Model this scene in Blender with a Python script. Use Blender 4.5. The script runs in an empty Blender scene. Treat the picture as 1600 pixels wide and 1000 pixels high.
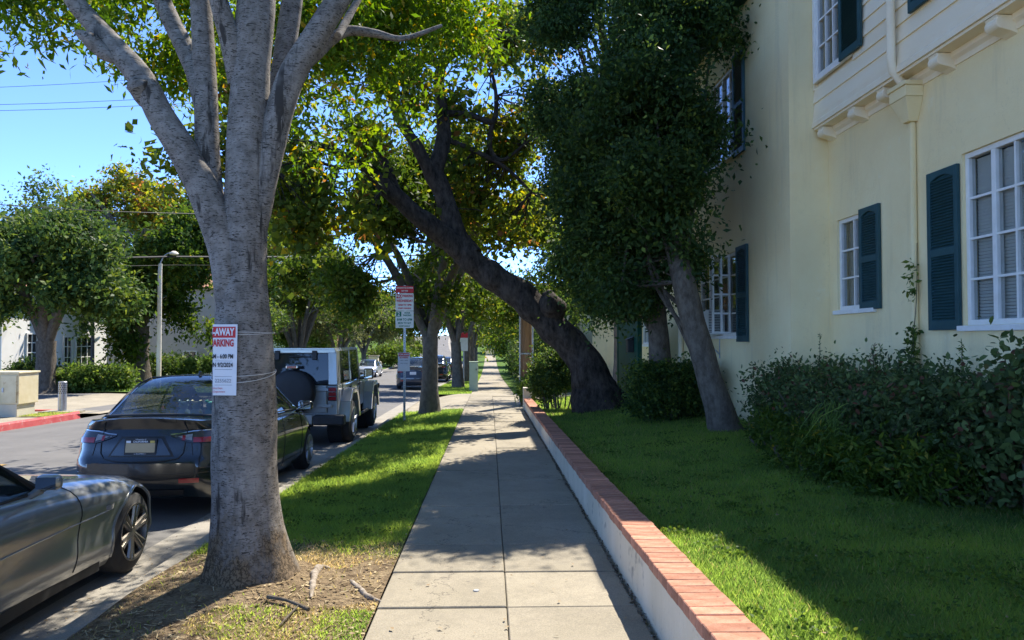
import bpy, bmesh, math, random
import numpy as np
from mathutils import Vector, Matrix, noise as mnoise

# ------------------------------------------------------------------ camera, sky, sun, exposure
scene = bpy.context.scene
FPX, H0 = 1150.0, 1.6
YAW, PIT = -math.atan(35 / FPX), math.atan(32 / FPX)
cam = bpy.data.cameras.new('camera')
cam.sensor_width = 36.0
cam.lens = 36.0 * FPX / 1600.0
cam.clip_start, cam.clip_end = 0.05, 3000.0
camo = bpy.data.objects.new('camera', cam)
scene.collection.objects.link(camo)
camo.location = (0, 0, H0)
camo.rotation_euler = (math.pi / 2 + PIT, 0, YAW)
scene.camera = camo

SUN = Vector((0.37, 0.72, 1.0)).normalized()
ELEV, AZIM = math.asin(SUN.z), math.atan2(SUN.x, SUN.y)
world = bpy.data.worlds.new('World')
scene.world = world
world.use_nodes = True
wn = world.node_tree.nodes
sky = wn.new('ShaderNodeTexSky')
sky.sky_type = 'NISHITA'
sky.sun_disc = False
sky.sun_elevation, sky.sun_rotation = ELEV, AZIM
sky.air_density, sky.dust_density, sky.ozone_density = 0.27, 0.0, 7.0
world.node_tree.links.new(sky.outputs[0], wn['Background'].inputs[0])
wn['Background'].inputs[1].default_value = 0.15
sl = bpy.data.lights.new('sun', 'SUN')
sl.energy, sl.angle, sl.color = 2.1, math.radians(0.5), (1.0, 0.94, 0.84)
so = bpy.data.objects.new('sun', sl)
scene.collection.objects.link(so)
so.rotation_euler = (-SUN).to_track_quat('-Z', 'Y').to_euler()
so.location = (6, 12, 16)
vs = scene.view_settings
vs.view_transform, vs.look, vs.gamma, vs.use_curve_mapping = 'Standard', 'None', 1.0, False
vs.exposure = 2.3
scene.cycles.max_bounces = 8
scene.cycles.transparent_max_bounces = 12
scene.cycles.caustics_reflective = scene.cycles.caustics_refractive = False
scene.cycles.use_denoising = True

R = random.Random(7)
COL = scene.collection.objects

# ------------------------------------------------------------------ pixel -> place
def ray(px, py):
    x, y = (px - 800) / FPX, -(py - 500) / FPX
    f = math.cos(PIT) - y * math.sin(PIT)
    u = math.sin(PIT) + y * math.cos(PIT)
    return Vector((x * math.cos(YAW) - f * math.sin(YAW), x * math.sin(YAW) + f * math.cos(YAW), u))
def atY(px, py, Y):
    r = ray(px, py); return Vector((0, 0, H0)) + r * (Y / r.y)
def atX(px, py, X):
    r = ray(px, py); return Vector((0, 0, H0)) + r * (X / r.x)

# ------------------------------------------------------------------ mesh helpers
def link(o, parent=None):
    COL.link(o)
    if parent is not None: o.parent = parent
    return o
def tag(o, label=None, cat=None, group=None, kind=None):
    if label: o['label'] = label
    if cat: o['category'] = cat
    if group: o['group'] = group
    if kind: o['kind'] = kind
    return o
def empty(name, loc, rz=0.0, label=None, cat=None, group=None):
    o = bpy.data.objects.new(name, None)
    o.empty_display_size = 0.2
    COL.link(o); o.location = loc; o.rotation_euler = (0, 0, rz)
    return tag(o, label, cat, group)
def mesh_obj(name, v, f, mat, parent=None, smooth=False):
    me = bpy.data.meshes.new(name)
    me.from_pydata([tuple(p) for p in v], [], f)
    if mat: me.materials.append(mat)
    if smooth: me.polygons.foreach_set('use_smooth', [True] * len(me.polygons))
    me.update()
    return link(bpy.data.objects.new(name, me), parent)
def catmull(pts, n):
    """pts: list of (Vector, r). returns a denser list"""
    out = []
    P = [pts[0]] + list(pts) + [pts[-1]]
    for i in range(1, len(P) - 2):
        p0, p1, p2, p3 = [Vector(q[0]) for q in P[i - 1:i + 3]]
        r1, r2 = P[i][1], P[i + 1][1]
        for k in range(n):
            t = k / n
            q = 0.5 * ((2 * p1) + (p2 - p0) * t + (2 * p0 - 5 * p1 + 4 * p2 - p3) * t * t + (3 * p1 - p0 - 3 * p2 + p3) * t ** 3)
            out.append((q, r1 + (r2 - r1) * t))
    out.append((Vector(pts[-1][0]), pts[-1][1]))
    return out
class MB:
    def __init__(s): s.v, s.f = [], []
    def add(s, v, f):
        b = len(s.v); s.v += [Vector(p) for p in v]; s.f += [tuple(i + b for i in q) for q in f]
        return s
    def box(s, x0, x1, y0, y1, z0, z1):
        return s.add([(x0, y0, z0), (x1, y0, z0), (x1, y1, z0), (x0, y1, z0), (x0, y0, z1), (x1, y0, z1), (x1, y1, z1), (x0, y1, z1)],
                     [(0, 3, 2, 1), (4, 5, 6, 7), (0, 1, 5, 4), (1, 2, 6, 5), (2, 3, 7, 6), (3, 0, 4, 7)])
    def obox(s, c, size, m=None):
        a, b, d = [q / 2 for q in size]
        t = MB().box(-a, a, -b, b, -d, d)
        c = Vector(c)
        return s.add([c + (m @ p if m else p) for p in t.v], t.f)
    def tube(s, pts, n=8, cap=True, nz=0.0, nf=4.0, seed=0.0):
        """pts: [(Vector, radius)...]"""
        N = len(pts); rows = []
        up = None
        for i in range(N):
            p = Vector(pts[i][0])
            d = (Vector(pts[min(i + 1, N - 1)][0]) - Vector(pts[max(i - 1, 0)][0]))
            d = d.normalized() if d.length > 1e-9 else Vector((0, 0, 1))
            if up is None:
                up = Vector((1, 0, 0)) if abs(d.x) < 0.8 else Vector((0, 1, 0))
            a = (up - d * up.dot(d)).normalized(); b = d.cross(a); up = a
            row = []
            for k in range(n):
                an = 2 * math.pi * k / n
                q = a * math.cos(an) + b * math.sin(an)
                r = pts[i][1]
                if nz:
                    w = p + q * r
                    r *= 1 + nz * mnoise.noise(Vector((w.x * nf + seed, w.y * nf, w.z * nf * 0.6)))
                row.append(p + q * r)
            rows.append(row)
        v = [p for r in rows for p in r]
        f = [(i * n + k, i * n + (k + 1) % n, (i + 1) * n + (k + 1) % n, (i + 1) * n + k) for i in range(N - 1) for k in range(n)]
        if cap: f += [tuple(range(n - 1, -1, -1)), tuple((N - 1) * n + k for k in range(n))]
        return s.add(v, f)
    def cyl(s, p0, p1, r0, r1=None, n=16):
        return s.tube([(Vector(p0), r0), (Vector(p1), r0 if r1 is None else r1)], n)
    def lathe(s, prof, axis='z', c=(0, 0, 0), n=32, close=False):
        """prof: [(r, h)...] turned about the axis through c"""
        c = Vector(c); v = []
        for r, h in prof:
            for k in range(n):
                a = 2 * math.pi * k / n
                ca, sa = r * math.cos(a), r * math.sin(a)
                v.append(c + Vector({'z': (ca, sa, h), 'x': (h, ca, sa), 'y': (sa, h, ca)}[axis]))
        m = len(prof)
        f = [(i * n + k, i * n + (k + 1) % n, (i + 1) * n + (k + 1) % n, (i + 1) * n + k) for i in range(m - 1) for k in range(n)]
        if close: f += [((m - 1) * n + k, (m - 1) * n + (k + 1) % n, (k + 1) % n, k) for k in range(n)]
        return s.add(v, f)
    def prism(s, poly, lo, hi, axis='x'):
        """poly in the plane across the axis: x->(y,z)  y->(x,z)  z->(x,y)"""
        def P(a, b, h): return {'x': (h, a, b), 'y': (a, h, b), 'z': (a, b, h)}[axis]
        n = len(poly)
        v = [P(a, b, lo) for a, b in poly] + [P(a, b, hi) for a, b in poly]
        f = [tuple(range(n - 1, -1, -1)), tuple(range(n, 2 * n))] + [(k, (k + 1) % n, n + (k + 1) % n, n + k) for k in range(n)]
        return s.add(v, f)
    def grid(s, fn, nu, nv, flip=False):
        v = [fn(i / nu, j / nv) for j in range(nv + 1) for i in range(nu + 1)]
        w = nu + 1
        f = [(j * w + i, j * w + i + 1, (j + 1) * w + i + 1, (j + 1) * w + i) for j in range(nv) for i in range(nu)]
        if flip: f = [q[::-1] for q in f]
        return s.add(v, f)
    def build(s, name, mat, parent=None, smooth=False, bevel=0.0, seg=2, recalc=True):
        o = mesh_obj(name, s.v, s.f, mat, parent, smooth)
        if recalc:
            bm = bmesh.new(); bm.from_mesh(o.data)
            bmesh.ops.recalc_face_normals(bm, faces=bm.faces)
            bm.to_mesh(o.data); bm.free()
        if bevel:
            m = o.modifiers.new('bevel', 'BEVEL'); m.width, m.segments, m.limit_method = bevel, seg, 'ANGLE'
            m.angle_limit = math.radians(40)
        if smooth: smooth_by_angle(o, 40)
        return o
def smooth_by_angle(o, deg):
    me = o.data
    bm = bmesh.new(); bm.from_mesh(me)
    lim = math.radians(deg)
    for e in bm.edges:
        e.smooth = not (len(e.link_faces) == 2 and e.calc_face_angle(0) > lim)
    for f in bm.faces: f.smooth = True
    bm.to_mesh(me); bm.free()
def np_mesh(name, verts, k, mat, parent=None, tint=None, smooth=False):
    """verts (N*k,3): N separate k-gons in one mesh; tint (N*k,) floats"""
    n = len(verts) // k
    me = bpy.data.meshes.new(name)
    me.vertices.add(n * k); me.vertices.foreach_set('co', np.ascontiguousarray(verts, dtype=np.float32).ravel())
    me.loops.add(n * k); me.loops.foreach_set('vertex_index', np.arange(n * k, dtype=np.int32))
    me.polygons.add(n); me.polygons.foreach_set('loop_start', np.arange(0, n * k, k, dtype=np.int32))
    if tint is not None:
        a = me.attributes.new('tint', 'FLOAT', 'POINT'); a.data.foreach_set('value', np.ascontiguousarray(tint, dtype=np.float32))
    me.update(calc_edges=True)
    me.materials.append(mat)
    return link(bpy.data.objects.new(name, me), parent)
def text_mesh(body, size, spacing=1.0, align='CENTER', squeeze=1.0, bold=0.0):
    cu = bpy.data.curves.new('text', 'FONT')
    cu.body, cu.size, cu.align_x, cu.align_y = body, size, align, 'CENTER'
    cu.space_character = spacing; cu.resolution_u = 3; cu.offset = bold
    o = bpy.data.objects.new('text', cu); COL.link(o)
    dg = bpy.context.evaluated_depsgraph_get()
    ev = o.evaluated_get(dg); me = ev.to_mesh()
    v = [Vector((p.co.x * squeeze, p.co.y, 0)) for p in me.vertices]; f = [tuple(p.vertices) for p in me.polygons]
    ev.to_mesh_clear()
    bpy.data.objects.remove(o); bpy.data.curves.remove(cu)
    return v, f

# ------------------------------------------------------------------ materials
def newmat(name):
    m = bpy.data.materials.new(name); m.use_nodes = True
    nt = m.node_tree
    return m, nt, nt.nodes, nt.links, nt.nodes['Principled BSDF']
def ramp(N, stops):
    r = N.new('ShaderNodeValToRGB'); cr = r.color_ramp
    while len(cr.elements) > 1: cr.elements.remove(cr.elements[-1])
    cr.elements[0].position, cr.elements[0].color = stops[0][0], (*stops[0][1], 1)
    for p, c in stops[1:]:
        e = cr.elements.new(p); e.color = (*c, 1)
    return r
def noise_node(N, L, scale, detail=4, rough=0.6, vec=None, stretch=None):
    n = N.new('ShaderNodeTexNoise')
    n.inputs['Scale'].default_value, n.inputs['Detail'].default_value, n.inputs['Roughness'].default_value = scale, detail, rough
    if vec is None:
        vec = N.new('ShaderNodeTexCoord').outputs['Object']
    if stretch:
        mp = N.new('ShaderNodeMapping'); mp.inputs['Scale'].default_value = stretch
        L.new(vec, mp.inputs['Vector']); vec = mp.outputs[0]
    L.new(vec, n.inputs['Vector'])
    return n
def mixc(N, L, fac, a, b, blend='MIX'):
    m = N.new('ShaderNodeMix'); m.data_type = 'RGBA'; m.blend_type = blend
    for sock, val in ((m.inputs[0], fac), (m.inputs[6], a), (m.inputs[7], b)):
        if isinstance(val, (int, float)): sock.default_value = val
        elif isinstance(val, tuple): sock.default_value = (*val, 1)
        else: L.new(val, sock)
    return m.outputs[2]
def bump(N, L, B, height, strength, dist=0.01, prev=None):
    b = N.new('ShaderNodeBump'); b.inputs['Strength'].default_value, b.inputs['Distance'].default_value = strength, dist
    L.new(height, b.inputs['Height'])
    if prev: L.new(prev, b.inputs['Normal'])
    L.new(b.outputs[0], B.inputs['Normal'])
    return b.outputs[0]
def pmat(name, c1, c2=None, scale=6, rough=0.7, bs=0.0, bscale=60, metal=0.0, coat=0.0, stretch=None, spec=0.5, c3=None, s3=40, rand=0.0, lo=0.35, hi=0.65, bdist=0.01):
    m, nt, N, L, B = newmat(name)
    B.inputs['Roughness'].default_value, B.inputs['Metallic'].default_value = rough, metal
    B.inputs['Specular IOR Level'].default_value = spec
    if coat: B.inputs['Coat Weight'].default_value, B.inputs['Coat Roughness'].default_value = coat, 0.03
    if c2 is None:
        B.inputs['Base Color'].default_value = (*c1, 1); col = None
    else:
        n = noise_node(N, L, scale, 5, 0.6, stretch=stretch)
        rp = ramp(N, [(lo, c1), (hi, c2)]); L.new(n.outputs[0], rp.inputs[0]); col = rp.outputs[0]
        if c3:
            n3 = noise_node(N, L, s3, 3, 0.7)
            r3 = ramp(N, [(0.60, (0, 0, 0)), (0.72, (1, 1, 1))]); L.new(n3.outputs[0], r3.inputs[0])
            col = mixc(N, L, r3.outputs[0], col, c3)
        if rand:
            oi = N.new('ShaderNodeObjectInfo')
            mr = N.new('ShaderNodeMapRange'); mr.inputs['To Min'].default_value, mr.inputs['To Max'].default_value = 1 - rand, 1 + rand
            L.new(oi.outputs['Random'], mr.inputs['Value'])
            hs = N.new('ShaderNodeHueSaturation'); L.new(mr.outputs[0], hs.inputs['Value']); L.new(col, hs.inputs['Color']); col = hs.outputs[0]
        L.new(col, B.inputs['Base Color'])
    if bs:
        bn = noise_node(N, L, bscale, 4, 0.65, stretch=stretch)
        bump(N, L, B, bn.outputs[0], bs, bdist)
    return m
def leafmat(name, stops, trans=0.42, rough=0.6, tcol=1.5):
    rough = max(rough, 0.58)
    m, nt, N, L, B = newmat(name)
    at = N.new('ShaderNodeAttribute'); at.attribute_name = 'tint'
    rp = ramp(N, stops); L.new(at.outputs['Fac'], rp.inputs[0])
    L.new(rp.outputs[0], B.inputs['Base Color'])
    B.inputs['Roughness'].default_value = rough
    B.inputs['Specular IOR Level'].default_value = 0.22
    tr = N.new('ShaderNodeBsdfTranslucent')
    hs = N.new('ShaderNodeHueSaturation'); hs.inputs['Value'].default_value = tcol; hs.inputs['Saturation'].default_value = 1.1
    hs.inputs['Hue'].default_value = 0.487
    L.new(rp.outputs[0], hs.inputs['Color']); L.new(hs.outputs[0], tr.inputs['Color'])
    mx = N.new('ShaderNodeMixShader'); mx.inputs[0].default_value = trans
    L.new(B.outputs[0], mx.inputs[1]); L.new(tr.outputs[0], mx.inputs[2])
    L.new(mx.outputs[0], N['Material Output'].inputs['Surface'])
    return m
def glassmat(name, tint, clear=0.35, rough=0.02):
    """tinted pane: mirror-like by Fresnel over a tinted see-through"""
    m, nt, N, L, B = newmat(name)
    N.remove(B)
    g = N.new('ShaderNodeBsdfGlossy'); g.inputs['Roughness'].default_value = rough
    t = N.new('ShaderNodeBsdfTransparent'); t.inputs['Color'].default_value = (*tint, 1)
    d = N.new('ShaderNodeBsdfDiffuse'); d.inputs['Color'].default_value = (0.02, 0.025, 0.03, 1)
    m0 = N.new('ShaderNodeMixShader'); m0.inputs[0].default_value = clear
    L.new(d.outputs[0], m0.inputs[1]); L.new(t.outputs[0], m0.inputs[2])
    lw = N.new('ShaderNodeLayerWeight'); lw.inputs['Blend'].default_value = 0.5
    pw = N.new('ShaderNodeMath'); pw.operation = 'POWER'; pw.inputs[1].default_value = 4.0; L.new(lw.outputs['Facing'], pw.inputs[0])
    fr = N.new('ShaderNodeMath'); fr.operation = 'MULTIPLY_ADD'; fr.inputs[1].default_value, fr.inputs[2].default_value = 0.93, 0.045; L.new(pw.outputs[0], fr.inputs[0])
    mx = N.new('ShaderNodeMixShader'); L.new(fr.outputs[0], mx.inputs[0])
    L.new(m0.outputs[0], mx.inputs[1]); L.new(g.outputs[0], mx.inputs[2])
    L.new(mx.outputs[0], N['Material Output'].inputs['Surface'])
    return m
def paintmat(name, col, metal=0.5, rough=0.3, flake=0.0):
    m, nt, N, L, B = newmat(name)
    B.inputs['Base Color'].default_value = (*col, 1)
    B.inputs['Metallic'].default_value, B.inputs['Roughness'].default_value = metal, rough
    B.inputs['Coat Weight'].default_value, B.inputs['Coat Roughness'].default_value = 1.0, 0.04
    # thin film of road dust
    n = noise_node(N, L, 3.0, 5, 0.65)
    r = ramp(N, [(0.4, col), (0.8, tuple(c * 0.85 + 0.02 for c in col))]); L.new(n.outputs[0], r.inputs[0])
    L.new(r.outputs[0], B.inputs['Base Color'])
    return m

M = {}
def barkmat(name, c1, c2, dash=None, base=None, ridge=0.6, zs=0.25, sc=9.0, base_h=0.9):
    """bark: grain noise, optional dark horizontal dashes, optional soil-stained flaking foot"""
    m, nt, N, L, B = newmat(name)
    B.inputs['Roughness'].default_value = 0.9; B.inputs['Specular IOR Level'].default_value = 0.2
    tc = N.new('ShaderNodeTexCoord')
    n1 = noise_node(N, L, sc, 6, 0.7, tc.outputs['Object'], (1, 1, zs))
    rp = ramp(N, [(0.34, c1), (0.62, c2)]); L.new(n1.outputs[0], rp.inputs[0]); col = rp.outputs[0]
    hgt = n1.outputs[0]; strength = ridge
    prev = bump(N, L, B, hgt, strength, 0.03)
    if dash:
        n2 = noise_node(N, L, 21, 4, 0.68, tc.outputs['Object'], (1.0, 1.0, 5.0))
        r2 = ramp(N, [(0.575, (0, 0, 0)), (0.615, (1, 1, 1))]); L.new(n2.outputs[0], r2.inputs[0])
        n5 = noise_node(N, L, 42, 2, 0.5, tc.outputs['Object'], (1.0, 1.0, 3.0))
        r5 = ramp(N, [(0.60, (0, 0, 0)), (0.66, (1, 1, 1))]); L.new(n5.outputs[0], r5.inputs[0])
        col = mixc(N, L, r5.outputs[0], col, tuple(c * 1.5 for c in dash))
        col = mixc(N, L, r2.outputs[0], col, dash)
        n4 = noise_node(N, L, 6.5, 5, 0.65, tc.outputs['Object'], (1, 1, 0.16))
        r4 = ramp(N, [(0.60, (0, 0, 0)), (0.645, (1, 1, 1))]); L.new(n4.outputs[0], r4.inputs[0])
        col = mixc(N, L, r4.outputs[0], col, tuple(c * 1.2 for c in dash))
        n7 = noise_node(N, L, 2.2, 4, 0.6, tc.outputs['Object']); r7 = ramp(N, [(0.55, (0, 0, 0)), (0.72, (0.45, 0.45, 0.45))]); L.new(n7.outputs[0], r7.inputs[0])
        col = mixc(N, L, r7.outputs[0], col, (0.44, 0.41, 0.37))
    if base:
        sx = N.new('ShaderNodeSeparateXYZ'); L.new(tc.outputs['Object'], sx.inputs[0])
        n3 = noise_node(N, L, 5, 5, 0.7, tc.outputs['Object'], (1, 1, 0.5))
        ad = N.new('ShaderNodeMath'); ad.operation = 'MULTIPLY_ADD'; ad.inputs[1].default_value = -1.3
        L.new(n3.outputs[0], ad.inputs[0]); L.new(sx.outputs[2], ad.inputs[2])
        r3 = ramp(N, [(0.22, (1, 1, 1)), (0.5, (0, 0, 0))])
        mr = N.new('ShaderNodeMapRange'); mr.inputs['From Min'].default_value = -0.75 ; mr.inputs['From Max'].default_value = -0.75 + base_h
        L.new(ad.outputs[0], mr.inputs['Value']); L.new(mr.outputs[0], r3.inputs[0])
        v = N.new('ShaderNodeTexVoronoi'); v.feature = 'DISTANCE_TO_EDGE'; v.inputs['Scale'].default_value = 34
        mp = N.new('ShaderNodeMapping'); mp.inputs['Scale'].default_value = (1, 1, 0.45)
        nd_ = noise_node(N, L, 9, 4, 0.7, tc.outputs['Object'])
        va = N.new('ShaderNodeVectorMath'); va.operation = 'MULTIPLY_ADD'; va.inputs[1].default_value = (.14, .14, .14)
        L.new(nd_.outputs['Color'], va.inputs[0]); L.new(tc.outputs['Object'], va.inputs[2])
        L.new(va.outputs[0], mp.inputs[0]); L.new(mp.outputs[0], v.inputs['Vector'])
        rv = ramp(N, [(0.0, tuple(c * 0.25 for c in base)), (0.16, base)]); L.new(v.outputs['Distance'], rv.inputs[0])
        col = mixc(N, L, r3.outputs[0], col, rv.outputs[0])
    L.new(col, B.inputs['Base Color'])
    return m

def stuccomat():
    # trowelled stucco: fine grit, drip stains, splash dirt near the ground, hairline cracks
    m, nt, N, L, B = newmat('cream stucco')
    B.inputs['Roughness'].default_value = 0.92; B.inputs['Specular IOR Level'].default_value = 0.15
    g = N.new('ShaderNodeNewGeometry'); P = g.outputs['Position']
    n1 = noise_node(N, L, 1.1, 6, 0.65, P); r1 = ramp(N, [(0.3, (0.88, 0.70, 0.38)), (0.7, (0.95, 0.80, 0.47))]); L.new(n1.outputs[0], r1.inputs[0]); col = r1.outputs[0]
    n2 = noise_node(N, L, 3.2, 6, 0.7, P, (1, 1, 0.10)); r2 = ramp(N, [(0.55, (0, 0, 0)), (0.85, (0.55, 0.55, 0.55))]); L.new(n2.outputs[0], r2.inputs[0])
    col = mixc(N, L, r2.outputs[0], col, (0.50, 0.43, 0.28))
    n4 = noise_node(N, L, 2.3, 6, 0.75, P); r4 = ramp(N, [(0.62, (0, 0, 0)), (0.70, (0.5, 0.5, 0.5))]); L.new(n4.outputs[0], r4.inputs[0])
    col = mixc(N, L, r4.outputs[0], col, (0.90, 0.83, 0.62))
    sx = N.new('ShaderNodeSeparateXYZ'); L.new(P, sx.inputs[0])
    n3 = noise_node(N, L, 5, 5, 0.7, P)
    ad = N.new('ShaderNodeMath'); ad.operation = 'MULTIPLY_ADD'; ad.inputs[1].default_value = -0.9; L.new(n3.outputs[0], ad.inputs[0]); L.new(sx.outputs[2], ad.inputs[2])
    mr = N.new('ShaderNodeMapRange'); mr.inputs['From Min'].default_value, mr.inputs['From Max'].default_value = 0.35, -0.2; L.new(ad.outputs[0], mr.inputs['Value'])
    mu = N.new('ShaderNodeMath'); mu.operation = 'MULTIPLY'; mu.inputs[1].default_value = 0.6; L.new(mr.outputs[0], mu.inputs[0])
    col = mixc(N, L, mu.outputs[0], col, (0.36, 0.31, 0.23))
    v = N.new('ShaderNodeTexVoronoi'); v.feature = 'DISTANCE_TO_EDGE'; v.inputs['Scale'].default_value = 0.7
    nd = noise_node(N, L, 2.5, 5, 0.7, P); va = N.new('ShaderNodeVectorMath'); va.operation = 'MULTIPLY_ADD'; va.inputs[1].default_value = (.9, .9, .9)
    L.new(nd.outputs['Color'], va.inputs[0]); L.new(P, va.inputs[2]); L.new(va.outputs[0], v.inputs['Vector'])
    rc = ramp(N, [(0.0, (0.16, 0.16, 0.16)), (0.004, (0, 0, 0))]); L.new(v.outputs['Distance'], rc.inputs[0])
    col = mixc(N, L, rc.outputs[0], col, (0.30, 0.25, 0.17))
    L.new(col, B.inputs['Base Color'])
    b1 = noise_node(N, L, 26, 5, 0.7, P); pv = bump(N, L, B, b1.outputs[0], 0.35, 0.02)
    b2 = noise_node(N, L, 110, 3, 0.7, P); bump(N, L, B, b2.outputs[0], 0.45, 0.008, pv)
    return m
M['stucco'] = stuccomat()
M['stucco2'] = pmat('white stucco', (0.86, 0.77, 0.60), (0.74, 0.65, 0.48), 3.0, 0.9, 0.8, 40, spec=0.2, c3=(0.45, 0.39, 0.30), s3=6, bdist=0.015, stretch=(1, 1, 0.3), lo=0.3, hi=0.7)
M['siding'] = pmat('painted boards', (0.91, 0.76, 0.52), (0.94, 0.82, 0.60), 3, 0.6, 0.12, 50, stretch=(1, 0.15, 1))
M['trim'] = pmat('cream trim', (0.90, 0.75, 0.52), (0.93, 0.81, 0.59), 4, 0.6, 0.1, 40)
M['white'] = pmat('white window paint', (0.84, 0.82, 0.77), (0.76, 0.74, 0.68), 9, 0.5, 0.15, 60)
M['shutter'] = pmat('teal shutter paint', (0.018, 0.062, 0.070), (0.027, 0.080, 0.088), 5, 0.55, spec=0.35)
M['green_paint'] = pmat('green paint', (0.006, 0.055, 0.036), (0.010, 0.08, 0.05), 5, 0.6, 0.15, 30, spec=0.25)
M['brick'] = pmat('brick', (0.39, 0.165, 0.10), (0.55, 0.28, 0.185), 9, 0.9, 0.5, 70, rand=0.26, spec=0.2, c3=(0.24, 0.11, 0.08), s3=22, bdist=0.006)
M['mortar'] = pmat('mortar', (0.20, 0.13, 0.10), (0.28, 0.2, 0.16), 20, 0.95)
def concrete(name, c1, c2, rand=0.05, spots=False):
    m, nt, N, L, B = newmat(name)
    B.inputs['Roughness'].default_value = 0.9; B.inputs['Specular IOR Level'].default_value = 0.25
    g = N.new('ShaderNodeNewGeometry')
    n1 = noise_node(N, L, 0.9, 6, 0.65, g.outputs['Position']); r1 = ramp(N, [(0.3, c1), (0.7, c2)]); L.new(n1.outputs[0], r1.inputs[0])
    n2 = noise_node(N, L, 120, 3, 0.7, g.outputs['Position']); r2 = ramp(N, [(0.35, (0.72, 0.72, 0.72)), (0.6, (1.05, 1.05, 1.05))]); L.new(n2.outputs[0], r2.inputs[0])
    col = mixc(N, L, 1.0, r1.outputs[0], r2.outputs[0], 'MULTIPLY')
    n3 = noise_node(N, L, 2.6, 5, 0.75, g.outputs['Position']); r3 = ramp(N, [(0.60, (0, 0, 0)), (0.78, (0.6, 0.6, 0.6))]); L.new(n3.outputs[0], r3.inputs[0])
    col = mixc(N, L, r3.outputs[0], col, tuple(c * 0.55 for c in c1))
    if spots:
        # old gum, drips and hairline cracks
        v = N.new('ShaderNodeTexVoronoi'); v.inputs['Scale'].default_value = 2.6; L.new(g.outputs['Position'], v.inputs['Vector'])
        rs = ramp(N, [(0.0, (0.55, 0.55, 0.55)), (0.028, (0.45, 0.45, 0.45)), (0.045, (0, 0, 0))]); L.new(v.outputs['Distance'], rs.inputs[0])
        col = mixc(N, L, rs.outputs[0], col, (0.09, 0.08, 0.07))
        n6 = noise_node(N, L, 1.4, 6, 0.8, g.outputs['Position']); r6 = ramp(N, [(0.46, (0, 0, 0)), (0.5, (0.22, 0.22, 0.22)), (0.54, (0, 0, 0))]); L.new(n6.outputs[0], r6.inputs[0])
        col = mixc(N, L, r6.outputs[0], col, (0.16, 0.14, 0.11))
        vc = N.new('ShaderNodeTexVoronoi'); vc.feature = 'DISTANCE_TO_EDGE'; vc.inputs['Scale'].default_value = 0.42
        nd = noise_node(N, L, 3, 5, 0.7, g.outputs['Position']); va = N.new('ShaderNodeVectorMath'); va.operation = 'MULTIPLY_ADD'; va.inputs[1].default_value = (.8, .8, .8)
        L.new(nd.outputs['Color'], va.inputs[0]); L.new(g.outputs['Position'], va.inputs[2]); L.new(va.outputs[0], vc.inputs['Vector'])
        rc = ramp(N, [(0.0, (0.8, 0.8, 0.8)), (0.004, (0, 0, 0))]); L.new(vc.outputs['Distance'], rc.inputs[0])
        col = mixc(N, L, rc.outputs[0], col, (0.07, 0.06, 0.05))
    oi = N.new('ShaderNodeObjectInfo'); mr = N.new('ShaderNodeMapRange')
    mr.inputs['To Min'].default_value, mr.inputs['To Max'].default_value = 1 - rand, 1 + rand
    L.new(oi.outputs['Random'], mr.inputs['Value'])
    hs = N.new('ShaderNodeHueSaturation'); L.new(mr.outputs[0], hs.inputs['Value']); L.new(col, hs.inputs['Color'])
    L.new(hs.outputs[0], B.inputs['Base Color'])
    bump(N, L, B, n2.outputs[0], 0.25, 0.004)
    return m
M['concrete'] = concrete('sidewalk concrete', (0.285, 0.248, 0.180), (0.38, 0.33, 0.245), 0.09, True)
M['kerb'] = concrete('kerb concrete', (0.28, 0.255, 0.21), (0.39, 0.355, 0.295))
M['joint'] = pmat('joint dirt', (0.05, 0.045, 0.035), (0.10, 0.09, 0.07), 30, 0.95)
M['asphalt'] = concrete('asphalt', (0.14, 0.134, 0.125), (0.20, 0.19, 0.176), 0.0)
M['red'] = pmat('worn red paint', (0.42, 0.045, 0.05), (0.52, 0.10, 0.09), 3, 0.7, 0.2, 40, c3=(0.42, 0.36, 0.32), s3=9)
M['yellow_line'] = pmat('worn yellow paint', (0.55, 0.33, 0.05), (0.30, 0.2, 0.08), 4, 0.8)
M['soil'] = pmat('dry soil', (0.13, 0.085, 0.05), (0.30, 0.215, 0.125), 6, 0.95, 0.9, 30, c3=(0.36, 0.28, 0.16), s3=22, bdist=0.03)
M['turf'] = pmat('turf under the blades', (0.07, 0.125, 0.03), (0.11, 0.175, 0.045), 5, 1.0, 0.6, 50, bdist=0.02, spec=0.03)
M['grass'] = leafmat('grass blades', [(0.0, (0.09, 0.155, 0.045)), (0.45, (0.185, 0.285, 0.065)), (0.75, (0.28, 0.37, 0.075)), (0.88, (0.30, 0.29, 0.10)), (1.0, (0.45, 0.36, 0.17))], 0.55, 0.5, 2.0)
M['bark1'] = barkmat('pale grey bark', (0.135, 0.118, 0.10), (0.285, 0.258, 0.228), dash=(0.045, 0.04, 0.035), base=(0.20, 0.145, 0.09), ridge=0.35, zs=0.9, sc=14)
M['bark_dark'] = barkmat('dark furrowed bark', (0.014, 0.011, 0.009), (0.080, 0.062, 0.048), ridge=1.0, zs=0.4, sc=11)
M['bark_mid'] = barkmat('grey brown bark', (0.075, 0.06, 0.046), (0.165, 0.138, 0.108), ridge=0.7, zs=0.5, sc=14)
M['bark_street'] = barkmat('smooth grey bark', (0.09, 0.078, 0.062), (0.17, 0.15, 0.12), ridge=0.4, zs=0.6, sc=10)
M['wood_pole'] = barkmat('weathered pole wood', (0.20, 0.115, 0.06), (0.34, 0.21, 0.12), ridge=0.5, zs=0.05, sc=30)
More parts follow.
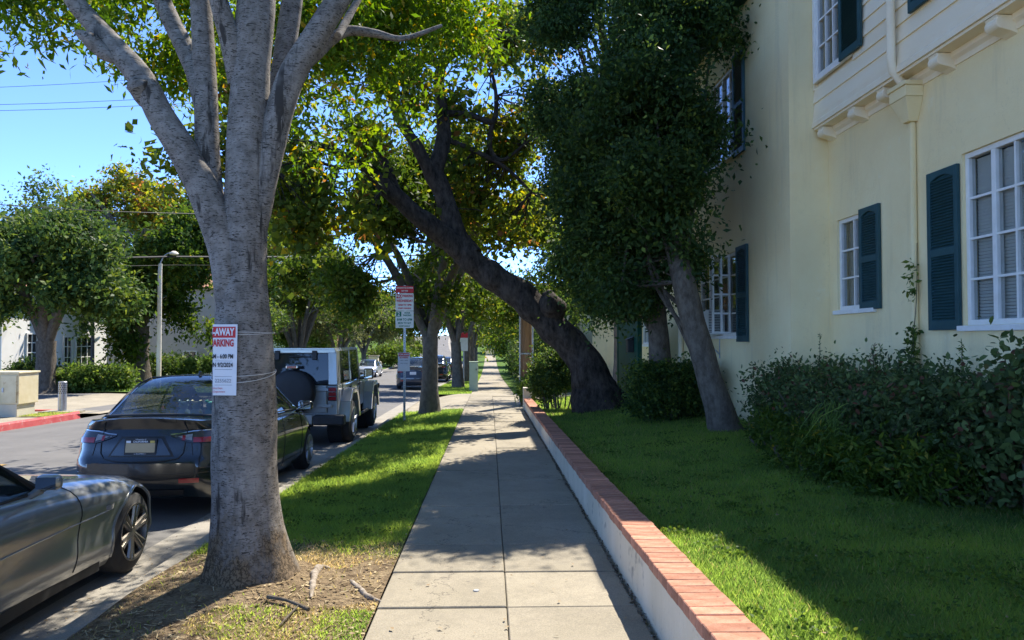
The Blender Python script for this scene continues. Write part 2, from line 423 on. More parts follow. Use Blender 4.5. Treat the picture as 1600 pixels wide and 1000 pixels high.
G = lambda k: [(0.0, (0.012*k, 0.035*k, 0.008*k)), (0.4, (0.035*k, 0.085*k, 0.014*k)), (0.75, (0.075*k, 0.14*k, 0.02*k)), (1.0, (0.15*k, 0.20*k, 0.03*k))]
M['leaf1'] = leafmat('elm leaves', [(0, (0.045, 0.10, 0.012)), (0.5, (0.10, 0.18, 0.018)), (0.9, (0.17, 0.24, 0.024)), (1, (0.36, 0.26, 0.03))], 0.55, 0.4, 1.8)
M['leaf_syc'] = leafmat('sycamore leaves', [(0, (0.05, 0.085, 0.014)), (0.45, (0.11, 0.15, 0.024)), (0.75, (0.18, 0.21, 0.027)), (0.93, (0.42, 0.34, 0.03)), (1, (0.22, 0.11, 0.035))], 0.56, 0.5, 2.0)
M['leaf_ficus'] = leafmat('dark glossy leaves', [(0, (0.026, 0.056, 0.018)), (0.6, (0.058, 0.108, 0.026)), (0.85, (0.11, 0.165, 0.03)), (1, (0.18, 0.23, 0.04))], 0.4, 0.35, 1.5)
M['leaf_street'] = leafmat('street tree leaves', [(0, (0.035, 0.07, 0.012)), (0.5, (0.075, 0.13, 0.018)), (0.9, (0.14, 0.19, 0.026)), (1, (0.30, 0.26, 0.04))], 0.46, 0.45, 1.6)
M['leaf_olive'] = leafmat('pale olive leaves', [(0, (0.07, 0.085, 0.03)), (0.5, (0.13, 0.15, 0.055)), (1, (0.22, 0.23, 0.09))], 0.4, 0.5, 1.4)
M['leaf_hedge'] = leafmat('hedge leaves', [(0, (0.04, 0.065, 0.024)), (0.5, (0.085, 0.135, 0.045)), (0.85, (0.135, 0.19, 0.055)), (0.95, (0.13, 0.085, 0.05)), (1, (0.16, 0.07, 0.045))], 0.3, 0.4, 1.3)
M['leaf_bright'] = leafmat('bright shrub leaves', [(0, (0.05, 0.10, 0.018)), (0.5, (0.10, 0.17, 0.03)), (1, (0.19, 0.24, 0.05))], 0.45, 0.45, 1.5)
M['metal'] = pmat('galvanised steel', (0.35, 0.36, 0.37), (0.45, 0.46, 0.46), 12, 0.45, metal=0.7)
M['dark_metal'] = pmat('dark metal', (0.02, 0.02, 0.022), (0.035, 0.035, 0.037), 8, 0.5)
M['black'] = pmat('black plastic', (0.012, 0.012, 0.013), (0.02, 0.02, 0.02), 8, 0.55)
M['rubber'] = pmat('tyre rubber', (0.016, 0.016, 0.017), (0.03, 0.029, 0.028), 10, 0.85, 0.2, 60)
M['paper'] = pmat('white card', (0.80, 0.80, 0.80), (0.74, 0.74, 0.76), 3, 0.6)
M['red_print'] = pmat('red print', (0.55, 0.03, 0.04))
M['ink'] = pmat('black ink', (0.02, 0.02, 0.025))
M['green_print'] = pmat('green print', (0.01, 0.17, 0.09))
M['sign_white'] = pmat('sign face', (0.74, 0.73, 0.66), (0.68, 0.66, 0.58), 6, 0.5)
M['string'] = pmat('white string', (0.75, 0.74, 0.70))
M['pane'] = glassmat('window pane', (0.90, 0.92, 0.92), 0.96, 0.01)
M['car_glass'] = glassmat('car glass', (0.45, 0.50, 0.50), 0.70, 0.01)
M['dark_glass'] = glassmat('privacy glass', (0.06, 0.07, 0.08), 0.10, 0.02)
M['room'] = pmat('dim room', (0.42, 0.42, 0.40), (0.50, 0.49, 0.46), 2, 0.9)
M['blind'] = pmat('window blind', (0.82, 0.82, 0.79), rough=0.6)
M['chrome'] = pmat('chrome', (0.6, 0.6, 0.6), rough=0.12, metal=1.0)
M['lens_red'] = pmat('red lens', (0.32, 0.012, 0.016), rough=0.15, coat=1.0)
M['lens_clear'] = pmat('clear lens', (0.35, 0.35, 0.36), (0.20, 0.20, 0.21), 14, 0.12, coat=1.0)
M['lens_smoke'] = pmat('smoked lens', (0.035, 0.033, 0.035), rough=0.1, coat=1.0)
M['mirror'] = pmat('mirror glass', (0.7, 0.72, 0.72), rough=0.03, metal=1.0)

# ------------------------------------------------------------------ lie of the land
_zs = np.array([(-80, .02), (0, .005), (4, -.018), (8.8, -.066), (12.6, -.12), (17.5, -.19), (22, -.26), (28, -.39), (34, -.55), (47, -.93), (60, -1.25), (80, -1.4), (100, -1.25), (120, -.8), (140, .6), (165, 2.6), (185, 3.0), (1500, 3.0)])
_zc = np.array([(-80, -.02), (0, -.04), (4.2, -.05), (8.6, -.12), (16.4, -.28), (22, -.36), (28, -.47), (34, -.62), (47, -.98), (60, -1.28), (80, -1.42), (100, -1.27), (120, -.8), (140, .6), (165, 2.6), (185, 3.0), (1500, 3.0)])
_cap = np.array([(-80, .43), (3, .41), (6.9, .295), (12, .20), (18.5, .08), (30, -.1)])
def zs(Y): return float(np.interp(Y, _zs[:, 0], _zs[:, 1]))
def zc(Y): return float(np.interp(Y, _zc[:, 0], _zc[:, 1]))
def zr(Y): return zc(Y) - 0.14
def zcap(Y): return float(np.interp(Y, _cap[:, 0], _cap[:, 1]))
def sstep(a, b, t):
    t = min(1, max(0, (t - a) / (b - a))); return t * t * (3 - 2 * t)
def veer(Y): return -6.0 * sstep(70, 168, Y)
KX, KL, SWL, SWR = -2.40, -10.85, -0.68, 0.895
def zlawn(X, Y):
    a = zcap(Y) - 0.055
    return a + (0.37 - a) * sstep(1.1, 3.9, X) * (1 if Y > 4 else 0.3) + 0.012 * mnoise.noise(Vector((X, Y, 0)) * 1.3)
TREE1 = (-1.63, 5.12)
def zpark(X, Y):
    t = min(1, max(0, (X - KX) / (SWL - KX)))
    z = zc(Y) + (zs(Y) - zc(Y)) * t
    d = math.hypot(X - TREE1[0], Y - TREE1[1])
    return z + 0.10 * math.exp(-(d / 0.62) ** 2) + 0.015 * mnoise.noise(Vector((X, Y, 3)) * 2.2) * min(1, (SWL - X) * 4, (X - KX) * 4)

WORLD = {}
_link0 = link
def link(o, parent=None):
    COL.link(o)
    if parent is not None:
        o.parent = parent
        if parent.name in WORLD: o.matrix_parent_inverse = WORLD[parent.name]
    return o
def wempty(name, loc, label, cat, group=None):
    e = empty(name, loc, 0, label, cat, group)
    WORLD[e.name] = Matrix.Translation(-Vector(loc))
    return e
def sheet(name, x0, x1, ys, zf, mat, nx=1, parent=None, smooth=True):
    f0 = x0 if callable(x0) else (lambda Y: x0); f1 = x1 if callable(x1) else (lambda Y: x1)
    v, f = [], []
    for Y in ys:
        a, b = f0(Y), f1(Y)
        for i in range(nx + 1):
            X = a + (b - a) * i / nx
            v.append((X, Y, zf(X, Y)))
    w = nx + 1
    for j in range(len(ys) - 1):
        for i in range(nx): f.append((j * w + i, j * w + i + 1, (j + 1) * w + i + 1, (j + 1) * w + i))
    return mesh_obj(name, v, f, mat, parent, smooth)
def yr(a, b, step): 
    n = max(1, int(round((b - a) / step))); return [a + (b - a) * i / n for i in range(n + 1)]
YL = yr(-40, 60, 2) + yr(62, 200, 3)
def struct(o): o['kind'] = 'structure'; return o

struct(sheet('ground', -900, 900, [-80, -20, 0, 10, 20, 28, 34, 47, 60, 80, 100, 120, 140, 165, 185, 400, 1200], lambda X, Y: zc(Y) - 0.42, pmat('far ground', (0.06, 0.075, 0.03), (0.10, 0.10, 0.05), 0.2, 0.95)))
struct(sheet('road', lambda Y: KL - 0.02 + veer(Y), lambda Y: KX - 0.10 + veer(Y) * 1.0, YL, lambda X, Y: zr(Y) + 0.10 * (1 - ((X - veer(Y) - (KL + KX) / 2) / 4.3) ** 2), M['asphalt'], 10))
# gutter pan beside the kerb
struct(sheet('gutter', lambda Y: KX - 0.55 + veer(Y), lambda Y: KX - 0.09 + veer(Y), yr(-10, 60, 1) + yr(62, 170, 3), lambda X, Y: zr(Y) + 0.028 + 0.006 * mnoise.noise(Vector((X * 3, Y * 1.1, 0))), M['kerb'], 2))
for dx in (-0.11,):
    struct(sheet('lane_marking', lambda Y: -6.95 + dx - 0.05 + veer(Y), lambda Y: -6.95 + dx + 0.05 + veer(Y), yr(-10, 11, 1), lambda X, Y: zr(Y) + 0.108, M['yellow_line']))

def kerb(name, xf, ys, mat, side=1, width=0.15):
    """side=1: the roadway lies towards -x"""
    v, f = [], []
    for Y in ys:
        x, t, b = xf(Y), zc(Y), zr(Y) - 0.06
        jit = 0.004 * mnoise.noise(Vector((0, Y * 1.7, 5)))
        prof = [(0.0 - 0.02, b), (-0.0 + jit, t - 0.03), (0.03, t + jit), (width, t + 0.002), (width, b)]
        v += [(x + side * (px - 0.09), Y, z) for px, z in prof]
    n = 5
    for j in range(len(ys) - 1):
        for i in range(n - 1): f.append((j * n + i, j * n + i + 1, (j + 1) * n + i + 1, (j + 1) * n + i))
    f += [tuple(range(n)), tuple((len(ys) - 1) * n + i for i in range(n))]
    o = mesh_obj(name, v, f, mat, None, False)
    return struct(o)
# near kerb in cast lengths with open joints
kk = -6.0
while kk < 19.3:
    kerb('kerb', lambda Y: KX, [kk, kk + 0.8, kk + 1.6, kk + 2.4, kk + 3.025], M['kerb'])
    kk += 3.04
kerb('kerb', lambda Y: KX + 0.10 * sstep(26.9, 27.6, Y) , yr(27.4, 29.2, 0.6), M['red'])
kerb('kerb', lambda Y: KX + veer(Y), yr(29.22, 60, 2) + yr(62, 165, 3), M['kerb'])
kerb('kerb', lambda Y: KL + veer(Y), yr(30.5, 60, 2) + yr(62, 165, 3), M['kerb'], -1)

# parkway strip between kerb and sidewalk
struct(sheet('parkway_turf', KX + 0.055, SWL - 0.01, yr(2.0, 19.7, 0.12), lambda X, Y: zpark(X, Y) - 0.012, None, 16))
def parkway_material():
    m, nt, N, L, B = newmat('parkway earth and turf')
    B.inputs['Roughness'].default_value = 0.95; B.inputs['Specular IOR Level'].default_value = 0.15
    g = N.new('ShaderNodeNewGeometry')
    n1 = noise_node(N, L, 7, 6, 0.7, g.outputs['Position']); r1 = ramp(N, [(0.30, (0.10, 0.068, 0.040)), (0.43, (0.25, 0.178, 0.105)), (0.58, (0.38, 0.28, 0.165)), (0.74, (0.48, 0.375, 0.225))]); L.new(n1.outputs[0], r1.inputs[0])
    sx = N.new('ShaderNodeSeparateXYZ'); L.new(g.outputs['Position'], sx.inputs[0])
    n2 = noise_node(N, L, 1.6, 4, 0.6, g.outputs['Position'])
    ad = N.new('ShaderNodeMath'); ad.operation = 'MULTIPLY_ADD'; ad.inputs[1].default_value = 1.6
    L.new(n2.outputs[0], ad.inputs[0]); L.new(sx.outputs[1], ad.inputs[2])
    mr = N.new('ShaderNodeMapRange'); mr.inputs['From Min'].default_value, mr.inputs['From Max'].default_value = 6.35, 6.75
    L.new(ad.outputs[0], mr.inputs['Value'])
    col = mixc(N, L, mr.outputs[0], r1.outputs[0], (0.10, 0.16, 0.045))
    L.new(col, B.inputs['Base Color'])
    n3 = noise_node(N, L, 38, 5, 0.7, g.outputs['Position'])
    bump(N, L, B, n3.outputs[0], 1.0, 0.05)
    return m
bpy.data.objects['parkway_turf'].data.materials.append(parkway_material())
struct(sheet('parkway_turf', lambda Y: KX + 0.06 + veer(Y), SWL, yr(27.6, 60, 1.5) + yr(62, 165, 3), lambda X, Y: zc(Y) + (zs(Y) - zc(Y)) * 0.5 + 0.01, M['turf'], 3))

# sidewalk: poured slabs, each its own piece
SW = struct(sheet('sidewalk', SWL + 0.004, SWR - 0.004, yr(-6, 26, 1), lambda X, Y: zs(Y) - 0.022, M['joint']))
slab_me = None
y0 = -1.23
k = 0
while y0 < 26:
    for a, b in ((SWL, 0.104), (0.110, SWR)):
        m = MB()
        g = 0.005
        y1 = y0 + 0.72
        dz = R.uniform(-0.005, 0.005); tl = R.uniform(-0.005, 0.005)
        v = []
        for zz, ins in ((-0.08, 0), (-0.006, 0), (0.0, 0.006)):
            for x, y in ((a + ins, y0 + g + ins), (b - ins, y0 + g + ins), (b - ins, y1 - g - ins), (a + ins, y1 - g - ins)):
                v.append((x, y, zs(y) + zz + dz + tl * (1 if y > y0 + 0.3 else -1)))
        f = [(3, 2, 1, 0), (8, 9, 10, 11)] + [(j * 4 + i, j * 4 + (i + 1) % 4, (j + 1) * 4 + (i + 1) % 4, (j + 1) * 4 + i) for j in range(2) for i in range(4)]
        o = m.add(v, f).build('slab', M['concrete'], SW)
        k += 1
    y0 += 0.72
struct(sheet('sidewalk_beyond', SWL, SWR, yr(y0, 60, 1) + yr(62, 122, 3), lambda X, Y: zs(Y) - 0.004, M['concrete'], 1))
# driveway crossing
struct(sheet('driveway', KX - 0.12, SWL - 0.004, yr(19.72, 27.5, 0.5), lambda X, Y: (zr(Y) + 0.012) + (zs(Y) - zr(Y) - 0.014) * sstep(0, 1, (X - KX + 0.1) / 1.5), M['concrete'], 8))
struct(sheet('driveway_apron', SWR + 0.004, 14, yr(19.75, 27.4, 0.6), lambda X, Y: zs(Y) - 0.002 + 0.02 * (X - SWR), M['concrete'], 8))
struct(sheet('right_verge', SWR + 0.01, 30, yr(27.45, 60, 1.5) + yr(62, 165, 3), lambda X, Y: zs(Y) + 0.005 + 0.04 * min(3, X - SWR), M['turf'], 6))

# front lawn behind the garden wall
struct(sheet('front_lawn', 1.10, 4.45, yr(-3.0, 19.7, 0.25), lambda X, Y: zlawn(X, Y) - 0.01, M['turf'], 12))

# left-hand side of the street
struct(sheet('left_verge', -70, KL - 0.03, yr(-20, 21.0, 2), lambda X, Y: zc(Y) - 0.015, M['concrete'], 3))
struct(sheet('verge_grass', -11.9, KL - 0.14, yr(18.9, 20.4, 0.3), lambda X, Y: zc(Y) + 0.006, pmat('dry verge grass', (0.16, 0.17, 0.05), (0.34, 0.25, 0.12), 3, 0.95, 0.8, 40), 2))
struct(sheet('side_alley', -70, KL - 0.02, yr(21.0, 29.8, 0.8), lambda X, Y: zr(Y) + 0.04 + 0.12 * sstep(KL, KL - 4, X) , M['asphalt'], 14))
struct(sheet('alley_apron', -15.2, KL - 0.0, yr(20.9, 29.4, 0.7), lambda X, Y: zr(Y) + 0.046 + 0.12 * sstep(KL, KL - 4, X), M['concrete'], 8))
struct(sheet('left_lawn', -70, lambda Y: KL - 0.05 + veer(Y), yr(29.8, 60, 2) + yr(62, 165, 3), lambda X, Y: zc(Y) + 0.03 + 0.012 * min(10, KL - X + veer(Y)), M['turf'], 10))
struct(sheet('left_sidewalk', lambda Y: -14.2 + veer(Y), lambda Y: -12.9 + veer(Y), yr(30.2, 60, 2) + yr(62, 165, 3), lambda X, Y: zc(Y) + 0.085, M['concrete'], 1))
# red painted kerb bending into the alley
pts = [(KL, y) for y in yr(-6, 19.6, 3.2)] + [(KL - 1.3 * (1 - math.cos(a)), 19.6 + 1.3 * math.sin(a)) for a in [0.35, 0.7, 1.05, 1.35, 1.57]] + [(-13.4, 20.95)]
for i in range(len(pts) - 1):
    (xa, ya), (xb, yb) = pts[i], pts[i + 1]
    d = Vector((xb - xa, yb - ya, 0)); n = Vector((-d.y, d.x, 0)).normalized()
    v = []
    for (x, y) in ((xa, ya), (xb, yb)):
        for off, z in ((-0.02, zr(y) - 0.05), (0.0, zc(y) + 0.0), (0.02, zc(y) + 0.03), (0.15, zc(y) + 0.03), (0.15, zr(y) - 0.05)):
            v.append((x + n.x * off, y + n.y * off, z))
    if i < 8:
        struct(mesh_obj('red_kerb', v, [(j, j + 1, j + 6, j + 5) for j in range(4)] + [(0, 1, 2, 3, 4), (5, 6, 7, 8, 9)], M['red']))
    else:
        struct(mesh_obj('red_kerb', v, [(j, j + 1, j + 6, j + 5) for j in range(4)] + [(0, 1, 2, 3, 4), (5, 6, 7, 8, 9)], M['red']))

# ------------------------------------------------------------------ garden wall with brick cap
GW = wempty('garden_wall', (1.0, 10, -0.1), 'low white stucco garden wall capped with red bricks along the sidewalk', 'wall')
v, f = [], []
ysw = yr(-2.0, 19.6, 0.2)
for Y in ysw:
    w = 0.004 * mnoise.noise(Vector((1, Y * 2.5, 0)))
    zt, zb = zcap(Y) - 0.058, zs(Y) - 0.15
    v += [(0.925 + w, Y, zb), (0.925 + w * 0.5, Y, zt), (1.085, Y, zt), (1.085, Y, zb)]
for j in range(len(ysw) - 1):
    for i in range(4): f.append((j * 4 + i, j * 4 + (i + 1) % 4, (j + 1) * 4 + (i + 1) % 4, (j + 1) * 4 + i))
f += [(0, 1, 2, 3), tuple((len(ysw) - 1) * 4 + i for i in range(4))]
mesh_obj('wall_face', v, f, M['stucco2'], GW)
v, f = [], []
for Y in ysw:
    zt = zcap(Y)
    v += [(0.912, Y, zt - 0.062), (0.912, Y, zt - 0.006), (1.105, Y, zt - 0.006), (1.105, Y, zt - 0.062)]
for j in range(len(ysw) - 1):
    for i in range(4): f.append((j * 4 + i, j * 4 + (i + 1) % 4, (j + 1) * 4 + (i + 1) % 4, (j + 1) * 4 + i))
mesh_obj('mortar_bed', v, f, M['mortar'], GW)
brk = MB().box(-0.11, 0.11, -0.0505, 0.0505, -0.062, 0.0)
b0 = brk.build('brick', M['brick'], None, bevel=0.004, seg=1)
dg = bpy.context.evaluated_depsgraph_get()
bme = bpy.data.meshes.new_from_object(b0.evaluated_get(dg)); bpy.data.objects.remove(b0)
Y = -1.9
while Y < 19.55:
    o = bpy.data.objects.new('brick', bme)
    o.location = (1.010 + R.uniform(-0.004, 0.004), Y, zcap(Y) + R.uniform(-0.002, 0.003))
    sl_ = (zcap(Y + 0.1) - zcap(Y - 0.1)) / 0.2
    o.rotation_euler = (math.atan(sl_), R.uniform(-0.01, 0.01), R.uniform(-0.012, 0.012))
    link(o, GW)
    Y += 0.1055
# pier at the far end
MB().box(0.90, 1.13, 19.62, 19.9, zs(19.7) - 0.1, zcap(19.7) + 0.28).build('pier', M['stucco2'], GW, bevel=0.01)
# crumbling mortar line and litter at the wall's foot
rng = np.random.default_rng(5)
n = 2600
Yc = rng.uniform(1.5, 19, n); Xc = SWR + 0.006 + rng.random(n) ** 2 * 0.03 - 0.012
sz = rng.uniform(0.004, 0.014, n)
Pm = np.stack([Xc, Yc, np.interp(Yc, _zs[:, 0], _zs[:, 1]) + sz * 0.3], 1)
V = np.repeat(Pm, 4, 0) + rng.normal(0, 1, (n * 4, 3)) * np.repeat(sz, 4)[:, None] * np.array([0.8, 1, 0.5])
struct_l = np_mesh('joint_litter', V, 4, pmat('grit and dead leaves', (0.10, 0.075, 0.05), (0.32, 0.27, 0.2), 25, 0.95))
tag(struct_l, 'grit and dry leaf litter along the foot of the garden wall', 'litter', kind='stuff')

# ------------------------------------------------------------------ the cream house on the right
XA, XC, XU, YB = 3.90, 4.41, 4.24, 9.405
HS = wempty('apartment_house', (XC, YB, 0.3), 'cream stucco house with teal shutters beside the front lawn', 'house')
def wall_x(name, X, y0, y1, z0, z1, holes, mat, parent, reveal=0.14):
    """wall facing -x with window openings (y0,y1,z0,z1)"""
    ys = sorted({y0, y1, *[h[0] for h in holes], *[h[1] for h in holes]}); zz = sorted({z0, z1, *[h[2] for h in holes], *[h[3] for h in holes]})
    mb = MB()
    for a, b in zip(ys, ys[1:]):
        for c, d in zip(zz, zz[1:]):
            if any(h[0] - 1e-6 <= a and b <= h[1] + 1e-6 and h[2] - 1e-6 <= c and d <= h[3] + 1e-6 for h in holes): continue
            mb.add([(X, a, c), (X, b, c), (X, b, d), (X, a, d)], [(0, 3, 2, 1)])
    for a, b, c, d in holes:
        r = X + reveal
        mb.add([(X, a, c), (X, b, c), (X, b, d), (X, a, d), (r, a, c), (r, b, c), (r, b, d), (r, a, d)], [(0, 1, 5, 4), (1, 2, 6, 5), (2, 3, 7, 6), (3, 0, 4, 7)])
    return mb.build(name, mat, parent, recalc=False)
def window(X, y0, y1, z0, z1, colw, rows, parent=HS, sill=True, blind=False, rec=0.05, curtain=None):
    """colw: list of relative column widths; None = a thick post"""
    fr = MB()
    b = 0.05
    xo, xi = X + rec - 0.02, X + rec + 0.05
    fr.box(xo, xi, y0, y1, z1 - b, z1); fr.box(xo, xi, y0, y1, z0, z0 + b)
    fr.box(xo + 0.001, xi, y0, y0 + b, z0 + b, z1 - b); fr.box(xo + 0.001, xi, y1 - b, y1, z0 + b, z1 - b)
    w = fr.build('window', M['white'], parent, bevel=0.004, seg=1)
    if sill: MB().box(X - 0.045, X + rec, y0 - 0.05, y1 + 0.05, z0 - 0.055, z0 - 0.003).build('sill', M['white'], w, bevel=0.006)
    post = 0.055
    npost = sum(1 for c in colw if c is None); tot = sum(c for c in colw if c)
    unit = (y1 - y0 - 2 * b - npost * post) / tot
    xm0, xm1 = xo + 0.012, xi - 0.012
    y = y1 - b                                  # columns run from the far end towards the camera
    edges = []
    for i, c in enumerate(colw):
        if c is None:
            MB().box(xo + 0.002, xi, y - post, y, z0 + b, z1 - b).build('post', M['white'], w, bevel=0.003, seg=1); y -= post
            continue
        ya, yb = y - c * unit, y
        hz = (z1 - z0 - 2 * b) / rows
        for r_ in range(rows):
            MB().box(xi - 0.034, xi - 0.030, ya, yb, z0 + b + r_ * hz, z0 + b + (r_ + 1) * hz).build('pane', M['pane'], w)
        for r_ in range(1, rows):
            zz = z0 + b + r_ * hz; MB().box(xm0, xm1, ya, yb, zz - 0.011, zz + 0.011).build('muntin', M['white'], w)
        if i + 1 < len(colw) and colw[i + 1] is not None: MB().box(xm0 - 0.002, xm1, ya - 0.011, ya + 0.011, z0 + b, z1 - b).build('muntin', M['white'], w)
        y = ya
    mb = MB()
    mb.add([(X + 0.10, y0 - .3, z0 - .3), (X + 1.2, y0 - .3, z0 - .3), (X + 1.2, y1 + .3, z0 - .3), (X + 0.10, y1 + .3, z0 - .3),
            (X + 0.10, y0 - .3, z1 + .3), (X + 1.2, y0 - .3, z1 + .3), (X + 1.2, y1 + .3, z1 + .3), (X + 0.10, y1 + .3, z1 + .3)],
           [(0, 1, 2, 3), (4, 5, 6, 7), (1, 2, 6, 5), (0, 1, 5, 4), (3, 2, 6, 7)])
    mb.build('room', M['room'], w, recalc=False)
    if blind:
        mb = MB(); z = z0 + 0.06
        rot = Matrix.Rotation(1.05, 3, 'Y')
        while z < z1 - 0.05:
            mb.obox((X + 0.122, (y0 + y1) / 2, z), (0.028, y1 - y0 - 0.08, 0.0015), rot); z += 0.030
        tag(mb.build('blind', M['blind'], w), kind='stuff')
    if curtain:
        mb = MB().grid(lambda u, t: (X + 0.16 + 0.02 * math.sin(u * 60), y0 + (y1 - y0) * u, z0 + (z1 - z0) * t), 90, 1)
        mb.build('curtain', curtain, w, smooth=True)
    return w
def shutter(X, y0, y1, z0, z1, parent=HS, tilt=0.0):
    fr = MB(); b = 0.055
    xo, xi = X - 0.042, X - 0.006
    zm = z0 + (z1 - z0) * 0.46
    fr.box(xo, xi, y0, y0 + b, z0, z1); fr.box(xo, xi, y1 - b, y1, z0, z1)
    fr.box(xo + 0.001, xi, y0 + b, y1 - b, z0, z0 + 0.09); fr.box(xo + 0.001, xi, y0 + b, y1 - b, zm, zm + 0.075)
    # arched top rail
    n = 10
    pl = [(y0 + b, z1), (y1 - b, z1)] + [(y1 - b - (y1 - y0 - 2 * b) * i / n, z1 - 0.10 + 0.045 * math.sin(math.pi * i / n)) for i in range(n + 1)]
    fr.prism([(p[0], p[1]) for p in pl], xo + 0.001, xi, 'x')
    s = fr.build('shutter', M['shutter'], parent, bevel=0.003, seg=1)
    lv = MB(); rot = Matrix.Rotation(-0.75, 3, 'Y')
    for a, c in ((z0 + 0.10, zm - 0.005), (zm + 0.085, z1 - 0.075)):
        z = a
        while z < c:
            lv.obox((X - 0.022, (y0 + y1) / 2, z), (0.034, y1 - y0 - 2 * b + 0.01, 0.007), rot); z += 0.029
    lv.box(X - 0.009, X - 0.005, y0 + b, y1 - b, z0 + 0.08, z1 - 0.05)
    tag(lv.build('louvers', M['shutter'], s), kind='stuff')
    return s
def Yc_(px, X): return atX(px, 400, X).y
# --- ground-floor wall nearest the camera
big = (4.90, Yc_(1505, XC), 1.74, 3.34)
small = (8.30, Yc_(1308, XC), 1.98, 3.12)
wall_x('wall', XC, -4.0, YB + 0.02, -0.1, 4.46, [big, small], M['stucco'], HS)
window(XC, *big, [1.3, None, 1, 1, None, 1, 1, None, 1.3], 4, blind=True)
shutter(XC, Yc_(1503, XC), Yc_(1455, XC), 1.70, 3.26)
window(XC, *small, [1, 1, 0.6], 3, curtain=pmat('net curtain', (0.33, 0.33, 0.30), (0.22, 0.22, 0.2), 3, 0.9, stretch=(1, 8, 0.1)))
shutter(XC, Yc_(1378, XC), Yc_(1347, XC), 1.96, 3.15)
# --- jettied upper storey in lap boards
up1 = (8.42, Yc_(1281, XU), 4.98, 6.45)
up2 = (5.05, 6.62, 4.98, 6.45)
bz = 4.50; pitch = 0.178; nb = 13
for i in range(nb):
    z0_, z1_ = bz + i * pitch, bz + (i + 1) * pitch
    spans = [(-4.0, YB - 0.004)]
    for (ha, hb, hc, hd) in (up1, up2):
        if z1_ > hc - 0.10 and z0_ < hd + 0.06:
            ns = []
            for a, b in spans:
                if min(b, ha - 0.07) > a: ns.append((a, min(b, ha - 0.07)))
                if max(a, hb + 0.07) < b: ns.append((max(a, hb + 0.07), b))
            spans = ns
    for a, b in spans:
        MB().prism([(XU - 0.026, z0_), (XU - 0.006, z1_ + 0.012), (XU + 0.03, z1_ + 0.012), (XU + 0.03, z0_)], a, b, 'y').build('siding_board', M['siding'], HS)
wall_x('wall', XU + 0.032, -4.0, YB, 4.46, 6.95, [up1, up2], M['siding'], HS)
for hh in (up1, up2):
    w = window(XU, *hh, [1, 1, 1, 1], 4, rec=0.0)
    mb = MB(); (a, b, c, d) = hh
    mb.box(XU - 0.035, XU + 0.02, a - 0.07, a, c - 0.01, d + 0.07); mb.box(XU - 0.035, XU + 0.02, b, b + 0.07, c - 0.01, d + 0.07); mb.box(XU - 0.036, XU + 0.02, a, b, d, d + 0.07)
    mb.build('casing', M['white'], w, bevel=0.003, seg=1)
shutter(XU - 0.03, Yc_(1357, XU), Yc_(1323, XU), 4.93, 6.5)
shutter(XU - 0.03, 6.69, 7.14, 4.86, 6.5)
# moulded bottom beam, soffit and corbels
MB().prism([(XU - 0.045, 4.36), (XU - 0.045, 4.42), (XU - 0.030, 4.44), (XU - 0.030, 4.498), (XU + 0.03, 4.498), (XU + 0.03, 4.36)], -4.0, YB - 0.003, 'y').build('beam', M['trim'], HS)
MB().box(XU - 0.02, XC + 0.05, -4.0, YB - 0.006, 4.33, 4.358).build('soffit', M['trim'], HS)
MB().prism([(XC - 0.045, 4.33), (XC - 0.045, 4.28), (XC - 0.015, 4.25), (XC - 0.012, 4.20), (XC + 0.02, 4.20), (XC + 0.02, 4.33)], -4.0, YB - 0.008, 'y').build('moulding', M['trim'], HS)
for px, py in ((1292, 200), (1341, 165), (1388, 126), (1473, 72), (1567, 12)):
    yy = Yc_(px, XU + 0.06)
    prof = [(XC + 0.01, 4.325), (XU - 0.015, 4.325)] + [(XU + 0.04 + 0.055 * math.cos(a), 4.265 + 0.055 * math.sin(a)) for a in np.linspace(2.4, 4.71, 7)] + [(XC - 0.05, 4.19), (XC + 0.01, 4.16)]
    MB().prism(prof, yy - 0.075, yy + 0.075, 'y').build('corbel', M['trim'], HS, bevel=0.006)
# rain head and downspouts
yh = Yc_(1418, XC - 0.1)
mb = MB()
mb.box(XC - 0.20, XC + 0.0, yh - 0.17, yh + 0.17, 4.205, 4.25)
def frus(a0, b0, x0, z0, a1, b1, x1, z1):
    mb.add([(x0, a0, z0), (XC, a0, z0), (XC, b0, z0), (x0, b0, z0), (x1, a1, z1), (XC, a1, z1), (XC, b1, z1), (x1, b1, z1)], [(0, 3, 2, 1), (4, 5, 6, 7), (0, 1, 5, 4), (1, 2, 6, 5), (2, 3, 7, 6), (3, 0, 4, 7)])
frus(yh - 0.155, yh + 0.155, XC - 0.185, 4.09, yh - 0.155, yh + 0.155, XC - 0.185, 4.204)
frus(yh - 0.055, yh + 0.055, XC - 0.10, 3.86, yh - 0.150, yh + 0.150, XC - 0.180, 4.088)
mb.build('rain_head', M['stucco'], HS, bevel=0.006)
MB().box(XC - 0.065, XC - 0.004, yh - 0.034, yh + 0.034, 0.3, 3.862).build('downspout', M['stucco'], HS, bevel=0.02)
MB().tube([(Vector((XU - 0.085, yh - 0.02, 6.9)), 0.043), (Vector((XU - 0.085, yh - 0.02, 4.52)), 0.043), (Vector((XU - 0.06, yh, 4.40)), 0.043), (Vector((XC - 0.11, yh, 4.245)), 0.043)], 12).build('downspout', M['trim'], HS, smooth=True)
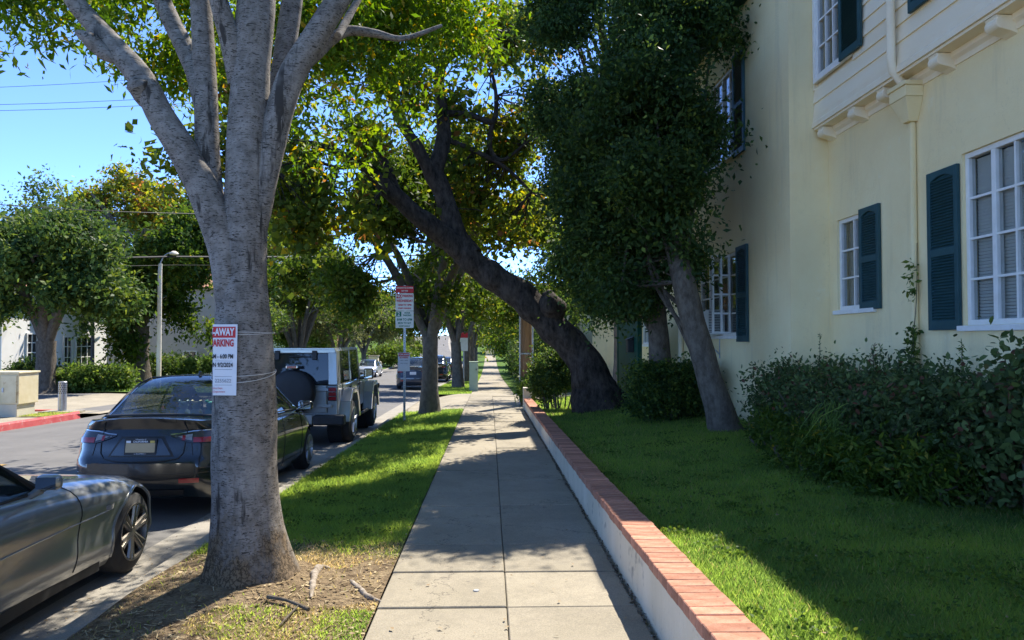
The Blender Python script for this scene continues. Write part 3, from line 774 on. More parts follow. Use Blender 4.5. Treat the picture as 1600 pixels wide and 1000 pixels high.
# --- the projecting wing further on
lowA = (Yc_(1152, XA), Yc_(1092, XA), 1.68, 3.02)
upA = (Yc_(1150, XA), Yc_(1108, XA), 4.60, 6.05)
farA = (17.35, 18.75, 1.50, 2.75)
wall_x('wall', XA, YB, 19.05, -0.3, 6.78, [lowA, upA, farA], M['stucco'], HS)
MB().add([(XA, YB, -0.1), (XC + 0.02, YB, -0.1), (XC + 0.02, YB, 6.95), (XA, YB, 6.95)], [(0, 1, 2, 3)]).build('wall', M['stucco'], HS, recalc=False)
MB().add([(XA, 19.05, -0.5), (9, 19.05, -0.5), (9, 19.05, 6.78), (XA, 19.05, 6.78)], [(3, 2, 1, 0)]).build('wall', M['stucco'], HS, recalc=False)
MB().add([(XC, -4, -0.5), (9, -4, -0.5), (9, -4, 6.95), (XC, -4, 6.95)], [(0, 1, 2, 3)]).build('wall', M['stucco'], HS, recalc=False)
MB().add([(9, -4, -0.5), (9, 19.05, -0.5), (9, 19.05, 6.95), (9, -4, 6.95)], [(0, 1, 2, 3)]).build('wall', M['stucco'], HS, recalc=False)
wl = window(XA, *lowA, [1, None, 1, 1, None, 1], 4)
# casement leaf standing open
mb = MB(); yo = lowA[0] + 0.40
for zz in np.linspace(lowA[2] + 0.05, lowA[3] - 0.05, 5): mb.box(XA - 0.27, XA + 0.02, yo - 0.016, yo + 0.016, zz - 0.014, zz + 0.014)
for xx in (XA - 0.27, XA - 0.135, XA + 0.0): mb.box(xx - 0.016, xx + 0.016, yo - 0.018, yo + 0.018, lowA[2] + 0.036, lowA[3] - 0.036)
sash = mb.build('sash', M['white'], wl)
MB().box(XA - 0.27, XA + 0.0, yo - 0.003, yo + 0.003, lowA[2] + 0.05, lowA[3] - 0.05).build('pane', M['pane'], wl)
shutter(XA, Yc_(1170, XA), Yc_(1153, XA), 1.58, 3.06)
shutter(XA, lowA[1] + 0.04, lowA[1] + 0.46, 1.58, 3.06)
window(XA, *upA, [1, 1, None, 1, 1], 4)
shutter(XA, Yc_(1167, XA), Yc_(1150, XA), 4.50, 6.12)
shutter(XA, upA[1] + 0.04, upA[1] + 0.46, 4.50, 6.12)
window(XA, *farA, [1, 1, None, 1, 1], 3, curtain=M['blind'])
MB().tube([(Vector((XA - 0.06, 14.7, 0.1)), 0.05), (Vector((XA - 0.06, 14.7, 6.6)), 0.05)], 12).build('downspout', M['trim'], HS, smooth=True)
# eaves, gutters and roof
def roof(y0, y1, xe, ze, name):
    MB().add([(xe, y0, ze), (7.3, y0, ze + 1.6), (10.2, y0, ze), (xe, y1, ze), (7.3, y1, ze + 1.6), (10.2, y1, ze), (xe, y0, ze - 0.1), (10.2, y0, ze - 0.1), (xe, y1, ze - 0.1), (10.2, y1, ze - 0.1)],
             [(0, 3, 4, 1), (1, 4, 5, 2), (6, 7, 9, 8), (0, 6, 8, 3), (2, 5, 9, 7), (0, 1, 2, 7, 6), (3, 8, 9, 5, 4)]).build(name, pmat('roof shingles', (0.10, 0.085, 0.07), (0.16, 0.14, 0.12), 20, 0.95), HS)
roof(YB + 0.42, 19.5, 3.42, 6.90, 'roof')
roof(-4.4, YB + 0.41, 4.10, 7.06, 'roof')
MB().box(3.42, XA + 0.02, YB + 0.43, 19.5, 6.755, 6.795).build('eave_board', M['green_paint'], HS)
MB().prism([(3.34, 6.92), (3.30, 6.84), (3.33, 6.76), (3.41, 6.75), (3.43, 6.76), (3.43, 6.92)], YB + 0.43, 19.5, 'y').build('gutter', M['green_paint'], HS)
MB().prism([(4.02, 7.08), (3.98, 7.0), (4.01, 6.92), (4.09, 6.91), (4.11, 6.92), (4.11, 7.08)], -4.4, YB + 0.40, 'y').build('gutter', M['green_paint'], HS)
MB().box(4.12, XU + 0.05, -4.4, YB + 0.40, 6.915, 6.952).build('eave_board', M['siding'], HS)

# window air conditioner on a strut
ac = wempty('air_conditioner', (XA - 0.15, lowA[1] - 0.45, 1.68), 'white window air conditioner jutting from the ground-floor window', 'air conditioner')
ya, yb = lowA[1] - 1.32, lowA[1] - 0.72
MB().box(XA - 0.40, XA + 0.06, ya, yb, 1.70, 2.12).build('case', M['white'], ac, bevel=0.012)
mb = MB()
for i in range(14): mb.box(XA - 0.22, XA - 0.03, ya - 0.006, ya + 0.004, 1.735 + i * 0.027, 1.748 + i * 0.027)
mb.build('grille', M['dark_metal'], ac)
mb = MB().tube([(Vector((XA - 0.34, ya + 0.1, 1.695)), 0.013), (Vector((XA - 0.005, ya + 0.1, 1.36)), 0.013)], 6).tube([(Vector((XA - 0.005, ya + 0.1, 1.30)), 0.012), (Vector((XA - 0.005, ya + 0.1, 1.68)), 0.012)], 6)
mb.build('strut', M['metal'], ac)

# green board gate with a mailbox
gt = wempty('green_gate', (2.93, 15.5, 0.2), 'green painted board gate panel behind the dark leaning tree', 'gate')
gy = 14.45
while gy < 16.6:
    MB().box(2.915, 2.945, gy, gy + 0.135, zlawn(2.9, gy) - 0.02, 1.98 + 0.02 * R.random()).build('board', M['green_paint'], gt, bevel=0.003, seg=1); gy += 0.14
for zz in (0.55, 1.65): MB().box(2.946, 2.99, 14.45, 16.6, zz, zz + 0.09).build('rail', M['green_paint'], gt)
for yy in (14.36, 16.62): MB().box(2.90, 2.99, yy, yy + 0.09, 0.05, 2.06).build('post', M['green_paint'], gt, bevel=0.004)
mbx = wempty('mailbox', (2.88, 14.9, 1.4), 'small black mailbox fixed to the green gate', 'mailbox')
MB().box(2.79, 2.912, 14.78, 15.02, 1.36, 1.62).build('box', M['black'], mbx, bevel=0.01)
MB().prism([(2.775, 1.60), (2.912, 1.66), (2.912, 1.68), (2.77, 1.62)], 14.765, 15.035, 'y').build('lid', M['black'], mbx)

# ------------------------------------------------------------------ leaves and trees
RNG = np.random.default_rng(11)
def unit(a): return a / np.maximum(np.linalg.norm(a, axis=1, keepdims=True), 1e-9)
def leaf_quads(P, L, wr, rng, droop=0.35, spread=1.0, dirs=None):
    n = len(P)
    d = rng.normal(0, 1, (n, 3)) if dirs is None else dirs + rng.normal(0, 0.5, (n, 3))
    d[:, 2] -= droop
    d = unit(d)
    nr = rng.normal(0, 1, (n, 3)); nr[:, 2] += 0.7
    s = unit(np.cross(d, nr)); up = np.cross(s, d)
    ln = (L * rng.uniform(0.5, 1.3, n))[:, None]
    w = ln * wr * 0.5
    fold = w * rng.uniform(0.1, 0.5, (n, 1))
    a = P; b = P + d * ln * 0.45 + s * w + up * fold; c = P + d * ln; e = P + d * ln * 0.45 - s * w + up * fold
    return np.stack([a, b, c, e], 1).reshape(-1, 3)
def leaf_hex(P, L, wr, rng, droop=0.35):
    # rounded six-sided leaf blades
    n = len(P)
    d = rng.normal(0, 1, (n, 3)); d[:, 2] -= droop; d = unit(d)
    nr = rng.normal(0, 1, (n, 3)); nr[:, 2] += 0.9
    s = unit(np.cross(d, nr)); up = np.cross(s, d)
    ln = (L * rng.uniform(0.55, 1.2, n))[:, None]; w = ln * wr * 0.5
    f = w * rng.uniform(0.1, 0.45, (n, 1)); c = ln * rng.uniform(-.12, .05, (n, 1))
    q = [P, P + d * ln * .28 + s * w * .9 + up * f, P + d * ln * .66 + s * w * .85 + up * (f + c * .4), P + d * ln + up * c, P + d * ln * .66 - s * w * .85 + up * (f + c * .4), P + d * ln * .28 - s * w * .9 + up * f]
    return np.stack(q, 1).reshape(-1, 3)
def blob_pts(blobs, n, rng, shell=0.45, gap=0.0, gf=0.9, rag=0):
    """cluster centres filling ellipsoids (x,y,z,rx,ry,rz[,weight]); gap>0 opens holes by 3-D noise"""
    if rag:                                                     # break each blob into smaller uneven ones
        nb = []
        for b in blobs:
            for _ in range(rag):
                o_ = rng.normal(0, .42, 3); f_ = rng.uniform(.36, .68)
                nb.append((b[0] + b[3] * o_[0], b[1] + b[4] * o_[1], b[2] + b[5] * o_[2], b[3] * f_, b[4] * f_, b[5] * f_, (b[6] if len(b) > 6 else 1.0)))
        blobs = nb
    w = np.array([(b[6] if len(b) > 6 else 1.0) * b[3] * b[4] * b[5] for b in blobs]) ; w = w / w.sum()
    out = []
    tries = 0
    while len(out) < n and tries < 40:
        tries += 1
        k = rng.choice(len(blobs), n, p=w)
        u = unit(rng.normal(0, 1, (n, 3))) * (rng.random(n) ** shell * np.where(rng.random(n) < .06, rng.uniform(1.02, 1.18, n), 1.0))[:, None]
        B = np.array([b[:6] for b in blobs])[k]
        p = B[:, :3] + u * B[:, 3:6]
        for q in p:
            if gap and mnoise.noise(Vector(q) * gf) < gap - 0.5: continue
            out.append(q)
            if len(out) >= n: break
    return np.array(out)
def foliage(name, centres, k, spread, L, wr, mat, parent, rng, droop=0.35, bias=0.45, jit=0.22, flat=1.0, hexa=False):
    n = len(centres)
    ct = np.clip(rng.normal(bias, 0.20, n), 0, 1)
    ax = unit(rng.normal(0, 1, (n, 3)) + np.array([0, 0, -.4])); ax = np.repeat(ax, k, 0)          # leaves strung along a twig
    sc_ = np.repeat(rng.uniform(.55, 1.35, n), k)[:, None]
    P = np.repeat(centres, k, 0) + (rng.normal(0, .62, (n * k, 3)) * np.array([1, 1, flat]) + ax * rng.normal(0, 1.25, (n * k, 1))) * spread * sc_
    L = L * np.repeat(rng.uniform(.75, 1.25, n), k)
    t = np.clip(np.repeat(ct, k) + rng.normal(0, jit, n * k), 0, 1)
    if hexa: return np_mesh(name, leaf_hex(P, L, wr, rng, droop), 6, mat, parent, np.repeat(t, 6))
    V = leaf_quads(P, L, wr, rng, droop)
    return np_mesh(name, V, 4, mat, parent, np.repeat(t, 4))
def limb(mb, pts, n=12, nz=0.10, nf=3.0, sub=6, seed=0.0):
    mb.tube(catmull(pts, sub), n, True, nz, nf, seed)
def twigs(mb, anchors, centres, rng, frac=0.4, r=0.012, maxl=1.6):
    A = np.array([tuple(a) for a in anchors])
    for c in centres[rng.random(len(centres)) < frac]:
        d = np.linalg.norm(A - c, axis=1); j = int(np.argmin(d + rng.random(len(d)) * 0.6))
        if d[j] > maxl: continue
        a, c = Vector(A[j]), Vector(c)
        m = (a + c) / 2 + Vector(rng.normal(0, 0.12, 3)) * (c - a).length * 0.5
        mb.tube([(a, r * 1.3), (m, r * 0.9), (c, r * 0.4)], 4, False)

def street_tree(base, zb, label, group, H=8.0, rt=0.2, fork=1.9, nl=5, cr=(3.4, 3.4, 2.6), cz=None, ncl=520, k=34, leaf=0.12, spread=0.24, mat='leaf_street', bark='bark_street', seed=1, lean=(0, 0), twig=0.25, gap=0.42, bias=0.45, name='street_tree', droop=0.35, crown_blobs=None, wr=0.5, az0=None, gf=0.7):
    rng = np.random.default_rng(seed)
    e = wempty(name, (base[0], base[1], zb), label, 'tree', group)
    b = Vector((base[0], base[1], zb))
    mb = MB()
    top = b + Vector((lean[0] * fork, lean[1] * fork, fork))
    limb(mb, [(b - Vector((0, 0, 0.1)), rt * 1.9), (b + Vector((0, 0, 0.12)), rt * 1.35), (b + (top - b) * 0.35, rt * 1.02), (b + (top - b) * 0.75, rt * 0.96), (top, rt * 1.0)], 16, 0.12, 3.0, 5, seed)
    cz = cz if cz is not None else zb + fork + cr[2] * 1.15
    cc = Vector((base[0] + lean[0] * H * 0.6, base[1] + lean[1] * H * 0.6, cz))
    anchors = []
    a0 = rng.random() * 6.28 if az0 is None else az0
    for i in range(nl):
        an = a0 + i * 6.283 / nl + rng.normal(0, 0.25)
        out = cr[0] * rng.uniform(0.5, 0.75)
        tip = Vector((cc.x + out * math.cos(an), cc.y + out * math.sin(an) * cr[1] / cr[0], cc.z + cr[2] * rng.uniform(0.0, 0.55)))
        m1 = top + Vector(((tip.x - top.x) * 0.28, (tip.y - top.y) * 0.28, (tip.z - top.z) * 0.42))
        m2 = top + Vector(((tip.x - top.x) * 0.6, (tip.y - top.y) * 0.6, (tip.z - top.z) * 0.78))
        rr = rt * rng.uniform(0.5, 0.66)
        limb(mb, [(top - Vector((0, 0, 0.15)), rr * 1.05), (m1, rr), (m2, rr * 0.6), (tip, rr * 0.2)], 10, 0.10, 4, 5, seed + i)
        anchors += [m1, (m1 + m2) / 2, m2, (m2 + tip) / 2, tip]
        for _ in range(2):
            p = m1.lerp(tip, rng.uniform(0.2, 0.7)); q = p + Vector((rng.normal(0, 0.8), rng.normal(0, 0.8), rng.uniform(0.2, 1.2)))
            limb(mb, [(p, rr * 0.45), (p.lerp(q, 0.5) + Vector(rng.normal(0, 0.1, 3)), rr * 0.3), (q, rr * 0.1)], 6, 0.1, 4, 4, 3)
            anchors += [p.lerp(q, 0.5), q]
    bl = crown_blobs
    if bl is None:
        bl = []
        for i in range(9):
            an = rng.random() * 6.28; ro = rng.uniform(0.25, 0.68)
            s_ = rng.uniform(0.36, 0.58)
            bl.append((cc.x + cr[0] * ro * math.cos(an), cc.y + cr[1] * ro * math.sin(an), cc.z + cr[2] * rng.uniform(-0.5, 0.55), cr[0] * s_, cr[1] * s_, cr[2] * s_ * 0.85))
    C = blob_pts(bl, ncl, rng, 0.5, gap, gf, 4)
    if twig: twigs(mb, anchors, C, rng, twig, 0.012)
    mb.build('trunk', M[bark], e, smooth=True, recalc=False)
    foliage('crown', C, k, spread, leaf, wr, M[mat], e, rng, droop, bias)
    return e

# ---- the grey-barked street tree in the foreground
def px(d, x, y, wpx): return (atY(x, y, d), wpx / 2 / FPX * d)
T1 = wempty('foreground_tree', (TREE1[0], TREE1[1], 0), 'big pale grey-barked street tree with paper notice tied to its trunk', 'tree')
mb = MB()
D = TREE1[1]
LOBE = (391, 30)
limb(mb, [px(D, 391, 930, 140), px(D, 391, 905, 124), px(D, 390, 880, 114), px(D, 389, 855, 108), px(D, 386, 810, 102), px(D, 383, 740, 97), px(D, 382, 650, 94), px(D, 381, 560, 90), px(D, 380, 490, 80), px(D, 380, 430, 70), px(D, 383, 370, 66), px(D, 385, 290, 64), px(D, 388, 190, 61), px(D, 393, 100, 56), px(D, 400, 10, 58), px(D + .1, 408, -120, 50), px(D + .2, 420, -320, 38), px(D + .3, 430, -560, 22)], 36, 0.05, 5.0, 7)
# root flare: lobes swelling towards the ground
c0 = Vector((TREE1[0], TREE1[1], 0))
for v_ in mb.v:
    h_ = v_.z
    if h_ < 0.55:
        a_ = math.atan2(v_.y - c0.y, v_.x - c0.x); k_ = max(0, (0.55 - h_) / 0.55) ** 2.0
        m_ = 1 + k_ * .62 * (.16 + .30 * max(0, math.cos(a_ - 2.9)) ** 3 + .30 * max(0, math.cos(a_ + 0.35)) ** 4 + .26 * max(0, math.cos(a_ + 1.75)) ** 4 + .25 * max(0, math.cos(a_ - 1.3)) ** 3 + .10 * math.sin(a_ * 7))
        v_.x = c0.x + (v_.x - c0.x) * m_; v_.y = c0.y + (v_.y - c0.y) * m_
anch = []
def L1(pts, n=20, seed=0):
    limb(mb, pts, n, 0.07, 5.0, 7, seed)
    for p, r in pts[1:]: anch.append(p)
# low fork on the street side
L1([px(D, 370, 520, 52), px(D - .04, 361, 440, 54), px(D - .05, 347, 375, 50), px(D - .06, 322, 305, 49), px(D - .08, 288, 240, 45), px(D - .1, 252, 182, 41), px(D - .1, 222, 125, 38), px(D - .05, 185, 80, 34), px(D, 150, 42, 32), px(D, 116, 0, 29), px(D, 80, -70, 30), px(D, 40, -180, 22), px(D, 0, -300, 12)], 24, 1)
mb.tube(catmull([px(D - .2, 205, 122, 8), px(D - .17, 212, 132, 34), px(D - .12, 222, 150, 30), px(D - .1, 232, 170, 10)], 4), 12, True, 0.3, 9)
mb.tube(catmull([px(D - .1, 120, 50, 8), px(D - .1, 142, 64, 26), px(D - .1, 166, 84, 22), px(D - .1, 182, 96, 8)], 4), 12, True, 0.3, 9)
L1([px(D, 344, 375, 46), px(D, 331, 320, 40), px(D + .02, 325, 250, 37), px(D + .05, 322, 170, 35), px(D + .1, 319, 90, 34), px(D + .15, 313, 0, 31), px(D + .2, 305, -120, 26), px(D + .3, 290, -300, 14)], 20, 2)
L1([px(D + .05, 322, 190, 26), px(D + .1, 309, 128, 29), px(D + .2, 290, 78, 29), px(D + .3, 262, 20, 27), px(D + .4, 238, -40, 24), px(D + .5, 190, -200, 13)], 16, 3)
L1([px(D, 374, 130, 34), px(D - .05, 362, 70, 34), px(D - .1, 347, 20, 29), px(D - .15, 330, -50, 25), px(D - .2, 300, -220, 14)], 16, 4)
L1([px(D, 392, 420, 30), px(D, 404, 330, 38), px(D, 420, 250, 40), px(D, 441, 160, 42), px(D, 463, 105, 40), px(D, 494, 55, 38), px(D, 528, 0, 36), px(D + .1, 585, -90, 34), px(D + .2, 660, -240, 18)], 22, 5)
L1([px(D + .2, 424, 200, 30), px(D + .3, 440, 120, 34), px(D + .35, 449, 50, 33), px(D + .4, 462, -40, 30), px(D + .5, 480, -220, 18)], 16, 6)
L1([px(D + .2, 436, 210, 26), px(D + .3, 455, 145, 24), px(D + .35, 462, 110, 20), px(D + .4, 450, 70, 14)], 12, 7)
L1([px(D, 466, 108, 22), px(D + .2, 495, 82, 22), px(D + .3, 520, 60, 18), px(D + .4, 545, 48, 16), px(D + .5, 585, 52, 13), px(D + .6, 630, 60, 9), px(D + .8, 690, 40, 5)], 12, 8)
L1([px(D + .2, 528, 56, 13), px(D + .4, 545, 25, 12), px(D + .6, 570, -20, 9), px(D + .8, 600, -80, 6)], 10, 9)
mb_t1 = mb
rng = np.random.default_rng(21)
def pb(x, y, d, rx, ry, rz, w=1.0):
    """blob centred on pixel (x,y) at depth d; radii in metres"""
    p = atY(x, y, d); return (p.x, p.y, p.z, rx, ry, rz, w)
bl = [pb(525, 60, 7.0, .85, .9, .62), pb(610, 40, 7.4, .9, .9, .58), pb(555, 150, 7.6, .68, .7, .38), pb(660, 100, 7.8, .5, .6, .38), pb(480, 180, 7.6, .36, .6, .45), pb(520, 235, 8.0, .5, .5, .32), pb(450, 40, 7.2, .45, .5, .5, 1.3), pb(700, 10, 8.0, .7, .7, .42), pb(620, 160, 8.2, .4, .4, .25), pb(660, 30, 7.6, .6, .6, .5), pb(740, 60, 8.4, .45, .5, .4, .7),
      pb(240, 40, 7.0, .75, .7, .42), pb(280, 100, 7.2, .42, .5, .36), pb(205, 70, 7.0, .36, .5, .28), pb(345, 60, 7.0, .42, .5, .5), pb(300, 5, 7.0, .7, .6, .36), pb(290, 138, 7.2, .2, .3, .12),
      pb(30, 12, 5.6, .28, .4, .22, 1.1), pb(75, 52, 5.5, .30, .3, .07, 1.1), pb(120, 18, 5.6, .2, .3, .14, .6), pb(20, -30, 5.6, .5, .5, .25), pb(150, -40, 6, .8, .6, .25)]
C1 = blob_pts(bl, 860, rng, 0.7, 0.40, 1.6)
C1t = blob_pts([(-1.7, 5.3, 5.7, 1.7, 1.9, .8), (-3.4, 6.2, 6.0, 2.9, 3.4, 1.4), (-3.6, 5.2, 7.2, 3.0, 3.6, 1.6), (-5.0, 4.5, 6.2, 2.0, 3.0, 1.5)], 430, rng, 0.5, 0.42)
twigs(mb_t1, anch, C1, rng, 0.5, 0.006, 0.55)
mb_t1.build('trunk', M['bark1'], T1, smooth=True, recalc=False)
foliage('crown', np.concatenate([C1, ]), 30, 0.13, 0.085, 0.36, M['leaf1'], T1, rng, 0.6, 0.5, 0.2)
foliage('upper_crown', C1t, 26, 0.26, 0.12, 0.45, M['leaf1'], T1, rng, 0.5, 0.5, 0.2)

# ---- the leaning black-barked sycamore on the lawn
T2 = wempty('leaning_tree', (2.25, 15.3, 0.2), 'massive dark-barked tree on the lawn leaning left over the sidewalk', 'tree')
mb = MB(); D = 15.2
def Ls(pts, n=16, nz=0.16, seed=0):
    n, nz = n + 8, nz * 1.35
    pts = [(p, r * (0.80 if i < 2 else 0.72)) for i, (p, r) in enumerate(pts)]
    limb(mb, pts, n, nz, 3.2, 6, seed); anch2.extend([p for p, r in pts[1:]])
anch2 = []
Ls([px(D, 943, 652, 150), px(D, 937, 630, 120), px(D, 927, 596, 84), px(D, 904, 552, 68), px(D, 878, 525, 64), px(D, 851, 499, 62), px(D, 825, 474, 62), px(D, 800, 452, 62), px(D, 775, 435, 60), px(D, 748, 417, 56), px(D, 722, 394, 48)], 28, 0.22, 0)
Ls([px(D, 862, 505, 40), px(D - .2, 862, 480, 50), px(D - .2, 856, 462, 34), px(D - .2, 852, 455, 12)], 14, 0.35, 3)
for (x, y, w) in ((905, 632, 46), (975, 638, 50), (940, 650, 56), (960, 610, 44)):
    a = atY(930, 600, D); b = atY(x, y, D - 0.3)
    limb(mb, [(a, 0.22), (a.lerp(b, 0.6), w / 2 / FPX * D * .8), (Vector((b.x, b.y, zlawn(b.x, b.y) - 0.05)), w / 2 / FPX * D * 0.5)], 14, 0.35, 5, 6, x)
Ls([px(D, 745, 412, 46), px(D - .1, 705, 380, 44), px(D - .3, 668, 350, 41), px(D - .5, 632, 318, 38), px(D - .7, 600, 290, 34), px(D - .9, 572, 262, 28), px(D - 1.1, 545, 248, 22), px(D - 1.4, 505, 228, 15), px(D - 1.8, 455, 220, 8)], 16, 0.2, 5)
Ls([px(D - .6, 618, 300, 20), px(D - .5, 605, 265, 22), px(D - .4, 590, 240, 16), px(D - .4, 560, 205, 9)], 10, 0.2, 6)
Ls([px(D, 735, 402, 50), px(D + .1, 714, 366, 46), px(D + .2, 699, 325, 43), px(D + .3, 683, 285, 42), px(D + .35, 672, 260, 40)], 16, 0.2, 7)
Ls([px(D + .3, 680, 280, 30), px(D + .2, 660, 245, 28), px(D + .1, 640, 212, 24), px(D, 618, 172, 21), px(D, 600, 130, 15), px(D, 585, 80, 10), px(D, 560, 20, 6)], 14, 0.2, 8)
Ls([px(D + .3, 678, 270, 34), px(D + .4, 690, 232, 31), px(D + .5, 692, 185, 27), px(D + .5, 688, 140, 24), px(D + .6, 690, 105, 20), px(D + .7, 712, 82, 19), px(D + .8, 748, 68, 18), px(D + .9, 790, 52, 15), px(D + 1, 850, 30, 8)], 14, 0.22, 9)
Ls([px(D + .6, 688, 110, 16), px(D + .6, 676, 85, 13), px(D + .5, 668, 50, 9), px(D + .5, 650, -10, 6)], 10, 0.2, 10)
Ls([px(D + .5, 692, 178, 15), px(D + .6, 730, 178, 12), px(D + .7, 770, 190, 13), px(D + .8, 775, 150, 9), px(D + .9, 768, 110, 6)], 8, 0.2, 11)
Ls([px(D + .7, 770, 188, 11), px(D + .8, 765, 230, 9), px(D + .8, 785, 250, 8), px(D + .9, 820, 225, 6)], 8, 0.2, 12)
Ls([px(D + .4, 691, 215, 13), px(D + .6, 740, 235, 10), px(D + .7, 790, 262, 8), px(D + .7, 830, 300, 6)], 8, 0.2, 13)
Ls([px(D - 1.0, 560, 255, 12), px(D - 1.2, 530, 262, 9), px(D - 1.5, 480, 250, 6), px(D - 1.9, 430, 262, 4)], 8, 0.2, 14)
rng = np.random.default_rng(31)
bl = [pb(455, 110, 14.5, .9, .9, .7), pb(395, 150, 15, 1.0, 1, .7), pb(325, 95, 15, .8, .9, .5), pb(470, 230, 13.8, .7, .8, .42), pb(430, 300, 13.6, .5, .7, .6), pb(520, 300, 13.8, .85, .9, .5), pb(560, 215, 14, .6, .8, .36), pb(470, 355, 13.8, .75, .8, .45), pb(560, 350, 14.2, .5, .7, .4), pb(260, 262, 13.2, .42, .5, .4), pb(310, 235, 13.2, .35, .5, .3), pb(350, 250, 13.3, .4, .5, .7), pb(560, 400, 14.2, .5, .6, .3),
      pb(620, 110, 14.5, .9, .9, .8, 1.0), pb(700, 40, 15.5, 1.2, 1.0, .7, 1.2), pb(770, 110, 16, .9, .8, .9, 1.4), pb(820, 190, 16, .6, .8, 1.2, 1.6), pb(760, 270, 16.2, .9, .8, .65, 1.5), pb(830, 60, 16, .6, .8, .9, 1.5), pb(700, 170, 16, .7, .8, .7, .9), pb(840, 300, 16.4, .5, .7, .7, 1.6), pb(795, 250, 17, .6, .8, .7, 1.6), pb(765, 190, 17, .6, .8, .7, 1.4), pb(815, 340, 17.5, .7, .8, .6, 1.6), pb(735, 310, 17, .6, .8, .5, 1.4), pb(790, 60, 17, .8, .8, .8, 1.2), pb(640, 220, 15, .6, .7, .3, .5), pb(720, 340, 16, .7, .7, .5), pb(800, 360, 16.4, .6, .8, .6), pb(640, 10, 15, 1.5, 1.0, .5, .5), pb(600, -120, 15, 3.0, 2.2, 1.3, .25), pb(440, -60, 14, 1.6, 1.4, .9, .2)]
C2 = blob_pts(bl, 1560, rng, 0.6, 0.52, 0.9)
twigs(mb, anch2, C2, rng, 0.42, 0.012)
mb.build('trunk', M['bark_dark'], T2, smooth=True, recalc=False)
foliage('crown', C2, 17, 0.22, 0.15, 0.75, M['leaf_syc'], T2, rng, 0.4, 0.42, 0.24)

# ---- two slim trunks by the house carrying one dark ficus-like canopy each
def ficus(name, label, trunkpts, blobs, n, seed, k=44, leaf=0.085, bias=0.38):
    rng = np.random.default_rng(seed)
    b = trunkpts[0][0]
    e = wempty(name, (b.x, b.y, b.z), label, 'tree')
    mb = MB()
    limb(mb, trunkpts, 20, 0.08, 4, 6, seed)
    C = blob_pts(list(blobs) + list(blobs), n, rng, 0.42, 0.40, 1.5, 2)
    top = trunkpts[-1][0]
    A = [p for p, r in trunkpts[2:]]
    for i in range(14):
        c = Vector(C[int(rng.integers(len(C)))])
        a_ = A[int(rng.integers(len(A)))]
        limb(mb, [(a_, 0.04), (a_.lerp(c, 0.5) + Vector(rng.normal(0, 0.12, 3)) + Vector((0, .15, 0)), 0.026), (c, 0.010)], 6, 0.1, 4, 4, i)
    twigs(mb, A, C, rng, 0.12, 0.01)
    mb.build('trunk', M['bark_mid'], e, smooth=True, recalc=False)
    foliage('crown', C, k, 0.17, leaf, 0.5, M['leaf_ficus'], e, rng, 0.5, bias, 0.2)
    return e
D = 10.3
lt = [px(D, 1140, 690, 66), px(D, 1132, 668, 52), px(D, 1122, 632, 43), px(D, 1108, 590, 39), px(D, 1094, 540, 38), px(D, 1080, 490, 38), px(D, 1068, 440, 36), px(D + .25, 1058, 400, 32), px(D + .5, 1042, 330, 26), px(D + .7, 1022, 230, 20), px(D + .8, 1002, 100, 14), px(D + .9, 980, -60, 8)]
ficus('leaning_slim_tree', 'slim grey trunk leaning against the cream house under dense dark foliage', lt,
      [pb(1040, 370, 10.2, .55, .5, .5), pb(1020, 260, 10.2, .6, .5, .6), pb(1010, 140, 10.3, .6, .5, .6), pb(1030, 380, 10.6, .62, .7, .55), pb(1060, 300, 10.6, .55, .7, .6), pb(1010, 250, 10.7, .8, .8, .8), pb(1050, 170, 10.8, .62, .8, .6), pb(960, 330, 10.6, .7, .8, .8), pb(960, 440, 10.8, .62, .7, .40), pb(1050, 90, 10.8, .62, .7, .5), pb(1110, 40, 10.9, .38, .5, .38), pb(1080, 220, 10.5, .38, .5, .5), pb(1075, 400, 10.7, .25, .4, .3), pb(960, 180, 10.8, .7, .8, .8), pb(1000, 60, 11, .9, .8, .8), pb(1040, -30, 11, 1.0, .8, .6)], 1950, 41, 54)
D = 12.6
lt = [px(D, 1033, 640, 50), px(D, 1032, 600, 40), px(D, 1030, 550, 33), px(D, 1027, 500, 31), px(D + .1, 1020, 440, 28), px(D + .3, 1008, 360, 24), px(D + .4, 988, 260, 20), px(D + .5, 960, 140, 16), px(D + .5, 930, 0, 12), px(D + .5, 910, -120, 8)]
ficus('upright_slim_tree', 'slim upright trunk behind the clipped hedge, canopy merging with dark foliage', lt,
      [pb(910, 400, 12.6, .62, .8, .8), pb(935, 260, 12.4, .6, .7, .9, 1.3), pb(900, 260, 12.6, .55, .8, 1.0), pb(900, 190, 12.5, .6, .7, .8, 1.3), pb(890, 130, 12.6, .62, .8, .9), pb(900, 20, 12.8, .9, .9, .8), pb(960, 440, 12.4, .7, .8, .5), pb(985, 480, 12.4, .42, .6, .25), pb(970, 300, 12.6, .8, .8, 1.0), pb(980, 120, 12.6, .9, .8, 1.0), pb(930, 470, 12.6, .35, .5, .3), pb(960, -60, 12.8, 1.2, 1.0, .7), pb(1030, 440, 12.4, .5, .6, .4)], 1900, 43, 54)

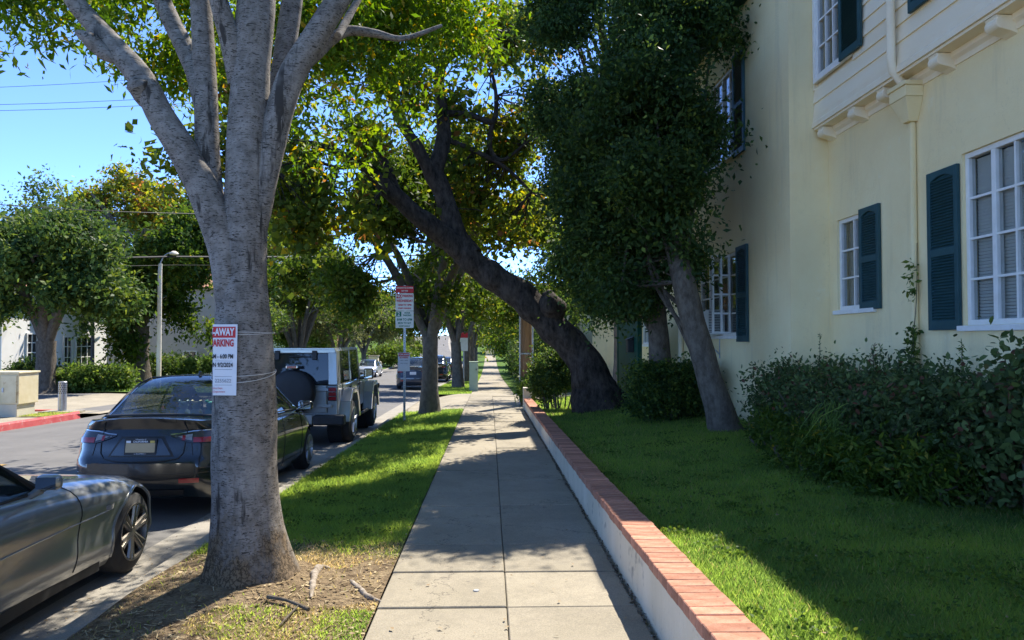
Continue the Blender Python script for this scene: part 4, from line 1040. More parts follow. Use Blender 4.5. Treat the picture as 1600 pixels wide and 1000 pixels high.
# ---- street trees along the near kerb
ZP = lambda Y: (zc(Y) + zs(Y)) / 2
SG = 'street trees along the near kerb'
street_tree((-1.53, 19.0), ZP(19.0), 'grey street tree forked low beside the parking sign pole', SG, rt=0.205, fork=1.95, nl=6, cr=(4.0, 3.6, 2.7), cz=4.6, ncl=1350, k=42, leaf=0.15, spread=0.25, seed=51, bias=0.42, az0=0.4, gap=0.55,
    crown_blobs=[pb(470, 420, 18.6, 1.0, 1.2, .75), pb(540, 380, 18.2, 1.2, 1.4, .9), pb(610, 410, 18.4, 1.1, 1.4, .7), pb(680, 400, 19, 1.0, 1.4, .75), pb(640, 330, 19, 1.2, 1.4, .8), pb(740, 350, 19.5, 1.0, 1.4, .9), pb(580, 310, 18.6, 1.2, 1.4, .8), pb(450, 340, 18.6, .9, 1.2, .9), pb(780, 420, 20, .7, 1.0, .75), pb(520, 460, 18.2, .8, 1.0, .4), pb(690, 455, 18.8, .7, .9, .35), pb(820, 350, 20.5, .8, 1.0, .9), pb(640, 240, 19.5, 1.4, 1.4, .9, .6), pb(740, 250, 20, 1.0, 1.2, .9, .5)])
street_tree((-1.42, 33.6), ZP(33.6) , 'grey street tree behind the green utility box', SG, rt=0.23, fork=2.1, nl=4, cr=(3.6, 3.4, 2.6), ncl=620, k=34, leaf=0.18, spread=0.3, seed=52, bias=0.55, lean=(-0.06, 0))
street_tree((-1.35, 43), ZP(43), 'third street tree on the near kerb past the utility box', SG, rt=0.22, fork=2.2, cr=(3.6, 3.4, 2.7), ncl=460, k=32, leaf=0.21, spread=0.33, seed=53, bias=0.5)
street_tree((-1.35, 55), ZP(55), 'fourth street tree on the near kerb, half hidden', SG, rt=0.22, fork=2.2, cr=(3.6, 3.6, 2.8), ncl=300, k=26, leaf=0.22, spread=0.36, seed=54)
street_tree((-1.35, 70), ZP(70), 'small distant street tree at the narrowing end of the sidewalk', SG, rt=0.22, fork=2.2, cr=(3.8, 3.8, 2.8), ncl=260, k=24, leaf=0.26, spread=0.4, seed=55, twig=0)
for i_, (y_, lab_) in enumerate(((84, 'tiny distant street tree at the sidewalk vanishing point'), (100, 'remote street tree near the foot of the hill'), (117, 'remotest street tree before the hill'))):
    street_tree((-1.6 - i_, y_), ZP(y_), lab_, SG, rt=0.22, fork=2.0, cr=(4.2, 4.2, 3.0), ncl=240, k=24, leaf=0.32 + .04 * i_, spread=0.45, seed=56 + i_, twig=0)
# ---- trees on the right beyond the driveway
RG = 'trees on the right beyond the driveway'
street_tree((4.6, 26.0), 0.1, 'sunlit yellow-green tree seen behind the leaning dark trunk', RG, rt=0.2, fork=2.0, cr=(2.8, 2.6, 2.6), cz=4.2, ncl=480, k=34, leaf=0.15, spread=0.28, mat='leaf_bright', seed=61, name='garden_tree', bias=0.5)
street_tree((3.4, 36.0), -0.4, 'dark tree overhanging the right edge of the far sidewalk', RG, rt=0.22, fork=1.7, cr=(3.0, 3.4, 3.0), cz=4.0, ncl=420, k=32, leaf=0.17, spread=0.32, seed=62, name='garden_tree', bias=0.4)
street_tree((3.6, 50.0), -0.8, 'green tree at the end of the hedge along the far sidewalk', RG, rt=0.22, fork=1.8, cr=(3.4, 4.0, 3.2), cz=3.6, ncl=360, k=30, leaf=0.2, spread=0.36, seed=63, name='garden_tree')
street_tree((4.5, 70.0), -1.2, 'faraway tree closing the right side of the sidewalk', RG, rt=0.25, fork=1.8, cr=(4.5, 5.0, 4.0), cz=4.0, ncl=320, k=28, leaf=0.28, spread=0.45, seed=64, name='garden_tree', twig=0)
for i_, (x_, y_, lab_) in enumerate(((2.6, 84, 'low dark tree closing the far right edge of the sidewalk'), (1.6, 126, 'tree standing where the sidewalk ends'), (4.0, 104, 'rounded tree far along the right verge'))):
    street_tree((x_, y_), zs(y_), lab_, RG, rt=0.25, fork=0.9, cr=(4.0, 4.5, 3.6), cz=zs(y_) + 3.4, ncl=300, k=28, leaf=0.34, spread=0.5, seed=160 + i_, name='garden_tree', twig=0)
street_tree((9.5, 24.5), 0.2, 'tall tree rising behind the cream house', RG, rt=0.3, fork=3.0, cr=(4.0, 4.0, 3.6), cz=7.0, ncl=420, k=30, leaf=0.2, spread=0.4, seed=65, name='garden_tree', twig=0)
# ---- trees across the street
LG = 'trees along the far kerb'
street_tree((-12.6, 49), zc(49), 'many-stemmed street tree across the road behind the silver vehicle', LG, rt=0.26, fork=1.2, nl=7, cr=(4.6, 4.4, 3.2), cz=5.2, ncl=820, k=38, leaf=0.24, spread=0.36, seed=71, name='far_kerb_tree', bias=0.6)
street_tree((-12.7, 62), zc(62), 'pale olive street tree across the road, left of the gap of sky', LG, rt=0.26, fork=1.4, nl=6, cr=(4.4, 4.6, 2.7), cz=3.6, ncl=460, k=34, leaf=0.22, spread=0.4, mat='leaf_olive', seed=72, name='far_kerb_tree')
street_tree((-12.9, 76), zc(76), 'second pale olive street tree across the road', LG, rt=0.26, fork=1.6, nl=5, cr=(4.4, 4.6, 2.7), cz=3.4, ncl=420, k=32, leaf=0.25, spread=0.42, mat='leaf_olive', seed=73, name='far_kerb_tree', twig=.1)
street_tree((-13.3, 91), zc(91), 'slim olive street tree on the grass corner across the road', LG, rt=0.26, fork=2.2, nl=5, cr=(4.4, 4.4, 2.5), cz=3.8, ncl=360, k=30, leaf=0.28, spread=0.45, mat='leaf_olive', seed=74, name='far_kerb_tree', twig=.1)
street_tree((-15, 112), zc(112), 'olive street tree near the foot of the hill across the road', LG, rt=0.26, fork=2.2, nl=5, cr=(4.6, 4.4, 2.7), cz=4.6, ncl=300, k=28, leaf=0.34, spread=0.5, mat='leaf_olive', seed=75, name='far_kerb_tree', twig=0)
street_tree((-12.2, 13.5), zc(13), 'unseen tree added across the road for the sedan rear window reflection', LG, rt=0.26, fork=3.2, nl=6, cr=(4.8, 4.8, 2.2), cz=9.6, ncl=280, k=30, leaf=0.17, spread=0.34, seed=77, name='far_kerb_tree')  # out of view, added so its crown darkens the sedan's rear glass reflection
FG = 'trees on the lawns across the street'
def bigtree(base, z, label, cr, cz, n, k, leaf, mat, seed, rt=0.4, fork=2.2, spread=0.4, bias=0.42, blobs=None, bark='bark_mid', gap=0.4, nl=6, twig=0.1, name='lawn_tree'):
    return street_tree(base, z, label, FG, rt=rt, fork=fork, nl=nl, cr=cr, cz=cz, ncl=n, k=k, leaf=leaf, spread=spread, mat=mat, bark=bark, seed=seed, bias=bias, crown_blobs=blobs, gap=gap, twig=twig, name=name)
bigtree((-17.6, 29.8), zc(29.8) + .1, 'broad dark tree with a thick pale trunk in front of the white house', (3.8, 3.6, 2.4), 4.3, 1250, 60, 0.22, 'leaf_ficus', 81, rt=0.36, fork=2.0, spread=0.3, bias=0.62,
        blobs=[pb(60, 400, 29.5, 2.3, 2.2, 1.5), pb(150, 420, 29.5, 1.3, 1.8, 1.5), pb(20, 450, 29, 1.5, 1.8, 1.2), pb(110, 465, 29, 1.4, 1.8, .9), pb(-60, 420, 30, 2.2, 2.2, 1.8), pb(165, 475, 29.5, .8, 1.2, .7), pb(137, 515, 29, .4, .6, .45), pb(100, 380, 30, 1.8, 1.8, 1.0)])
bigtree((-18.1, 38.6), zc(38.6) + .1, 'thick brown trunk under green foliage right of the white house', (4.0, 3.6, 3.0), 5.5, 1050, 52, 0.26, 'leaf_street', 82, rt=0.5, fork=3.0, spread=0.36, bark='bark_mid',
        blobs=[pb(235, 400, 38.5, 2.2, 2.2, 2.2), pb(300, 430, 38, 2.0, 2.0, 1.8), pb(230, 480, 38, 1.8, 1.8, 1.3), pb(310, 350, 39, 1.6, 1.8, 1.6), pb(190, 500, 38, .9, 1.0, .9), pb(300, 510, 37.5, 1.1, 1.2, .9), pb(200, 540, 37.5, .6, .8, .7)])
bigtree((-23.5, 50), zc(50), 'tall open tree with yellowing leaves against the sky', (6, 5, 4), 9.5, 560, 34, 0.30, 'leaf_syc', 83, rt=0.45, fork=5.5, spread=0.42, bias=0.62, gap=0.46, nl=9, twig=0.35,
        blobs=[pb(190, 285, 50, 1.6, 1.8, .9), pb(140, 312, 50, 1.9, 1.8, 1.0), pb(230, 310, 50, 1.6, 1.8, 1.2), pb(280, 330, 50, 2.0, 1.8, 1.6), pb(120, 345, 50, 1.5, 1.5, .8), pb(200, 345, 51, 2.0, 1.8, .7), pb(310, 300, 50, 1.4, 1.5, 1.4)])
bigtree((-21, 60), zc(60), 'rounded green tree behind the lamp post', (6, 5, 4), 6.5, 800, 36, 0.36, 'leaf_street', 84, fork=2.5, spread=0.5, bias=0.6,
        blobs=[pb(330, 400, 58, 4, 3, 4.0), pb(410, 420, 58, 4.0, 3, 3.2), pb(250, 420, 60, 4, 3, 3.5), pb(440, 350, 60, 3.0, 3, 2.8), pb(160, 430, 60, 4, 3, 3)])
bigtree((-27, 44), zc(44), 'dense tree behind the white house', (5, 5, 4), 6.5, 420, 34, 0.24, 'leaf_ficus', 85, fork=2.5, spread=0.45, bias=0.6)
bigtree((-12.8, 41.5), zc(41.5), 'young tree with dark glossy leaves between lamp post and grey trunk', (2.0, 2.0, 1.6), 2.6, 320, 34, 0.17, 'leaf_ficus', 86, rt=0.12, fork=1.2, spread=0.28, bias=0.66)
bigtree((-20, 92), zc(92), 'leafy tree behind the brick building across the road', (6, 6, 4.5), 6, 360, 30, 0.34, 'leaf_street', 87, spread=0.55)
for i, (x, y, r_, lab) in enumerate(((-24, 130, 7, 'wooded backdrop tree left of the far hill crest'), (-10, 196, 7, 'tree standing on the hill crest at the end of the road'), (-27, 190, 8, 'tree beyond the crest left of the road'), (4, 150, 7, 'tree beyond the end of the sidewalk'), (14, 110, 8, 'large tree far behind on the right'), (12, 45, 5, 'tree behind the driveway on the right'), (-42, 95, 9, 'large tree far back on the left'), (-34, 70, 7, 'tree behind the houses on the left'), (-13, -16, 5, 'unseen reflection tree added behind the camera across the road'), (-2, -12, 4, 'unseen reflection tree added behind the camera beside the sidewalk'))):  # last two are unseen, added to darken reflections in car glass and paint
    street_tree((x, y), zc(y), lab, 'background trees', rt=0.4, fork=2.6, nl=6, cr=(r_, r_, r_ * 0.62), ncl=330, k=26, leaf=0.15 + 0.0035 * abs(y), spread=0.6, seed=100 + i, name='background_tree', twig=0, bias=0.5)
# dark conifer in the gap of sky
cf = wempty('conifer_tree', (-26.5, 165, zc(165)), 'dark pointed conifer in the small gap of sky', 'tree')
MB().cyl((-26.5, 165, 2), (-26.5, 165, 13.5), 0.35, 0.05, 8).build('trunk', M['bark_mid'], cf)
rng = np.random.default_rng(9)
hc = rng.random(500) ** 1.4; an = rng.random(500) * 6.28; rr = (1 - hc) * 3.2 * rng.random(500) ** 0.5
foliage('crown', np.stack([-26.5 + rr * np.cos(an), 165 + rr * np.sin(an), 3.5 + hc * 10.2], 1), 16, 0.4, 0.5, 0.35, M['leaf_ficus'], cf, rng, 0.5, 0.5)

# ------------------------------------------------------------------ hedges and shrubs
def shrub(name, label, cat, blobs, n, k, spread, leaf, wr, mat, seed, base, stems=8, bias=0.45, gap=0.0, droop=0.0, group=None, jit=0.22, shell=0.4, hexa=False):
    rng = np.random.default_rng(seed)
    e = wempty(name, base, label, cat, group)
    C = blob_pts(blobs, n, rng, shell, gap, 2.0)
    mb = MB()
    for i in range(stems):
        c = Vector(C[int(rng.integers(len(C)))])
        g = Vector((base[0] * 0.35 + c.x * 0.65, base[1] * 0.35 + c.y * 0.65, base[2] - 0.03))
        limb(mb, [(g, 0.018), (g.lerp(c, 0.5) + Vector(rng.normal(0, 0.05, 3)), 0.013), (c, 0.005)], 5, 0.1, 4, 3, i)
    if stems: mb.build('stem', M['bark_mid'], e, smooth=True, recalc=False)
    foliage('foliage', C, k, spread, leaf, wr, M[mat], e, rng, droop, bias, jit, hexa=hexa)
    return e
# long hedge below the windows
hb = []
for Y in np.arange(5.5, 9.5, 0.33):
    xf = 3.18 + 0.16 * sstep(7.5, 9.3, Y) + 0.25 * sstep(6.0, 5.3, Y)
    top = 1.30 + 0.05 * math.sin(Y * 5)
    for X in np.arange(xf + 0.30, 4.35, 0.33):
        for Z in (0.62, 0.98): hb.append((X, Y, Z, 0.30, 0.32, 0.34))
shrub('hedge', 'long untrimmed hedge under the shuttered windows of the cream house', 'hedge', hb, 2400, 26, 0.09, 0.058, 0.52, 'leaf_hedge', 201, (3.8, 7.5, 0.37), 60, 0.42, droop=-0.25, jit=0.25, hexa=True)
shrub('broadleaf_shrub', 'broad-leaved green shrub at the near end of the hedge', 'shrub', [(3.85, 5.35, 0.75, .40, .40, .42), (4.08, 5.5, 1.15, .32, .45, .38), (4.12, 5.2, 1.40, .20, .3, .25), (3.72, 5.6, 0.62, .33, .35, .28), (4.05, 4.9, 1.0, .40, .5, .6)], 700, 11, 0.10, 0.078, 0.62, 'leaf_hedge', 202, (3.9, 5.3, 0.37), 24, 0.62, droop=0.1, jit=0.12, hexa=True)
for i, (X, Y) in enumerate(((3.35, 8.6), (3.22, 7.9), (3.12, 7.2), (3.08, 6.6), (3.16, 6.0), (3.38, 5.55))):
    shrub('ground_cover', ['low fern-like plant at the far foot of the hedge', 'second fern-like plant along the foot of the hedge', 'third fern-like plant along the foot of the hedge', 'fern-like plant at the middle of the hedge foot', 'fern-like plant next to the broad-leaved shrub', 'fern-like plant beneath the broad-leaved shrub, nearest the camera'][i], 'plant', [(X, Y, zlawn(X, Y) + 0.20, .27, .36, .24)], 150, 16, 0.07, 0.07, 0.34, 'leaf_bright' if False else 'leaf_street', 210 + i, (X, Y, zlawn(X, Y)), 6, 0.35, droop=0.0, group='low plants along the foot of the hedge')
# long weeping grass blades in the hedge
rng = np.random.default_rng(77)
n = 130
b0 = np.stack([rng.normal(3.24, .07, n), rng.normal(6.75, .16, n), rng.uniform(.75, 1.05, n)], 1)
d0 = np.stack([rng.normal(-0.10, .10, n), rng.normal(0, .16, n), -rng.uniform(.25, .62, n)], 1)
s0 = unit(np.cross(d0, rng.normal(0, 1, (n, 3)))) * 0.004
m0 = b0 + d0 * .45 + np.array([-.05, 0, .04])
V = np.concatenate([np.stack([b0 - s0, b0 + s0, m0 + s0, m0 - s0], 1), np.stack([m0 - s0, m0 + s0, b0 + d0 + s0 * .2, b0 + d0 - s0 * .2], 1)]).reshape(-1, 3)
tt = np.repeat(np.clip(rng.normal(.18, .15, n), 0, 1), 4)
o = np_mesh('weeping_grass', V, 4, M['grass'], None, np.concatenate([tt, tt])); tag(o, 'tuft of long drooping grass hanging out of the hedge', 'grass', kind='stuff')
# sprigs standing above the hedge against the wall
SGp = 'sprigs standing up out of the hedge'
for i, (x, y0_, y1_, dd, lf, lab, mt) in enumerate(((1281, 590, 520, 8.7, .05, 'thin feathery sprig above the left end of the hedge', 'leaf_hedge'), (1375, 600, 540, 7.7, .045, 'spiky green sprig left of the downspout', 'leaf_street'), (1404, 595, 548, 7.5, .045, 'short spiky sprig nearer the downspout', 'leaf_street'), (1427, 590, 512, 7.35, .045, 'tall narrow sprig touching the downspout', 'leaf_street'), (1503, 585, 535, 6.5, .045, 'bushy pine-like sprig below the big window', 'leaf_street'), (1365, 590, 540, 7.9, .06, 'reddish new shoot above the hedge', 'leaf_hedge'))):
    a, b = atY(x, y0_ + 25, dd), atY(x, y1_, dd)
    e = wempty('sprig', tuple(a), lab, 'plant', SGp)
    MB().tube([(a, .006), (a.lerp(b, .5), .005), (b, .002)], 5).build('stem', M['bark_mid'], e)
    rng = np.random.default_rng(300 + i); t = rng.random(110 if i else 60)
    P = np.array(a)[None] + (np.array(b) - np.array(a))[None] * t[:, None] + rng.normal(0, 1, (len(t), 3)) * (0.028 * (1.15 - t))[:, None]
    np_mesh('foliage', leaf_quads(P, lf, 0.3, rng, -0.5), 4, M[mt], e, np.repeat(np.clip(rng.normal(.95 if i == 5 else .4, .1, len(t)), 0, 1), 4))
# vine on the downspout
vn = wempty('climbing_vine', (XC - 0.1, yh - 0.05, 0.4), 'dark green vine climbing the downspout between the windows', 'vine')
MB().tube(catmull([(Vector((XC - 0.09, yh - 0.06, .5)), .006), (Vector((XC - 0.10, yh - 0.03, 1.3)), .006), (Vector((XC - 0.05, yh - 0.06, 2.0)), .004), (Vector((XC - 0.03, yh - 0.055, 2.6)), .003)], 5), 5).build('stem', M['bark_mid'], vn)
rng = np.random.default_rng(5)
z = np.concatenate([rng.uniform(.9, 1.75, 330), rng.uniform(2.0, 2.42, 60)])
P = np.stack([XC - 0.10 + rng.normal(0, .03, len(z)), yh - 0.06 + rng.normal(0, .035, len(z)), z], 1)
np_mesh('foliage', leaf_quads(P, .065, .5, rng, .3), 4, M['leaf_ficus'], vn, np.repeat(np.clip(rng.normal(.7, .15, len(z)), 0, 1), 4))
# clipped hedge between the trunks
shrub('clipped_hedge', 'clipped dark boxy hedge between the two slim trunks', 'hedge', [(X, Y, Z, .24, .24, .24) for X in (2.55, 2.85, 3.15, 3.45) for Y in (11.9, 12.2, 12.5) for Z in (.56, .80, 1.0)], 1150, 26, 0.075, 0.055, 0.6, 'leaf_ficus', 220, (3.0, 12.2, .3), 18, 0.55)
shrub('round_shrub', 'round dark shrub on bare stems at the end of the garden wall', 'shrub', [(1.40, 16.2, .92, .50, .5, .42), (1.25, 16.4, .62, .36, .4, .32), (1.75, 16.1, .95, .36, .4, .32), (1.55, 16.3, 1.18, .36, .36, .22)], 640, 30, 0.085, 0.065, 0.6, 'leaf_ficus', 221, (1.55, 16.2, .12), 14, 0.55)
shrub('spiky_plant', 'bright strappy plant beside the sidewalk by the wall pier', 'plant', [(1.15, 21.0, .35, .30, .3, .30), (1.05, 20.8, .12, .25, .25, .2)], 90, 16, .08, .2, .2, 'leaf_bright', 222, (1.15, 21.0, -.2), 5, 0.6)
# tall hedge along the right of the far sidewalk
for i, (ya, yb, hh, lab) in enumerate(((28.2, 33.5, 2.7, 'tall dark hedge on the right just past the driveway'), (36, 46, 2.2, 'dark hedge further along the far sidewalk'), (49, 66, 2.6, 'distant hedge along the end of the sidewalk'))):
    bl = [(X, Y, zs(Y) + Z, .6, .8, .55) for Y in np.arange(ya, yb, 1.0) for X in (2.15, 2.9) for Z in np.arange(.5, hh, .6)]
    shrub('tall_hedge', lab, 'hedge', bl, 760, 30, .17, .12 + .03 * i, .55, 'leaf_ficus', 230 + i, (2.4, ya, zs(ya)), 0, 0.5, group='hedges along the far sidewalk')
# shrubs on the far lawns
for i, (x, y, dd, rx, rz, mt, lab) in enumerate(((128, 593, 30.6, 1.0, .5, 'leaf_bright', 'sunlit leafy bush left of centre before the white house'), (175, 592, 31.0, .95, .52, 'leaf_bright', 'sunlit rounded bush at the corner of the white house'), (85, 595, 31.5, .8, .6, 'leaf_ficus', 'dark bush right of the thick pale trunk'), (40, 590, 31.5, .7, .6, 'leaf_ficus', 'dark bush left of the thick pale trunk'), (306, 578, 37, .7, .25, 'leaf_bright', 'low rounded bush behind the dark sedan'), (260, 575, 41, 2.2, .6, 'leaf_ficus', 'shadowy hedge beneath the thick brown trunk'), (330, 575, 36, .25, .4, 'leaf_bright', 'spiky bright plant beside the grey trunk'), (452, 520, 62, 1.6, 1.1, 'leaf_bright', 'bright hedge in front of the yellow house'), (500, 528, 66, 1.2, .9, 'leaf_bright', 'bright bush beside the brick building'), (612, 553, 84, 2.6, .9, 'leaf_bright', 'trimmed sunlit hedge across the road in the distance'), (632, 545, 98, 2.4, 1.0, 'leaf_bright', 'furthest sunlit hedge across the road'))):
    p = atY(x, y, dd)
    shrub('lawn_bush', lab, 'shrub', [(p.x, p.y, p.z, rx, rx * .8, rz)], 330, 22, .05 + dd * .003, .06 + dd * .0035, .4, mt, 240 + i, (p.x, p.y, zc(dd)), 3, 0.5, group='bushes on the lawns across the street')

# ------------------------------------------------------------------ grass blades
def blades(name, label, X, Y, Z, hgt, wid, tint, rng, lean=0.5):
    n = len(X)
    P = np.stack([X, Y, Z], 1)
    an = rng.random(n) * 6.283
    s = np.stack([np.cos(an), np.sin(an), np.zeros(n)], 1) * (wid * rng.uniform(.7, 1.3, n))[:, None] * .5
    an2 = rng.random(n) * 6.283; ln = hgt * rng.uniform(.55, 1.3, n)
    t = np.stack([np.cos(an2) * lean, np.sin(an2) * lean, np.ones(n)], 1) * ln[:, None] * rng.uniform(.7, 1, n)[:, None]
    V = np.stack([P - s, P + s, P + t], 1).reshape(-1, 3)
    o = np_mesh(name, V, 3, M['grass'], None, np.repeat(tint, 3))
    return tag(o, label, 'grass', kind='stuff')
def field(nfreq, X, Y, seed=0.0):
    return np.array([mnoise.noise(Vector((x * nfreq + seed, y * nfreq, seed))) for x, y in zip(X, Y)])
rng = np.random.default_rng(90)
def scatter(n, x0, x1, y0, y1, rng, p=1.9):
    """denser towards the camera"""
    a, b = y0 ** (1 - p), y1 ** (1 - p)
    Y = (a + (b - a) * rng.random(n)) ** (1 / (1 - p))
    return rng.uniform(x0, x1, n), Y
zp = np.vectorize(zpark); zl = np.vectorize(zlawn)
X, Y = scatter(230000, 1.125, 4.1, 2.2, 19.6, rng, 1.7)
t = np.clip(.42 + .30 * field(.9, X, Y) + .22 * field(3.5, X, Y, 7.) + rng.normal(0, .14, len(X)), 0, .82)
dry = rng.random(len(X)) < .06; t[dry] = rng.uniform(.84, 1, dry.sum())
blades('lawn_grass', 'short green grass of the front lawn behind the garden wall', X, Y, zl(X, Y) - .012, .034 + .002 * Y, .0045 + .0007 * Y, t, rng, .6)
X, Y = scatter(210000, KX + .07, SWL - .015, 2.2, 19.65, rng, 1.75)
bare = 1 / (1 + np.exp(-(6.15 - Y + 0.9 * field(1.5, X, Y, 4.0)) * 5))       # earth round the big tree
patch = field(1.25, X, Y, 9.0)
g_near = np.clip((X + 1.05) * 2.2, 0, 1) * (Y < 4.5)                            # green tuft by the sidewalk
keep = rng.random(len(X)) < np.clip(1 - bare * (.985 - .30 * (patch > .28)) + g_near * .55, 0, 1)
keep &= np.hypot(X - TREE1[0], Y - TREE1[1]) > .42
X, Y, bare, g_near = X[keep], Y[keep], bare[keep], g_near[keep]
t = np.clip(.48 + .26 * field(.8, X, Y, 2.0) + .2 * field(3.2, X, Y, 5.) + bare * (.48 - .62 * g_near) + rng.normal(0, .11, len(X)), 0, 1)
t = np.where((bare > .5) | (t < .78), t, .78)
blades('parkway_grass', 'bright and dry grass of the strip between kerb and sidewalk', X, Y, zp(X, Y) - .012, (.045 + .0015 * Y) * (1 - .5 * bare), .005 + .0007 * Y, t, rng, .7 )
X, Y = scatter(26000, KX + .1, SWL - .02, 27.8, 70, rng, 1.5)
blades('far_parkway_grass', 'grass of the kerb strip beyond the driveway', X, Y, np.array([ZP(y) for y in Y]), .10, .03, np.clip(rng.normal(.5, .14, len(X)), 0, .8), rng)
X, Y = scatter(30000, -30, -11.2, 30, 60, rng, 1.5)
blades('left_lawn_grass', 'grass of the lawn across the street', X, Y, np.array([zc(y) + .04 for y in Y]) + .012 * np.minimum(10, -10.85 - X), .09, .04, np.clip(rng.normal(.5, .14, len(X)), 0, .85), rng)
X, Y = rng.uniform(-11.85, -11.05, 1500), rng.uniform(18.95, 20.3, 1500)
blades('verge_grass_blades', 'patchy dry grass beside the red kerb', X, Y, np.array([zc(y) for y in Y]), .05, .02, np.clip(rng.normal(.72, .16, len(X)), 0, 1), rng)

# clover and broad-leaved weeds in the lawns
rng = np.random.default_rng(404)
cx, cy = scatter(150, 1.2, 3.0, 2.6, 11, rng, 1.3); px_, py_ = scatter(70, KX + .15, SWL - .1, 6.2, 15, rng, 1.3)
cx, cy = np.concatenate([cx, px_]), np.concatenate([cy, py_])
wx = np.repeat(cx, 26) + rng.normal(0, .055, len(cx) * 26); wy = np.repeat(cy, 26) + rng.normal(0, .055, len(cx) * 26)
kw = ((wx > 1.14) | ((wx > KX + .08) & (wx < SWL - .03)))
wx, wy = wx[kw], wy[kw]
wz = np.where(wx > 0, zl(wx, wy), zp(wx, wy)) + .028
wv = leaf_hex(np.stack([wx, wy, wz], 1), .026, .8, rng, .1)
o = np_mesh('lawn_weeds', wv, 6, M['leaf_bright'], None, np.repeat(np.clip(rng.normal(.4, .25, len(wx)), 0, 1), 6)); tag(o, 'clover and small weeds growing through both lawns', 'weeds', kind='stuff')

# surface roots and sticks round the big tree
def gp(x, y):
    for z in (0, ): 
        r = ray(x, y); t_ = (0.01 - H0) / r.z; p = Vector((0, 0, H0)) + r * t_
    return Vector((p.x, p.y, zpark(p.x, p.y)))
M['root'] = pmat('bleached root', (0.17, 0.13, 0.09), (0.42, 0.36, 0.29), 26, 0.95, 0.8, 40)
RGp = 'exposed pale roots of the big tree'
for i, (pp, lab) in enumerate((([(516, 884, 6), (500, 884, 17), (492, 896, 17), (488, 916, 12), (486, 930, 5)], 'bleached hooked root surfacing in the bare earth'), ([(548, 900, 8), (562, 912, 14), (575, 924, 13), (596, 930, 6)], 'bleached straight root ending at the sidewalk'))):
    pts = [(gp(x, y) + Vector((0, 0, -.012)), w / 2 / FPX * 3.6) for x, y, w in pp]
    o = MB().tube(catmull(pts, 6), 12, True, .45, 22).build('tree_root', M['root'], None, smooth=True, recalc=False); tag(o, lab, 'root', RGp)
for i, (pp, lab) in enumerate((([(418, 936, 7), (450, 940, 5), (482, 951, 6)], 'dark fallen stick lying across the bare earth'), ([(466, 946, 3), (450, 960, 3), (437, 972, 2)], 'thin straight twig beside the dark stick'), ([(408, 914, 8), (428, 906, 7), (442, 904, 3)], 'short brown root stub near the trunk foot'))):
    pts = [(gp(x, y) + Vector((0, 0, .015)), w / 2 / FPX * 4.6) for x, y, w in pp]
    o = MB().tube(catmull(pts, 4), 8, True, .25, 12).build('fallen_stick', M['bark_mid'], None, smooth=True, recalc=False); tag(o, lab, 'stick', 'fallen sticks under the big tree')
# bits of bark, twigs and straw on the bare earth
rng = np.random.default_rng(61)
n = 5200
Xl, Yl = rng.uniform(KX + .08, SWL - .02, n), 2.4 + rng.random(n) ** 1.3 * 4.4
kp = (np.hypot(Xl - TREE1[0], Yl - TREE1[1]) > .3)
Xl, Yl = Xl[kp], Yl[kp]; n = len(Xl)
Zl = zp(Xl, Yl) - .008
an = rng.random(n) * 6.283; ln = np.where(rng.random(n) < .6, rng.uniform(.02, .09, n), rng.uniform(.008, .025, n)); wd = np.where(ln > .028, .0022, ln * .35)
d1 = np.stack([np.cos(an), np.sin(an), rng.normal(0, .12, n)], 1) * ln[:, None] * .5; d2 = np.stack([-np.sin(an), np.cos(an), rng.normal(0, .3, n)], 1) * wd[:, None]
c_ = np.stack([Xl, Yl, Zl + .004], 1)
V = np.stack([c_ - d1 - d2, c_ + d1 - d2, c_ + d1 + d2, c_ - d1 + d2], 1).reshape(-1, 3)
lm = leafmat('ground litter', [(0, (.03, .02, .012)), (.45, (.10, .065, .035)), (.8, (.30, .22, .11)), (1, (.48, .38, .22))], .05, .8)
o = np_mesh('ground_litter', V, 4, lm, None, np.repeat(np.clip(rng.normal(.78, .24, n), 0, 1), 4)); tag(o, 'bark bits, twigs and straw on the bare earth under the big tree', 'litter', kind='stuff')
# fallen leaves on paving, road edge and lawn
n = 900
rng = np.random.default_rng(17)
X = np.concatenate([rng.uniform(SWL, SWR, 260), rng.uniform(KX, SWL, 260), rng.uniform(KX - .5, KX - .1, 260), rng.uniform(1.15, 3.0, 120)]); Y = rng.uniform(2.6, 17, n)
Z = np.array([zs(y) + .008 if x > SWL and x < 1.0 else (zlawn(x, y) + .03 if x > 1 else (zpark(x, y) + .012 if x > KX else zr(y) + .036)) for x, y in zip(X, Y)])
V = leaf_quads(np.stack([X, Y, Z], 1), .035, .5, rng, 0, dirs=np.stack([rng.normal(0, 1, n), rng.normal(0, 1, n), np.zeros(n)], 1))
V[:, 2] = np.repeat(Z, 4) + rng.uniform(0, .008, n * 4)
o = np_mesh('fallen_leaves', V, 4, pmat('dead leaf', (0.22, 0.14, 0.07), (0.34, 0.26, 0.15), 40, .9)); tag(o, 'dry fallen leaves scattered over sidewalk and kerb strip', 'leaves', kind='stuff')

